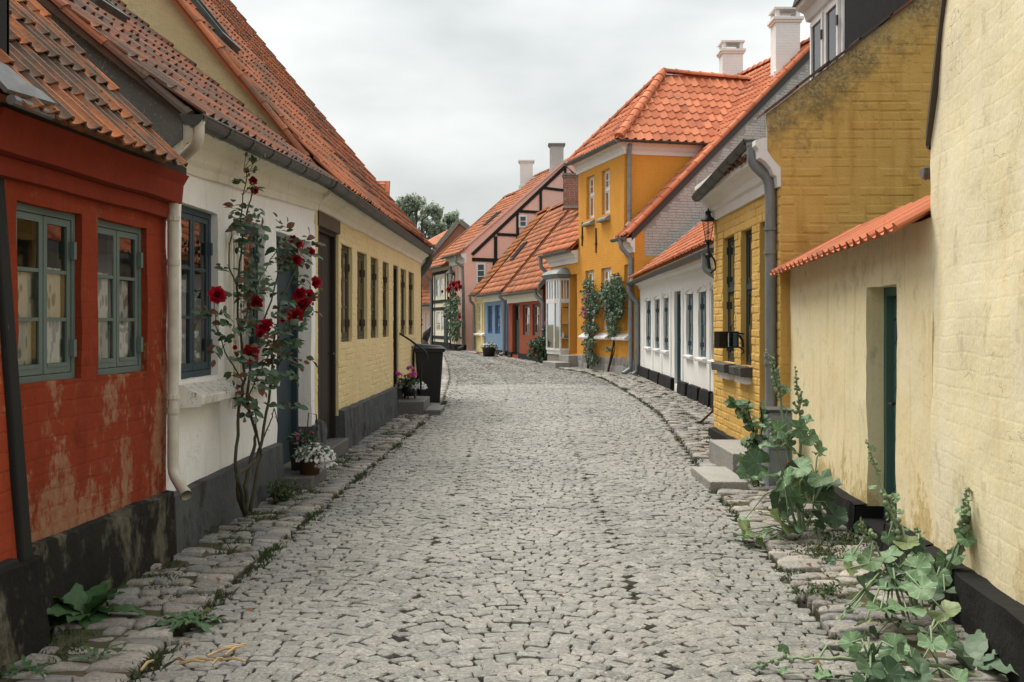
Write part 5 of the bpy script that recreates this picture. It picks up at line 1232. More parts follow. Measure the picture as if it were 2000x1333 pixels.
# ------------------------------------------------------------------ yellow half-timbered house beside it
f10 = Fac((-3.46, 57.5), (-4.80, 61.9), -1)
h10 = thing('half_timbered_house', 'yellow and white half timbered house with white windows behind the climbing rose', 'house', f10.P(0, 0))
w10 = [(850, 857), (859.5, 866.5), (879, 884)]
o10 = [(min(f10.ux(a), f10.ux(b_)), max(f10.ux(a), f10.ux(b_)), 2.95, 4.15) for a, b_ in w10] + [(min(f10.ux(a), f10.ux(b_)), max(f10.ux(a), f10.ux(b_)), .95, 2.1) for a, b_ in ((852, 859.5), (861.5, 868), (877, 882))]
wall(h10, f10, 0, f10.L, 0, 4.7, o10, 'timber_infill', rough=.01, step=.5, reveal=.06)
for o in o10: window(h10, f10, o, .03, 'white_paint', rows=3, fw=.06, cw=.05, gw=.03, glass='glass_far')
for z in (2.72, 2.30, .62, 4.4):
    tm = MB(); f10.box(tm, 0, f10.L, z - .09, z + .09, .003, .03); tm.build('timber', 'black_timber', h10)
for k in range(9):
    uu = .1 + (f10.L - .2) * k / 8; tm = MB(); f10.box(tm, uu - .07, uu + .07, .12, 4.3, .0025, .026)
    if not any(o[0] - .05 < uu < o[1] + .05 for o in o10): tm.build('timber', 'black_timber', h10)
tm = MB(); f10.box(tm, f10.ux(874), f10.ux(868.5), .1, 2.2, .0, .05); tm.build('door', 'dark_green_paint', h10)
plinth(h10, f10, 0, f10.L, .35, .35, .05, 'plinth_black')
roof(h10, f10.P(-.1, 4.72, .4), f10.U3, f10.L + .3, up_dir(f10, 42), 6.7, 'tile_far', .22, .34, limit=0, seed=53)
slab(h10, 'verge_band', 'tile_far_old', [f10.P(f10.L + .2, 4.72, .45), f10.P(f10.L + .2, 4.85, .45), f10.P(f10.L + .2, 9.3, -4.6), f10.P(f10.L + .2, 9.15, -4.6)], f10.U3 * .2)
slab(h10, 'gable', 'brick_gable', [f10.P(f10.L, 0, 0), f10.P(f10.L, 4.9, 0), f10.P(f10.L, 9.2, -4.6), f10.P(f10.L, 0, -4.6)], f10.U3 * -.2, uvf=lambda v: (v.x, v.z))
ridge(h10, f10.P(-.1, 9.25, -4.6), f10.P(f10.L + .2, 9.25, -4.6), 'tile_far_old', .15, .38, limit=0)
gutter(h10, f10.P(0, 4.66, .48), f10.P(f10.L + .3, 4.66, .48), .09, 'zinc'); downpipe(h10, [f10.P(f10.L + .1, 4.6, .48), f10.P(f10.L + .1, 4.3, .48), f10.P(f10.L - .05, 4.0, .1), f10.P(f10.L - .05, .15, .1), f10.P(f10.L - .05, .1, .4)], .08, 'pipe_grey')

# ------------------------------------------------------------------ brick gable and salmon cottage closing the view
h15 = thing('brick_house', 'red brick gable end with dark coping and orange roofs behind', 'house', (-4, 66, 0))
gpt = [PY(836, 660, 66), PY(824, 545, 66), PY(836, 508, 66), PY(897, 433, 66), PY(960, 500, 66), PY(960, 660, 66)]
for p in gpt:
    if p.z < .8: p.z = 0
slab(h15, 'gable', 'brick_gable', gpt, (0, .3, 0), uvf=lambda v: (v.x, v.z))
def coping(h, p, q, t, mat):
    d = (q - p).normalized(); s = Vector((-d.z, 0, d.x)); mb = MB(); y = Vector((0, -.12, 0)); e = Vector((0, .5, 0))
    mb.hexa([p + y, q + y, q + y + e, p + y + e, p + y + s * t, q + y + s * t, q + y + s * t + e, p + y + s * t + e]); mb.build('coping', mat, h)
coping(h15, PY(818, 533, 66), PY(898, 436, 66), .30, 'field_stone'); coping(h15, PY(896, 436, 66), PY(916, 452, 66), .3, 'field_stone')
O15 = PY(822, 478, 66.5); roof(h15, Vector((-6.2, 66.4, 4.7)), (0, 1, 0), 9, (.78, 0, .62), 4.2, 'tile_far', .22, .34, limit=0, seed=57)
slab(h15, 'roof', 'tile_far', [PY(829, 473, 70), PY(878, 447, 70), PY(884, 446, 70), PY(862, 478, 67), PY(828, 478, 67)], (0, .1, -.1))
h16 = thing('salmon_cottage', 'salmon pink cottage with white windows at the end of the lane', 'house', (-6, 67, 0))
f16 = Fac((-7.6, 67.5), (-4.9, 64.2), 1)
o16 = [(f16.ux(831), f16.ux(836.3), .95, 2.1), (f16.ux(839.5), f16.ux(844), .95, 2.1), (f16.ux(822), f16.ux(826.5), .95, 2.1)]
o16 = [(min(a, b_), max(a, b_), c, d_) for a, b_, c, d_ in o16]
wall(h16, f16, 0, f16.L, 0, 2.6, o16, 'salmon_wall', rough=.01, step=.5)
for o in o16: window(h16, f16, o, .05, 'white_paint', rows=3, fw=.06, cw=.05, gw=.03, glass='glass_far')
cornice(h16, f16, [(0, 2.35), (.1, 2.37), (.15, 2.55), (.22, 2.62), (0, 2.65)], 0, f16.L, 'limewhite')
roof(h16, f16.P(-.2, 2.65, .3), f16.U3, f16.L + .4, up_dir(f16, 46), 3.4, 'tile_far', .22, .34, limit=0, seed=59)
gutter(h16, f16.P(-.2, 2.6, .38), f16.P(f16.L + .2, 2.6, .38), .08, 'zinc')
# tiled gable peeping over the yellow cottage
h17 = thing('tiled_dormer_house', 'small orange tiled roof end showing above the long yellow cottage', 'house', (-6.2, 34, 0))
q = lambda x, y: PY(x, y, 30.)
roof(h17, q(728, 410), (1, 0, 0), .47, (0, .34, .94), .95, 'tile_new', .155, .3, limit=40, seed=61, jit=.6)
slab(h17, 'wall', 'salmon_wall', [Vector((-7, 30.2, 0)), Vector((-3.6, 30.2, 0)), Vector((-3.6, 30.2, 4.7)), Vector((-3.8, 30.2, 5.4)), Vector((-7, 30.2, 5.4))], (0, 3, 0))
ridge(h17, q(720, 360), q(752, 360), 'tile_new', .06, .2)
# ------------------------------------------------------------------ small street things
bn = thing('wheelie_bin', 'black wheelie bin standing beside the dark doorsteps of the yellow cottage', 'bin', (-1.52, 18.75, .0))
def bin_body(parent, c, a, w0_, d0_, w1_, d1_, h_):
    ca, sa = math.cos(a), math.sin(a); T = lambda x, y, z: Vector((c[0] + x * ca - y * sa, c[1] + x * sa + y * ca, z)); mb = MB()
    mb.hexa([T(-w0_, -d0_, .03), T(w0_, -d0_, .03), T(w0_, d0_, .03), T(-w0_, d0_, .03), T(-w1_, -d1_, h_), T(w1_, -d1_, h_), T(w1_, d1_, h_), T(-w1_, d1_, h_)]); mb.build('body', 'black_plastic', parent, bevel=.03)
    mb = MB(); w2, d2 = w1_ + .025, d1_ + .025; mb.hexa([T(-w2, -d2, h_ - .06), T(w2, -d2, h_ - .06), T(w2, d2, h_ - .06), T(-w2, d2, h_ - .06), T(-w2, -d2, h_ + .0), T(w2, -d2, h_), T(w2, d2, h_), T(-w2, d2, h_)]); mb.build('rim', 'black_plastic', parent, bevel=.01)
    mb = MB(); mb.hexa([T(-w2, -d2 - .03, h_ + .002), T(w2 + .04, -d2 - .03, h_ + .002), T(w2 + .04, d2, h_ + .002), T(-w2, d2, h_ + .002), T(-w2 * .9, -d2 * .8, h_ + .09), T(w2 * .85, -d2 * .8, h_ + .05), T(w2 * .85, d2 * .8, h_ + .05), T(-w2 * .9, d2 * .8, h_ + .09)]); mb.build('lid', 'black_plastic', parent, bevel=.015)
    mb = MB(); mb.tube([T(-w2 - .02, -d2 * .8, h_ + .02), T(-w2 - .07, -d2 * .8, h_ + .05), T(-w2 - .07, d2 * .8, h_ + .05), T(-w2 - .02, d2 * .8, h_ + .02)], .016, 8); mb.build('handle', 'black_plastic', parent)
    for s in (-1, 1):
        mb = MB(); mb.tube([T(-w0_ + .03, s * (d0_ + .02), .1), T(-w0_ + .03, s * (d0_ + .07), .1)], .10, 14); mb.build('wheel', 'black_plastic', parent)
bin_body(bn, (-1.52, 18.75), .12, .19, .2, .25, .29, 1.02)
b2 = thing('refuse_sack', 'tall black knotted sack standing past the end wall behind the wheelie bin', 'sack', PY(826, 690, 24.0))
mb = MB(); c = PY(829, 680, 24.0); mb.lathe((c.x, c.y, 0), [(.02, .02), (.20, .02), (.25, .2), (.25, .45), (.20, .65), (.10, .78), (.04, .84)], 14); mb.v = [(v[0], v[1], v[2] * 1.32) for v in mb.v]; mb.v = [tuple(Vector(v) + Vector((noise.noise(Vector(v) * 6), noise.noise(Vector(v) * 6 + Vector((5, 0, 0))), 0)) * .05) for v in mb.v]; mb.build('body', 'black_plastic', b2, True)
mb = MB(); mb.tube([(c.x, c.y, 1.02), (c.x + .05, c.y - .02, 1.22), (c.x + .16, c.y - .03, 1.42)], [.07, .09, .01], 8); mb.build('knot', 'black_plastic', b2, True)

def lantern(name, label, c, s, body_mat, post=None, gpost=None):
    t = thing(name, label, 'lantern', c); x, y, z = c
    fr = MB(); n = 6
    for k in range(n):
        a = math.pi * 2 * k / n + .3; p0, p1 = Vector((x + .055 * s * math.cos(a), y + .055 * s * math.sin(a), z)), Vector((x + .115 * s * math.cos(a), y + .115 * s * math.sin(a), z + .36 * s)); fr.tube([p0, p1], .005 * s, 5)
    fr.lathe((x, y, z), [(.001, -.03 * s), (.07 * s, -.03 * s), (.065 * s, .01 * s), (.001, .01 * s)], 12); fr.build('cage', body_mat, t)
    for k in range(n):
        a, b_ = math.pi * 2 * k / n + .3, math.pi * 2 * (k + 1) / n + .3; g = MB()
        g.poly((x + .053 * s * math.cos(a), y + .053 * s * math.sin(a), z + .01 * s), (x + .053 * s * math.cos(b_), y + .053 * s * math.sin(b_), z + .01 * s), (x + .112 * s * math.cos(b_), y + .112 * s * math.sin(b_), z + .355 * s), (x + .112 * s * math.cos(a), y + .112 * s * math.sin(a), z + .355 * s)); g.build('pane', 'glass', t)
    rf = MB(); rf.lathe((x, y, z), [(.14 * s, .355 * s), (.135 * s, .375 * s), (.06 * s, .44 * s), (.045 * s, .50 * s), (.06 * s, .51 * s), (.02 * s, .55 * s), (.001, .60 * s)], 14); rf.build('cap', body_mat, t, True)
    bl = MB(); bl.sphere((x, y, z + .14 * s), .03 * s); bl.build('bulb', 'paper_white', t, True)
    return t
lc = PY(1383, 470, 13.05)
lt = lantern('wall_lantern', 'black glass street lantern on an iron bracket at the far corner of the ochre house', tuple(lc), .70, 'iron')
mb = MB(); mb.tube([lc + Vector((0, 0, -.02)), lc + Vector((.0, 0, -.2)), lc + Vector((.02, 0, -.36))], .02, 8); mb.tube([lc + Vector((0, 0, -.12)), lc + Vector((.08, 0, -.25)), lc + Vector((.10, .0, -.36)), lc + Vector((.03, 0, -.42))], .012, 6); mb.sphere(lc + Vector((0, 0, -.2)), .04); mb.build('bracket', 'iron', lt, True)
lc2 = PY(880, 560, 56.5); lt2 = lantern('wall_lantern', 'pale street lantern above the red climbing rose at the far bend', tuple(lc2), 2.0, 'lead')
mb = MB(); mb.tube([lc2, lc2 + Vector((0, 0, -.7)), lc2 + Vector((0, 0, -lc2.z))], .035, 8); mb.build('post', 'iron', lt2)
# street-spy mirror on the ochre house
mc = Vector((2.42, 11.30, 1.31)); mt = thing('window_mirror', 'black framed spy mirror box bracketed beside the window of the ochre house', 'mirror', tuple(mc))
fm = Fac((mc.x - .135, 11.27), (mc.x + .10, 11.38), 1)
mb = MB(); bars(mb, fm, -.01, .255, 1.215, 1.40, .016, -.09, .01); mb.build('frame', 'mirror_frame', mt, bevel=.003)
mb = MB(); fm.box(mb, .004, .09, 1.23, 1.385, -.004, .002); mb.build('panel', 'mirror_frame', mt); mb = MB(); fm.box(mb, .10, .24, 1.232, 1.384, -.006, .0); mb.build('mirror_glass', 'mirror_glass', mt)
mb = MB(); fm.box(mb, .092, .104, 1.23, 1.385, -.004, .012); mb.build('divider', 'mirror_frame', mt)
mb = MB(); mb.tube([fm.P(.25, 1.38, 0), fm.P(.33, 1.37, 0), f13.P(f13.ux(1447), 1.38, .02)], .009, 6); mb.tube([fm.P(.25, 1.23, 0), fm.P(.32, 1.20, 0), fm.P(.33, 1.17, 0), fm.P(.30, 1.15, 0)], .009, 6); mb.tube([fm.P(.26, 1.36, 0), fm.P(.31, 1.30, 0), fm.P(.32, 1.22, 0)], .014, 6); mb.build('bracket', 'iron', mt)
# metal service cabinet behind the hollyhock
cb = thing('service_cabinet', 'grey metal service cabinet half hidden behind the tall hollyhock', 'cabinet', (2.42, 9.4, 0))
mb = MB(); mb.box(2.29, 2.50, 9.12, 9.42, -.03, .70); mb.build('body', 'cabinet_grey', cb, bevel=.012); mb = MB(); mb.box(2.30, 2.49, 9.105, 9.119, .04, .36); mb.build('door', 'cabinet_grey', cb, bevel=.004)
mb = MB(); mb.box(2.30, 2.49, 9.104, 9.119, .375, .67); mb.build('door', 'cabinet_grey', cb, bevel=.004); mb = MB(); mb.box(2.43, 2.45, 9.10, 9.104, .23, .26); mb.build('sticker', 'orange_print', cb)
mb = MB(); mb.box(2.28, 2.51, 9.10, 9.43, .702, .725); mb.build('lid', 'slate_sill', cb, bevel=.006)
# board leaning on the ochre house, tiles lying at the kerb
wb = MB(); p, q = PG(1368, 828, .02), Vector((3.03, 14.4, .42)); e = Vector((.05, .16, 0)); n_ = (q - p).cross(e).normalized() * .03; wb.hexa([p, p + e, q + e, q, p + n_, p + e + n_, q + e + n_, q + n_])
setp(wb.build('wooden_board', 'board_brown', None, bevel=.004), 'brown wooden board leaning by the far corner of the ochre house', 'board')
for px_, py_, lb in ((925, 691, 'spare roof tile lying by the yellow slice of cottage'), (984, 698, 'spare roof tile lying on the kerb below the blue door')):
    p = PG(px_, py_, .06); a = R.uniform(-.5, .5); o = bpy.data.objects.new('loose_roof_tile', tile_mesh(.24, .36, 'tile_new')); C.objects.link(o); o.matrix_world = frame(p, (math.cos(a), math.sin(a), 0), (-math.sin(a), math.cos(a), .1), (0, 0, 1)); setp(o, lb, 'roof tile')

# ------------------------------------------------------------------ leaf templates
def oval(name, mat, wd=.6, fold=.18, droop=.2, seg=4, tip=1., wave=0., tooth=0.):
    mb = MB(); mb.uv = []
    for i in range(seg + 1):
        t = i / seg; ww = wd / 2 * math.sin(math.pi * (t ** .85) * .97 + .03) ** .8 * (1 if i < seg else .05) * (1 - tooth * (i % 2)); z = -droop * t * t
        for s in (-1, 0, 1): mb.v.append((s * ww, t, z + abs(s) * fold * ww * 2 * .5 + abs(s) * wave * math.sin(i * 2.1 + s * 1.3))); mb.uv.append((.5 + s * .5, t))
    for i in range(seg):
        for k in range(2): a = i * 3 + k; mb.f.append((a, a + 1, a + 4, a + 3))
    return mb.mesh(name, mat, True)
def lobed(name, mat, j, lobes=5, cup=.25):
    r = random.Random(j); mb = MB(); mb.uv = []; n = 26
    mb.v.append((0, 0, 0)); mb.uv.append((0, 0))
    ph = r.random() * 6
    for q in (.35, .72, 1.):
        for k in range(n + 1):
            a = math.radians(-90 + 14) + math.radians(360 - 28) * k / n
            rad = (.92 + .075 * math.cos(lobes * (k / n - .5) * 2 * math.pi)) * (1 - .10 * abs(k / n - .5)) * (1 + .04 * r.uniform(-1, 1) * q)
            rho = rad * q * .62; z = cup * (q ** 2) * .35 * (math.cos(lobes * (k / n - .5) * 2 * math.pi) * .6 + .4) + .075 * math.sin(a * 3 + ph) * q * q + .03 * r.uniform(-1, 1) * q - .10 * q * q * math.sin(a + ph)
            mb.v.append((rho * math.cos(a), rho * math.sin(a), z)); mb.uv.append((k / n, q))
    for k in range(n): mb.f.append((0, 1 + k, 2 + k))
    for g in range(2):
        for k in range(n): a = 1 + g * (n + 1) + k; mb.f.append((a, a + n + 1, a + n + 2, a + 1))
    return mb.mesh(name, mat, True)
def orient(o, d, nrm, s, roll=0.):
    """y axis of the leaf along d, z axis towards nrm"""
    y = Vector(d).normalized(); z = Vector(nrm) - y * Vector(nrm).dot(y)
    if z.length < 1e-3: z = y.orthogonal()
    z.normalize(); x = y.cross(z)
    return frame(o, x * s, y * s, z * s)
def rv(s=1., r=R): return Vector((r.gauss(0, 1), r.gauss(0, 1), r.gauss(0, 1))) * s
ROSE_L = [oval('leaf', 'rose_leaf', .62, .25, .25), oval('leaf', 'rose_leaf', .7, .1, .45), oval('leaf', 'rose_leaf', .55, .4, .1)]
CLIMB = [oval('leaf', 'climber_leaf', .6, .2, .3, 2), oval('leaf', 'climber_leaf', .7, .3, .2, 2)]
def petal_ball(mb, c, r_, rnd, layers=((.22, 4), (.42, 5), (.62, 6), (.82, 7), (1., 7)), face=Vector((0, -1, .3))):
    f = Vector(face).normalized(); a1 = f.orthogonal().normalized(); a2 = f.cross(a1)
    for li, (q, n) in enumerate(layers):
        hgt = (1.02 - .62 * q ** 1.5)
        for k in range(n):
            a = 2 * math.pi * (k + li * .5 + rnd.uniform(-.15, .15)) / n; out_ = a1 * math.cos(a) + a2 * math.sin(a); tg = -a1 * math.sin(a) + a2 * math.cos(a)
            wd = r_ * .62 * (.5 + .5 * q); base = Vector(c) + out_ * r_ * .12 * q - f * r_ * .25; k0 = len(mb.v)
            for t, w_ in ((0, .45), (.5, 1.), (1, .8)):
                p = base + out_ * r_ * q * (.9 * math.sin(t * 1.35) + (.18 * max(0, t - .5) * 2 if q > .5 else -.25 * t * t)) + f * r_ * hgt * (t ** .9)
                for s in (-1, 0, 1): mb.v.append(tuple(p + tg * wd * w_ * s * .62 + rv(r_ * .02, rnd) - out_ * abs(s) * r_ * .22 * q))
            for i in range(2):
                for s in range(2): b_ = k0 + i * 3 + s; mb.f.append((b_, b_ + 1, b_ + 4, b_ + 3))
# ------------------------------------------------------------------ climbing rose on the white cottage
rs = thing('rose_bush', 'tall thorny rose with crimson blooms growing against the white cottage', 'rose bush', (-1.98, 7.35, 0))
rq = random.Random(21)
def pl(pts):   # (px, py, X): points on planes of constant X in front of the wall
    return [PX(a, b_, c) for a, b_, c in pts]
ST = [pl([(478, 1005, -1.93), (466, 975, -1.93), (460, 900, -1.94), (466, 800, -1.95), (478, 740, -1.95), (470, 650, -1.94), (462, 560, -1.94), (474, 470, -1.95), (486, 400, -1.95), (497, 362, -1.93)]),
      pl([(482, 1005, -1.90), (478, 950, -1.91), (492, 890, -1.91), (500, 850, -1.91), (482, 780, -1.92), (492, 690, -1.91), (522, 610, -1.90), (545, 530, -1.88), (556, 470, -1.87)]),
      pl([(480, 1005, -1.9), (462, 930, -1.89), (500, 900, -1.87), (512, 860, -1.86), (528, 760, -1.85), (534, 670, -1.85), (548, 590, -1.83), (580, 520, -1.8), (596, 470, -1.78)]),
      pl([(490, 1000, -1.88), (500, 930, -1.86), (510, 890, -1.85), (502, 845, -1.86), (498, 790, -1.86)]),
      pl([(474, 745, -1.93), (446, 700, -1.93), (424, 650, -1.93), (418, 590, -1.93)]),
      pl([(482, 780, -1.92), (520, 700, -1.88), (556, 640, -1.83), (590, 600, -1.78), (606, 560, -1.76)]),
      pl([(470, 650, -1.93), (500, 560, -1.9), (540, 490, -1.86), (566, 470, -1.83)]),
      pl([(528, 760, -1.85), (550, 700, -1.82), (566, 660, -1.8), (585, 690, -1.78)]),
      pl([(462, 560, -1.94), (448, 520, -1.95), (452, 440, -1.96), (470, 420, -1.95)]),
      pl([(474, 470, -1.95), (470, 420, -1.95), (482, 345, -1.93), (476, 332, -1.93)]),
      pl([(512, 860, -1.86), (530, 820, -1.84), (536, 800, -1.83), (545, 830, -1.83)])]
sm = MB()
for k, s in enumerate(ST):
    n = len(s); fine = []
    for i in range(n - 1):
        for q in range(4): fine.append(s[i].lerp(s[i + 1], q / 4) + rv(.004, rq))
    fine.append(s[-1]); ST[k] = fine
    r0 = .016 if k < 4 else .006; r1 = .004 if k < 4 else .003
    sm.tube(fine, [r0 + (r1 - r0) * i / (len(fine) - 1) for i in range(len(fine))], 6)
    for i in range(0, len(fine) - 1, 2): p = fine[i]; d = rv(1, rq).normalized(); sm.tube([p, p + d * .022], [.005, .0008], 4, False)
sm.build('stem', 'stem_brown', rs, True)
lp = []
for k, s in enumerate(ST):
    for i in range(len(s)):
        p = s[i]; y_px = HY - F * (p.z - H) / p.y
        if y_px > 800 or (k < 4 and y_px > 730 and rq.random() < .5) or (y_px < 425 and rq.random() < .75) or rq.random() < .27: continue
        for c in range(rq.choice((1, 1, 2, 2))):
            d = Vector((rq.gauss(.3, .6), rq.gauss(0, .9), rq.gauss(-.15, .6))).normalized(); q = p + d * rq.uniform(.03, .10); ln = rq.uniform(.12, .2)
            for li, t in enumerate((1., .62, .62, .3, .3)):
                o = q + d * ln * t * .7; sd_ = d.cross(Z3).normalized() * (0 if li == 0 else (1 if li % 2 else -1)); dd = (d * (1 if li == 0 else .45) + sd_ + rv(.15, rq)).normalized(); lp.append((rq.choice(ROSE_L), orient(o, dd, Vector((.6, -.5, .9)) + rv(.45, rq), rq.uniform(.048, .08))))
scatter('leaf', 'leaves', lp, rs, 290)
bm_ = MB()
for k in range(26):
    s = rq.choice(ST[4:10]); p = rq.choice(s[len(s) // 2:]); q = p + Vector((rq.gauss(.04, .05), rq.gauss(0, .05), abs(rq.gauss(.05, .04)))); bm_.tube([p, q], .0025, 4, False); bm_.sphere(q, rq.uniform(.008, .014), 1.5, 6)
bm_.build('buds', 'stem_green', rs, True, kind='stuff')
for (a, b_, X, r_) in ((424, 577, -1.93, 15), (500, 592, -1.9, 12), (514, 640, -1.88, 13), (488, 691, -1.9, 15), (590, 596, -1.77, 16), (577, 617, -1.77, 14), (601, 580, -1.76, 13), (578, 508, -1.79, 11), (584, 575, -1.78, 12), (617, 553, -1.74, 11), (605, 493, -1.76, 9), (582, 477, -1.78, 8), (573, 468, -1.8, 7), (497, 372, -1.93, 7), (494, 354, -1.93, 7), (523, 632, -1.87, 9), (508, 652, -1.88, 8), (459, 679, -1.93, 4), (552, 627, -1.83, 4), (482, 333, -1.93, 4)):
    c = PX(a, b_, X); mb = MB(); petal_ball(mb, c, r_ * c.y / F * 1.15, rq, face=Vector((.35, -1, .25)) + rv(.25, rq)); mb.build('bloom', 'red_petal', rs, True)
# ------------------------------------------------------------------ hollyhocks
HL = [lobed('leaf', 'hollyhock_leaf', 40 + k) for k in range(5)]; HD = [lobed('leaf', 'hollyhock_dark', 60 + k) for k in range(4)]
def hollyhock(name, label, root, stems, leaves, seed, cat='hollyhock'):
    t = thing(name, label, cat, (root.x, root.y, 0)); r = random.Random(seed); sm, bud, sl = MB(), MB(), []
    for s in stems:
        pts = s['p']; fine = []
        for i in range(len(pts) - 1):
            for q in range(5): fine.append(pts[i].lerp(pts[i + 1], q / 5) + rv(.003, r))
        fine.append(pts[-1]); n = len(fine); rad = s.get('r', .014)
        sm.tube(fine, [rad * (1 - .72 * i / (n - 1)) for i in range(n)], 7)
        b0 = s.get('buds', .5); tot = n
        for i in range(n):
            f_ = i / (n - 1)
            if f_ < b0: continue
            for c in range(s.get('nb', 3)):
                d = (rv(1, r)); ax = (fine[min(i + 1, n - 1)] - fine[max(i - 1, 0)]).normalized(); d = (d - ax * d.dot(ax)).normalized(); sz = s.get('bs', .017) * (1.15 - .6 * (f_ - b0) / (1 - b0)) * r.uniform(.8, 1.2); o = fine[i] + d * sz * 1.5 + ax * r.uniform(-.03, .03)
                bud.sphere(o, sz, 1.1, 6); sm.tube([fine[i], o], .003, 4, False)
            if r.random() < .45 and f_ < .95: d = (rv(1, r) + Vector((0, 0, -.2))).normalized(); sl.append((r.choice(HL), orient(fine[i] + d * .05, d, Vector((-.3, -.5, 1)) + rv(.4, r), s.get('sl', .075) * r.uniform(.7, 1.3) * (1.2 - .7 * f_))))
    for (p, sz, nr, dk) in list(leaves):
        if sz * F / p.y > 36 and r.random() < (.95 if root.y > 6.5 else .5):
            for q in range(1): leaves.append((p + Vector((r.gauss(0, .07), r.uniform(.03, .16), r.gauss(-.03, .06))), sz * r.uniform(.45, .8), tuple(Vector(nr) + rv(.35, r)), r.random() < .6))
    leaves = [l for l in leaves if l[0].z > .03]
    for (p, sz, nr, dk) in leaves:
        base = min((q for s in stems for q in s['p']), key=lambda q: (q - p).length + .6 * abs(q.z - p.z * .8)); d = p - base; d.z -= .1
        if d.length < .01: d = Vector((0, -.1, 0))
        d2 = Vector((d.x, d.y, d.z * .3)) + rv(.03, r); mid = base.lerp(p, .5) + Vector((0, 0, .05)); sm.tube([base, mid, p], [.006, .005, .004], 5, False)
        sl.append((r.choice(HD if dk else HL), orient(p, d2, Vector(nr) + rv(.22, r), sz * r.uniform(.78, 1.))))
    sm.build('stem', 'stem_pale', t, True); bud.build('buds', 'stem_pale', t, True, kind='stuff') if bud.v else None
    scatter('leaf', 'leaves', sl, t, 200); return t
def on(px_, py_, Y): return PY(px_, py_, Y)
def hl(lst, Y0=0): return [(PY(x, y, Y), s * Y / F, n, dk) for x, y, Y, s, n, dk in lst]
UPF, FR, LF = (-.25, -.75, .65), (-.1, -1, .25), (-.6, -.5, .7)
rt = PG(1560, 1040)
S1 = [dict(p=[PG(1568, 1045), PY(1548, 940, 7.3), PY(1532, 840, 7.35), PY(1524, 770, 7.4), PY(1512, 720, 7.4), PY(1500, 692, 7.4)], r=.016, buds=.58, nb=4, bs=.014),
      dict(p=[PG(1572, 1046), PY(1562, 950, 7.3), PY(1562, 850, 7.35), PY(1560, 790, 7.4), PY(1553, 726, 7.4)], r=.015, buds=.68, nb=4, bs=.013),
      dict(p=[PG(1562, 1048), PY(1530, 950, 7.2), PY(1518, 880, 7.2), PY(1500, 820, 7.2)], r=.011, buds=.8, nb=2),
      dict(p=[PG(1574, 1046), PY(1590, 980, 7.25), PY(1592, 930, 7.25)], r=.009, buds=2.)]
L1_ = hl([(1562, 915, 7.0, 62, UPF, 0), (1532, 938, 6.95, 66, LF, 0), (1478, 905, 7.2, 60, FR, 1), (1500, 930, 7.0, 50, LF, 0), (1602, 935, 7.15, 56, UPF, 0), (1588, 985, 7.0, 60, FR, 0), (1622, 948, 7.3, 46, (0, -.2, 1), 1), (1545, 1022, 6.85, 56, (-.2, -.9, .5), 0), (1525, 1020, 6.8, 64, (-.3, -1, .3), 0), (1520, 985, 7.1, 56, FR, 1), (1545, 970, 7.3, 50, FR, 1), (1600, 1015, 7.0, 44, FR, 1), (1630, 1008, 7.2, 46, UPF, 1), (1575, 950, 7.3, 46, FR, 1), (1505, 870, 7.2, 44, LF, 0), (1580, 855, 7.3, 40, UPF, 0), (1558, 838, 7.2, 40, FR, 0), (1597, 870, 7.35, 36, (0, -.3, 1), 0), (1520, 840, 7.2, 38, UPF, 0), (1470, 1050, 6.75, 48, (-.5, -.6, .6), 0), (1458, 1035, 6.8, 40, (-.4, -.6, .6), 0), (1488, 1062, 6.7, 40, (-.2, -.7, .6), 0), (1575, 820, 7.4, 28, UPF, 0), (1540, 800, 7.4, 30, FR, 0), (1535, 760, 7.4, 22, UPF, 0), (1548, 880, 7.3, 42, FR, 1), (1566, 1000, 7.0, 40, FR, 1), (1610, 965, 7.3, 40, FR, 1)])
hollyhock('hollyhock', 'tall hollyhock with two bud spikes beside the grey cabinet and drainpipe', rt, S1, L1_, 5)
S2 = [dict(p=[PG(1800, 1215), PY(1776, 1120, 5.15), PY(1752, 1030, 5.2), PY(1722, 950, 5.25), PY(1692, 858, 5.3)], r=.013, buds=.45, nb=2, bs=.013),
      dict(p=[PG(1790, 1215), PY(1765, 1110, 5.2), PY(1740, 1010, 5.25), PY(1736, 985, 5.25)], r=.011, buds=.5, nb=3, bs=.014),
      dict(p=[PG(1770, 1215), PY(1742, 1130, 5.1), PY(1708, 1060, 5.1), PY(1682, 1032, 5.1)], r=.009, buds=.7, nb=3, bs=.012),
      dict(p=[PG(1800, 1210), PY(1800, 1120, 5.3), PY(1795, 1060, 5.3), PY(1791, 1030, 5.3)], r=.008, buds=.6, nb=3, bs=.012),
      dict(p=[PG(1815, 1215), PY(1840, 1130, 5.15), PY(1878, 1075, 5.1), PY(1892, 1020, 5.08), PY(1902, 965, 5.07), PY(1924, 938, 5.06)], r=.013, buds=.5, nb=4, bs=.015),
      dict(p=[PY(1840, 1130, 5.15), PY(1872, 1060, 5.05), PY(1884, 1000, 5.0), PY(1888, 965, 5.0)], r=.007, buds=.45, nb=4, bs=.012)]
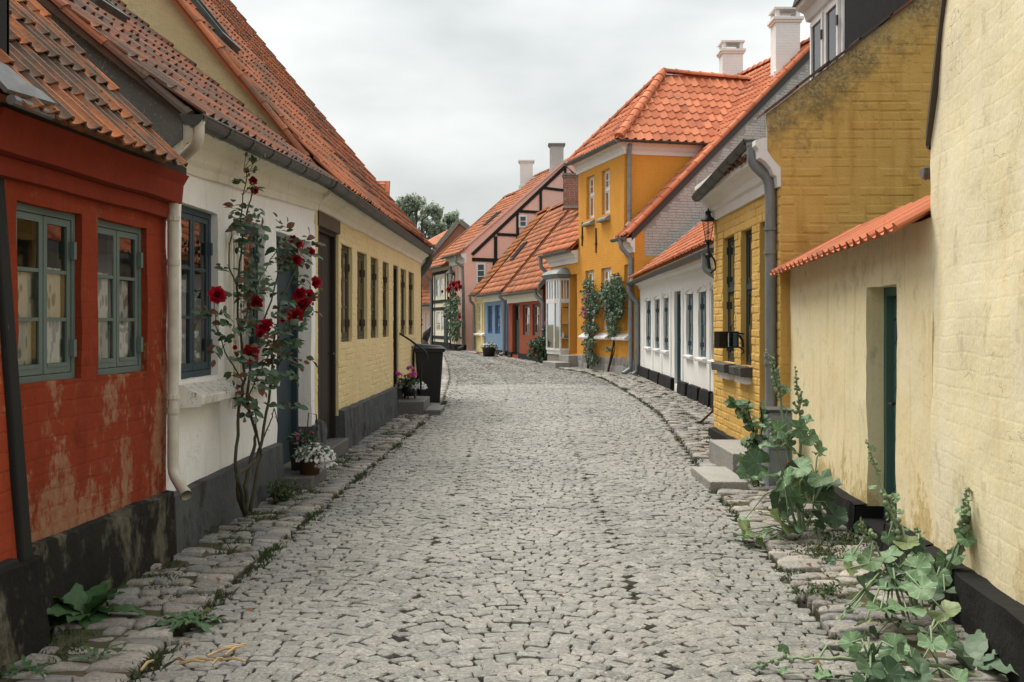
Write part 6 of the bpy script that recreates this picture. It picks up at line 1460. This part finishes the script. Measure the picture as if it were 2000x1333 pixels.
L2_ = hl([(1790, 1110, 4.95, 62, FR, 0), (1750, 1145, 4.9, 60, (-.4, -.8, .5), 0), (1690, 1150, 4.9, 62, FR, 1), (1770, 1190, 4.75, 66, FR, 0), (1800, 1150, 4.8, 56, FR, 0), (1845, 1195, 4.75, 64, UPF, 0), (1720, 1190, 4.75, 62, (-.2, -.9, .5), 0), (1665, 1190, 4.8, 46, (-.8, -.5, .3), 0), (1700, 1095, 5.05, 54, UPF, 0), (1665, 1085, 5.1, 44, LF, 0), (1830, 1125, 5.1, 54, UPF, 0), (1740, 1085, 5.1, 48, FR, 0), (1770, 1060, 5.15, 46, UPF, 0), (1850, 1095, 5.15, 44, UPF, 0), (1715, 1130, 5.0, 50, LF, 1), (1780, 1225, 4.65, 50, FR, 1), (1820, 1160, 4.95, 48, FR, 1), (1742, 1215, 4.7, 46, FR, 1), (1870, 1085, 5.1, 36, UPF, 0), (1805, 1095, 5.2, 40, UPF, 0), (1660, 1110, 5.0, 34, UPF, 0), (1690, 1215, 4.75, 40, LF, 0), (1735, 1050, 5.2, 30, UPF, 0), (1755, 1110, 5.05, 44, FR, 1), (1845, 1155, 5.0, 44, FR, 1)])
hollyhock('hollyhock', 'broad hollyhock clump with a curved bud spike against the tall pale gable wall', PG(1795, 1215), S2, L2_, 6)
S3 = [dict(p=[PG(1960, 1345), PY(1860, 1305, 4.2), PY(1770, 1292, 4.15), PY(1700, 1290, 4.15), PY(1600, 1285, 4.2), PY(1530, 1287, 4.25), PY(1500, 1295, 4.3), PY(1484, 1320, 4.3)], r=.011, buds=.62, nb=1, bs=.011, sl=.05),
      dict(p=[PG(1950, 1350), PY(1800, 1330, 4.15), PY(1700, 1325, 4.15), PY(1590, 1325, 4.2)], r=.010, buds=.7, nb=1, bs=.011, sl=.05),
      dict(p=[PG(1840, 1330), PY(1830, 1290, 4.2), PY(1815, 1240, 4.25)], r=.007, buds=2)]
L3_ = hl([(1745, 1265, 4.1, 62, FR, 0), (1780, 1285, 4.05, 70, (-.1, -.9, .5), 1), (1700, 1305, 4.05, 66, FR, 1), (1820, 1255, 4.15, 54, (-.2, -.8, .6), 0), (1665, 1255, 4.2, 42, (-.9, -.4, .2), 0), (1675, 1275, 4.15, 34, FR, 0), (1735, 1318, 4.05, 60, FR, 1), (1605, 1318, 4.15, 36, (-.1, -.8, .6), 0), (1870, 1330, 4.0, 52, UPF, 0), (1790, 1322, 4.0, 58, FR, 1), (1850, 1240, 4.25, 40, UPF, 0), (1690, 1332, 4.05, 50, FR, 1), (1725, 1282, 4.15, 44, FR, 1)])
hollyhock('hollyhock', 'sprawling hollyhock with a stem lying over the kerb at the near edge', PG(1880, 1330), S3, L3_, 7)
# ------------------------------------------------------------------ docks, dandelion and other weeds
def rosette(name, label, root, mat, n, ln, wd, seed, up=(.4, 1.), lean=Vector((0, 0, 0))):
    t = thing(name, label, 'weed', tuple(root)); r = random.Random(seed); th = .5 if 'dandelion' in name else 0.; tm = [oval('leaf', mat, wd, .15, .35, 11, wave=.045, tooth=th), oval('leaf', mat, wd * .85, .2, .6, 11, wave=.06, tooth=th), oval('leaf', mat, wd * 1.1, -.1, .8, 11, wave=.05, tooth=th)]
    for k in range(n):
        a = 2 * math.pi * (k + r.random() * .7) / n; d = Vector((math.cos(a), math.sin(a), r.uniform(*up))).normalized() + lean; m = orient(root + Vector((math.cos(a), math.sin(a), 0)) * .02, d, Vector((-d.x, -d.y, 1.2)) + rv(.2, r), ln * r.uniform(.7, 1.15))
        o = bpy.data.objects.new('leaf', r.choice(tm)); C.objects.link(o); adopt(o, t); o.matrix_basis = m
    return t
rosette('dock_plant', 'pale dock rosette with upright leaves at the foot of the black plinth', PG(1898, 1312, .02), 'dock_pale', 7, .26, .42, 3, (.7, 2.4))
rosette('dock_plant', 'dark green dock growing from the dirty black plinth of the red cottage', PG(165, 1200, .05), 'dock_leaf', 17, .24, .55, 4, (.15, 1.9))
rosette('dandelion', 'flat dandelion rosette straddling the shaded kerb stones', PG(368, 1215, .05), 'dock_leaf', 20, .19, .30, 5, (.05, .7))
rosette('dandelion', 'small dandelion sprouting between stones below the leaning black post', PG(185, 1285, .05), 'dock_leaf', 9, .10, .28, 6, (.2, 1.2))
rosette('dandelion', 'tiny weed tuft at the near end of the black plinth', PG(48, 1310, .05), 'dock_leaf', 9, .12, .3, 7, (.2, 1.4))
def feathery(name, label, root, n, h_, rad, mat, seed, lf=.03):
    t = thing(name, label, 'weed', tuple(root)); r = random.Random(seed); tm = oval('leaf', mat, .4, .1, .2, 2); ps = []
    for k in range(n):
        a = r.uniform(0, 6.28); tip = root + Vector((math.cos(a) * rad * r.random(), math.sin(a) * rad * r.random(), h_ * r.uniform(.4, 1)))
        for i in range(9): q = root.lerp(tip, .2 + .8 * i / 8); ps.append((tm, orient(q, rv(1, r) + Vector((0, 0, .5)), rv(1, r) + Vector((0, -.5, 1)), lf * r.uniform(.6, 1.3))))
    o = merged('leaves', ps, mat, t); return t
feathery('weed', 'bushy green weed at the corner of the dark doorstep by the rose', PG(545, 985, .03), 46, .18, .17, 'weed_leaf', 8, .05)
feathery('weed', 'yellowish low weed in the paving by the grey plinth', PG(405, 1048, .03), 14, .07, .12, 'weed_leaf', 9, .03)
feathery('weed', 'low green mat of weed among the stones below the tall hollyhock', PG(1660, 1060, .03), 60, .06, .40, 'weed_leaf', 12, .028)
feathery('weed', 'weed patch in the stones between hollyhock clump and kerb', PG(1600, 1170, .03), 40, .08, .22, 'weed_leaf', 13, .03)
feathery('weed', 'low weed between the stones by the broad hollyhock clump', PG(1610, 1085, .03), 50, .05, .35, 'weed_leaf', 14, .026)
# rose sprig in front of the ochre house
sp = thing('rose_sprig', 'young rose shoots with grey green leaflets by the ochre doorstep', 'rose', (2.2, 9.5, 0)); r = random.Random(31); tm = [oval('leaf', 'hollyhock_leaf', .6, .2, .3, 3), oval('leaf', 'hollyhock_dark', .6, .2, .3, 3)]; ps, sm = [], MB()
for pts in ([(1478, 880), (1474, 850), (1455, 815), (1440, 795), (1432, 785)], [(1480, 880), (1470, 830), (1460, 800), (1462, 785)], [(1478, 885), (1462, 900), (1448, 905)], [(1482, 870), (1490, 830), (1485, 795)], [(1478, 880), (1462, 862), (1450, 858)], [(1485, 960), (1478, 930), (1470, 900), (1474, 870)], [(1482, 985), (1476, 965), (1470, 945)]):
    P = [PY(x, y, 9.15 - .002 * i) for i, (x, y) in enumerate(pts)]; sm.tube(P, .006, 5)
    for i in range(len(P) - 1):
        for q in (0, .25, .5, .75, 1):
            for s in range(2): o = P[i].lerp(P[i + 1], q); ps.append((tm[0] if o.z > .85 else r.choice(tm), orient(o, rv(1, r), Vector((-.3, -.8, .8)) + rv(.4, r), r.uniform(.06, .10))))
sm.build('stem', 'stem_brown', sp); scatter('leaf', 'leaves', ps, sp, 200)

# ------------------------------------------------------------------ potted flowers
def flower_mass(mb, c, rad, n, sz, r, sq=.7, petals=5):
    for k in range(n):
        d = rv(1, r).normalized(); d.z = abs(d.z) * .9 + .02; o = Vector(c) + Vector((d.x * rad, d.y * rad, d.z * rad * sq)) * r.uniform(.65, 1.05); nn = (d + Vector((0, -.4, .3))).normalized(); a1 = nn.orthogonal().normalized(); a2 = nn.cross(a1)
        for q in range(petals):
            a = 2 * math.pi * q / petals; dd = a1 * math.cos(a) + a2 * math.sin(a); tt = -a1 * math.sin(a) + a2 * math.cos(a); s = sz * r.uniform(.8, 1.2); mb.poly(o, o + dd * s * .6 + tt * s * .34 + nn * s * .1, o + dd * s, o + dd * s * .6 - tt * s * .34 + nn * s * .1)
def leafball(name, parent, mat, c, rad, n, sz, r, sq=.7, kindp=None):
    tm = oval('leaf', mat, .6, .2, .3, 2); ps = []
    for k in range(n):
        d = rv(1, r).normalized(); o = Vector(c) + Vector((d.x * rad, d.y * rad, abs(d.z) * rad * sq)) * r.uniform(.3, 1.); ps.append((tm, orient(o, d + rv(.4, r), d + Vector((0, -.3, .7)) + rv(.3, r), sz * r.uniform(.7, 1.3))))
    return merged(name, ps, mat, parent)
rp_ = random.Random(41)
c = Vector((-1.80, 9.12, .15)); p1 = thing('flower_pot', 'brown pot of trailing white flowers on the doorstep of the white cottage', 'flower pot', tuple(c))
mb = MB(); mb.lathe(c, [(.001, .0), (.085, .0), (.10, .19), (.108, .19), (.108, .22), (.095, .22), (.09, .17), (.001, .17)], 18); mb.build('pot', 'terracotta', p1, True)
leafball('foliage', p1, 'climber_leaf', c + Vector((.03, -.02, .18)), .16, 260, .04, rp_); mb = MB(); flower_mass(mb, c + Vector((.05, -.03, .13)), .185, 230, .016, rp_, .85); flower_mass(mb, c + Vector((.12, .02, .06)), .12, 90, .016, rp_, .6); mb.build('blossom', 'white_petal', p1)
c = Vector((-1.92, 9.42, .15)); p2 = thing('flower_pot', 'black square planter with small purple flowers behind the white flower pot', 'flower pot', tuple(c))
mb = MB(); mb.hexa([c + Vector(q) for q in ((-.09, -.09, 0), (.09, -.09, 0), (.09, .09, 0), (-.09, .09, 0), (-.11, -.11, .27), (.11, -.11, .27), (.11, .11, .27), (-.11, .11, .27))]); mb.build('pot', 'pot_black', p2, bevel=.01)
leafball('foliage', p2, 'rose_leaf', c + Vector((0, 0, .25)), .14, 240, .04, rp_); mb = MB(); flower_mass(mb, c + Vector((0, 0, .27)), .14, 5, .018, rp_); mb.build('blossom', 'pink_petal', p2); mb = MB(); mb.tube([c + Vector((.05, -.1, .3)), c + Vector((.06, -.05, .52)), c + Vector((.12, 0, .5)), c + Vector((.13, 0, .35))], .006, 5); mb.build('hoop', 'stem_brown', p2)
c = Vector((-1.68, 16.75, .25)); p3 = thing('flower_pot', 'black cauldron pot of pink geraniums on the steps by the wheelie bin', 'flower pot', tuple(c))
mb = MB(); mb.lathe(c, [(.001, .04), (.07, .045), (.115, .10), (.125, .17), (.10, .22), (.115, .24), (.10, .24), (.001, .21)], 18)
for k in range(3): a = k * 2.1 + .4; mb.tube([c + Vector((.08 * math.cos(a), .08 * math.sin(a), .08)), c + Vector((.10 * math.cos(a), .10 * math.sin(a), 0))], [.018, .012], 6)
mb.build('pot', 'iron', p3, True); leafball('foliage', p3, 'rose_leaf', c + Vector((0, 0, .22)), .22, 320, .06, rp_); mb = MB(); flower_mass(mb, c + Vector((.14, -.06, .17)), .16, 110, .022, rp_, .8); flower_mass(mb, c + Vector((-.17, -.04, .18)), .10, 40, .02, rp_, .8); mb.build('white_blossom', 'white_petal', p3)
for (x, y) in ((777, 730), (801, 719), (799, 733), (808, 730)):
    q = PY(x, y, 16.6); mb = MB(); flower_mass(mb, q - Vector((0, 0, .02)), .055, 40, .024, rp_, 1.); mb.build('bloom', 'pink_petal', p3)
# far pots and lantern at the blue cottage
c = PG(955, 697, .04); p4 = thing('flower_pot', 'dark tub of white flowers below the blue cottage windows', 'flower pot', tuple(c)); mb = MB(); mb.lathe(c, [(.001, 0), (.24, 0), (.29, .36), (.30, .40), (.27, .40), (.26, .36), (.001, .36)], 14); mb.build('pot', 'pot_black', p4, True); leafball('foliage', p4, 'climber_leaf', c + Vector((0, 0, .36)), .36, 200, .09, rp_); mb = MB(); flower_mass(mb, c + Vector((0, 0, .4)), .34, 30, .05, rp_); mb.build('blossom', 'white_petal', p4)
c = PG(965.5, 697, .04); p5 = thing('candle_lantern', 'small grey candle lantern on the kerb beside the dark tub', 'lantern', tuple(c)); mb = MB(); x, y, z = c
for sx in (-1, 1):
    for sy in (-1, 1): mb.box(x + sx * .12 - .015, x + sx * .12 + .015, y + sy * .12 - .015, y + sy * .12 + .015, z, z + .38)
mb.box(x - .15, x + .15, y - .15, y + .15, z - .01, z + .03); mb.box(x - .15, x + .15, y - .15, y + .15, z + .38, z + .41); mb.build('frame', 'lead', p5); mb = MB(); mb.lathe((x, y, z + .03), [(.001, 0), (.06, 0), (.06, .2), (.001, .2)], 10); mb.build('candle', 'paper_white', p5)

# ------------------------------------------------------------------ climbers and shrubs further up the street
def climber(name, label, cat, f, cols, n, sz, seed, blooms=(), trunk=None, bm='pink_petal', d0=.05):
    """cols: (px, py, radius_px) blobs on the facade plane"""
    t = thing(name, label, cat, f.P(f.ux(trunk[0]), 0, .15)); r = random.Random(seed); ps = []; tot = sum(c[2] ** 2 for c in cols)
    for (x, y, rad) in cols:
        k = int(n * rad ** 2 / tot)
        for i in range(k):
            a, q = r.uniform(0, 6.283), r.random() ** .55; px_, py_ = x + math.cos(a) * rad * q * r.uniform(.8, 1.1), y + math.sin(a) * rad * q * r.uniform(.8, 1.1); dd_ = d0 + r.uniform(0, .38) * (1 - q * .6); u, z = f.px(px_, py_, dd_); o = f.P(u, max(.05, z), dd_); ps.append((r.choice(CLIMB), orient(o, f.n3 * r.uniform(.2, 1) + rv(.6, r) + Vector((0, 0, -.5)), f.n3 * .8 + Vector((0, 0, .6)) + rv(.5, r), sz * r.uniform(.6, 1.3))))
    merged('foliage', ps, 'climber_leaf', t); sm = MB()
    for k in range(4):
        pts = [f.P(f.ux(trunk[0] + R.uniform(-3, 3)), 0, .15)] + [f.P(*f.px(trunk[i] if isinstance(trunk[i], (int, float)) else trunk[i][0], trunk[i][1], .12), .12) + rv(.05, r) for i in range(1, len(trunk))]; sm.tube(pts, [.03] + [.015] * (len(pts) - 1), 5)
    sm.build('stem', 'stem_brown', t)
    for (x, y, rad) in blooms: bd_ = d0 + .36; u, z = f.px(x, y, bd_); mb = MB(); petal_ball(mb, f.P(u, z, bd_), 1.25 * rad * f.P(u, z, .3).y / F, r, face=f.n3 + Vector((.3, -.6, .2))); mb.build('bloom', bm, t, True)
    return t
climber('climbing_rose', 'leafy climbing rose with pink blooms between the orange house windows', 'climbing rose', f5, [(1153, 590, 16), (1150, 555, 12), (1150, 640, 15), (1156, 610, 14), (1152, 670, 14), (1157, 700, 13), (1150, 690, 10), (1146, 572, 10), (1160, 575, 10), (1165, 600, 10), (1146, 610, 12), (1162, 640, 9)], 2300, .09, 51, [(1139, 604, 4), (1143, 613, 4.5), (1138, 586, 3), (1147, 577, 3)], [1156, (1155, 680), (1152, 600), (1150, 560)], 'pale_pink_petal')
climber('climbing_shrub', 'dense green climber with a bare lower stem beside the orange house window', 'climber', f5, [(1198, 580, 22), (1190, 565, 16), (1206, 560, 16), (1198, 615, 18), (1200, 640, 12), (1186, 590, 14), (1208, 590, 14), (1194, 650, 8), (1188, 680, 6), (1204, 545, 12), (1182, 575, 14), (1214, 575, 12), (1210, 605, 12)], 2900, .09, 53, [], [1198, (1197, 680), (1198, 640), (1198, 590)])
climber('climbing_rose', 'tall climbing rose with scarlet blooms on the far half timbered house', 'climbing rose', f10, [(885, 610, 15), (888, 585, 13), (880, 600, 12), (892, 630, 12), (886, 640, 14), (890, 655, 11), (884, 570, 9), (893, 560, 7), (876, 615, 8)], 1500, .16, 55, [(877, 566, 5), (886, 556, 5), (893, 554, 4), (899, 561, 4), (896, 553, 4), (864, 570, 2.5), (876, 583, 2.5), (889, 575, 2.5), (898, 620, 3), (863, 603, 2), (869, 619, 2), (881, 558, 4), (891, 564, 4)], [893, (893, 670), (890, 620), (888, 590)], 'red_petal', .5)
def shrub(name, label, c, blobs, n, sz, mat, seed, blooms=(), bm='pale_pink_petal', cat='shrub'):
    t = thing(name, label, cat, tuple(c)); r = random.Random(seed); ps = []; tot = sum(b_[3] ** 2 for b_ in blobs); tm = [oval('leaf', mat, .62, .2, .3, 2), oval('leaf', mat, .7, .3, .2, 2)]
    for (x, y, z, rad) in blobs:
        for i in range(int(n * rad ** 2 / tot)): d = rv(1, r).normalized(); o = Vector((x, y, z)) + d * rad * r.uniform(.45, 1.08); o.z = max(.03, o.z); ps.append((r.choice(tm), orient(o, d + rv(.6, r), d + Vector((-.3, -.3, .8)) + rv(.4, r), sz * r.uniform(.6, 1.3))))
    merged('foliage', ps, mat, t); sm = MB()
    for (x, y, z, rad) in blobs: sm.tube([c, Vector(c).lerp(Vector((x, y, z)), .6) + rv(.04, r), (x, y, z)], [.03, .02, .01], 5)
    sm.build('stem', 'stem_brown', t)
    for (p, rad) in blooms: mb = MB(); petal_ball(mb, p, rad, r); mb.build('bloom', bm, t, True)
    return t
c = PG(1062, 713); bl = [(*PY(x, y, 36.4), rd * 36.4 / F) for x, y, rd in ((1062, 690, 14), (1055, 672, 12), (1066, 668, 12), (1045, 675, 9), (1038, 690, 6), (1068, 645, 8), (1060, 704, 10), (1070, 690, 10), (1036, 672, 5))]
shrub('rose_shrub', 'rounded rose shrub with a few pink blooms between the bay window and brown red cottage', c, bl, 1300, .12, 'climber_leaf', 61, [(PY(1071, 634, 36.2), .09), (PY(1066, 632, 36.2), .07)])
# trees beyond the roofs
def tree(name, label, c, htop, blobs, n, sz, seed):
    t = thing(name, label, 'tree', tuple(c)); r = random.Random(seed); sm = MB(); sm.tube([c, Vector((c[0] + .1, c[1], htop * .45)), Vector((c[0], c[1], htop * .85))], [.28, .2, .05], 8)
    for (x, y, z, rad) in blobs: sm.tube([Vector((c[0], c[1], htop * r.uniform(.25, .5))), Vector((x, y, z)).lerp(Vector((c[0], c[1], z)), .4) - Vector((0, 0, .3)), (x, y, z)], [.11, .07, .02], 5)
    sm.build('trunk', 'bark', t); tm = [oval('leaf', 'tree_leaf', .55, .2, .3, 2), oval('leaf', 'tree_leaf', .7, .2, .3, 2)]; ps = []; tot = sum(b_[3] ** 2 for b_ in blobs)
    for (x, y, z, rad) in blobs:
        sub = [(Vector((x, y, z)) + rv(1, r).normalized() * rad * r.uniform(.35, .95), rad * r.uniform(.16, .36)) for q in range(9)]
        for i in range(int(n * rad ** 2 / tot)):
            s, sr = r.choice(sub); d = rv(1, r).normalized(); o = s + Vector((d.x, d.y, d.z * 1.25 - .2)) * sr * r.uniform(.3, 1.1); ps.append((r.choice(tm), orient(o, d + Vector((0, 0, -.8)) + rv(.4, r), d + Vector((0, -.2, .7)) + rv(.5, r), sz * r.uniform(.6, 1.3))))
    merged('crown', ps, 'tree_leaf', t); return t
B = lambda lst, Y: [(*PY(x, y, Y + dy), rd * Y / F) for x, y, rd, dy in lst]
tree('birch_tree', 'grey green birch crown rising behind the yellow cottage gutter', (-8.2, 84, 0), 11.8, B([(794, 405, 26, 0), (818, 408, 26, 1), (840, 420, 24, -1), (779, 424, 22, 1), (812, 436, 26, 0), (840, 446, 24, 1), (790, 392, 15, 0), (856, 436, 18, 0), (822, 394, 15, 0), (774, 404, 15, 1), (800, 455, 24, 0), (830, 462, 26, 0)], 84), 9000, .24, 71)
tree('round_tree', 'darker green tree between the birch and the brick gable', (-5.4, 92, 0), 10.6, B([(882, 428, 14, 0), (890, 418, 9, 1), (870, 440, 16, 0), (895, 432, 9, 0), (878, 450, 18, 1), (862, 452, 16, 0), (858, 438, 13, 0), (872, 426, 10, 0), (945, 440, 7, 3)], 92), 5500, .26, 73)

# ------------------------------------------------------------------ grass, fallen leaves, straw
def grass(name, label, spots, n, mat, seed, h_=(.03, .08)):
    r = random.Random(seed); mb = MB()
    for k in range(n):
        (p, q, wd) = r.choice(spots); t = r.random(); o = Vector(p).lerp(Vector(q), t) + Vector((r.gauss(0, wd), r.gauss(0, wd), 0)); cl = noise.noise(Vector((o.x * 3, o.y * 1.6, seed)))
        if cl < -.05: continue
        for b_ in range(6):
            e = o + Vector((r.gauss(0, .018), r.gauss(0, .018), 0)); hh = r.uniform(*h_) * (.6 + cl); a = r.uniform(0, 6.28); d = Vector((math.cos(a), math.sin(a), 0)) * .004; l = Vector((r.gauss(0, .5), r.gauss(0, .5), 0)) * hh; mb.poly(e - d, e + d, e + d * .6 + l * .4 + Vector((0, 0, hh * .7)), e + l + Vector((0, 0, hh)))
    o = mb.build(name, mat, None); return setp(o, label, 'grass', kind='stuff')
E_ = lambda ys, fn, dz=.02: [(Vector((fn(a), a, dz)), Vector((fn(b_), b_, dz)), .03) for a, b_ in zip(ys, ys[1:])]
yl = [3 + .6 * i for i in range(28)]
grass('grass', 'thin grass and moss tufts along the granite kerb by the cottages on the shaded side', E_(yl, lambda y: xl(y) + .03) + E_(yl, lambda y: wl(y) + .04) + E_(yl, lambda y: wl(y) * .7 + xl(y) * .3) + E_(yl, lambda y: (wl(y) + xl(y)) / 2), 2600, 'weed_leaf', 3, (.015, .05))
yr = [3 + .8 * i for i in range(38)]
grass('grass', 'grass tufts in the joints of the sunny pavement', E_(yr, lambda y: xr(y) + .02) + E_(yr, lambda y: wr(y) - .12) + E_(yr, lambda y: xr(y) * .6 + wr(y) * .4) + E_(yr, lambda y: xr(y) * .35 + wr(y) * .65), 8000, 'weed_leaf', 4, (.012, .045))
r = random.Random(91); mb = MB()
for k in range(420):
    if k < 110: y = r.uniform(3.5, 16); x = xl(y) + r.gauss(.05, .12)
    elif k < 200: p = PG(880 + r.gauss(0, 22), 790 + r.gauss(0, 14)); x, y = p.x, p.y
    elif k < 330: y = r.uniform(4, 22); x = xr(y) + r.gauss(.0, .2)
    else: y = r.uniform(4.4, 25); x = r.uniform(xl(y) - .3, xr(y) + .2)
    s = r.uniform(.012, .032); a = r.uniform(0, 6.28); d, e = Vector((math.cos(a), math.sin(a), r.uniform(-.3, .3))), Vector((-math.sin(a), math.cos(a), r.uniform(-.3, .5))); o = Vector((x, y, (.05 if xl(y) < x < xr(y) else .07) + crown(x, y))); mb.poly(o - d * s, o - e * s * .5 + Z3 * s * .4, o + d * s, o + e * s * .5 + Z3 * s * .3)
setp(mb.build('fallen_leaves', 'dry_leaf', None), 'brown and yellow fallen leaves scattered along both kerbs', 'leaf litter', kind='stuff')
for k, (a, b_) in enumerate((((350, 1293), (428, 1290)), ((352, 1297), (400, 1293)), ((405, 1282), (482, 1258)), ((408, 1280), (470, 1264)), ((415, 1298), (435, 1286)), ((275, 1310), (300, 1290)), ((430, 1290), (480, 1292)), ((440, 1280), (476, 1262)))):
    p, q = PG(*a, .05), PG(*b_, .06); mb = MB(); mb.tube([p, p.lerp(q, .5) + Vector((0, 0, .012)), q], [.006, .007, .004], 5); setp(mb.build('straw_stalk', 'dry_straw', None), 'dry straw stalk lying on the cobbles near the shaded kerb', 'straw', 'straw stalks dropped on the cobbles')
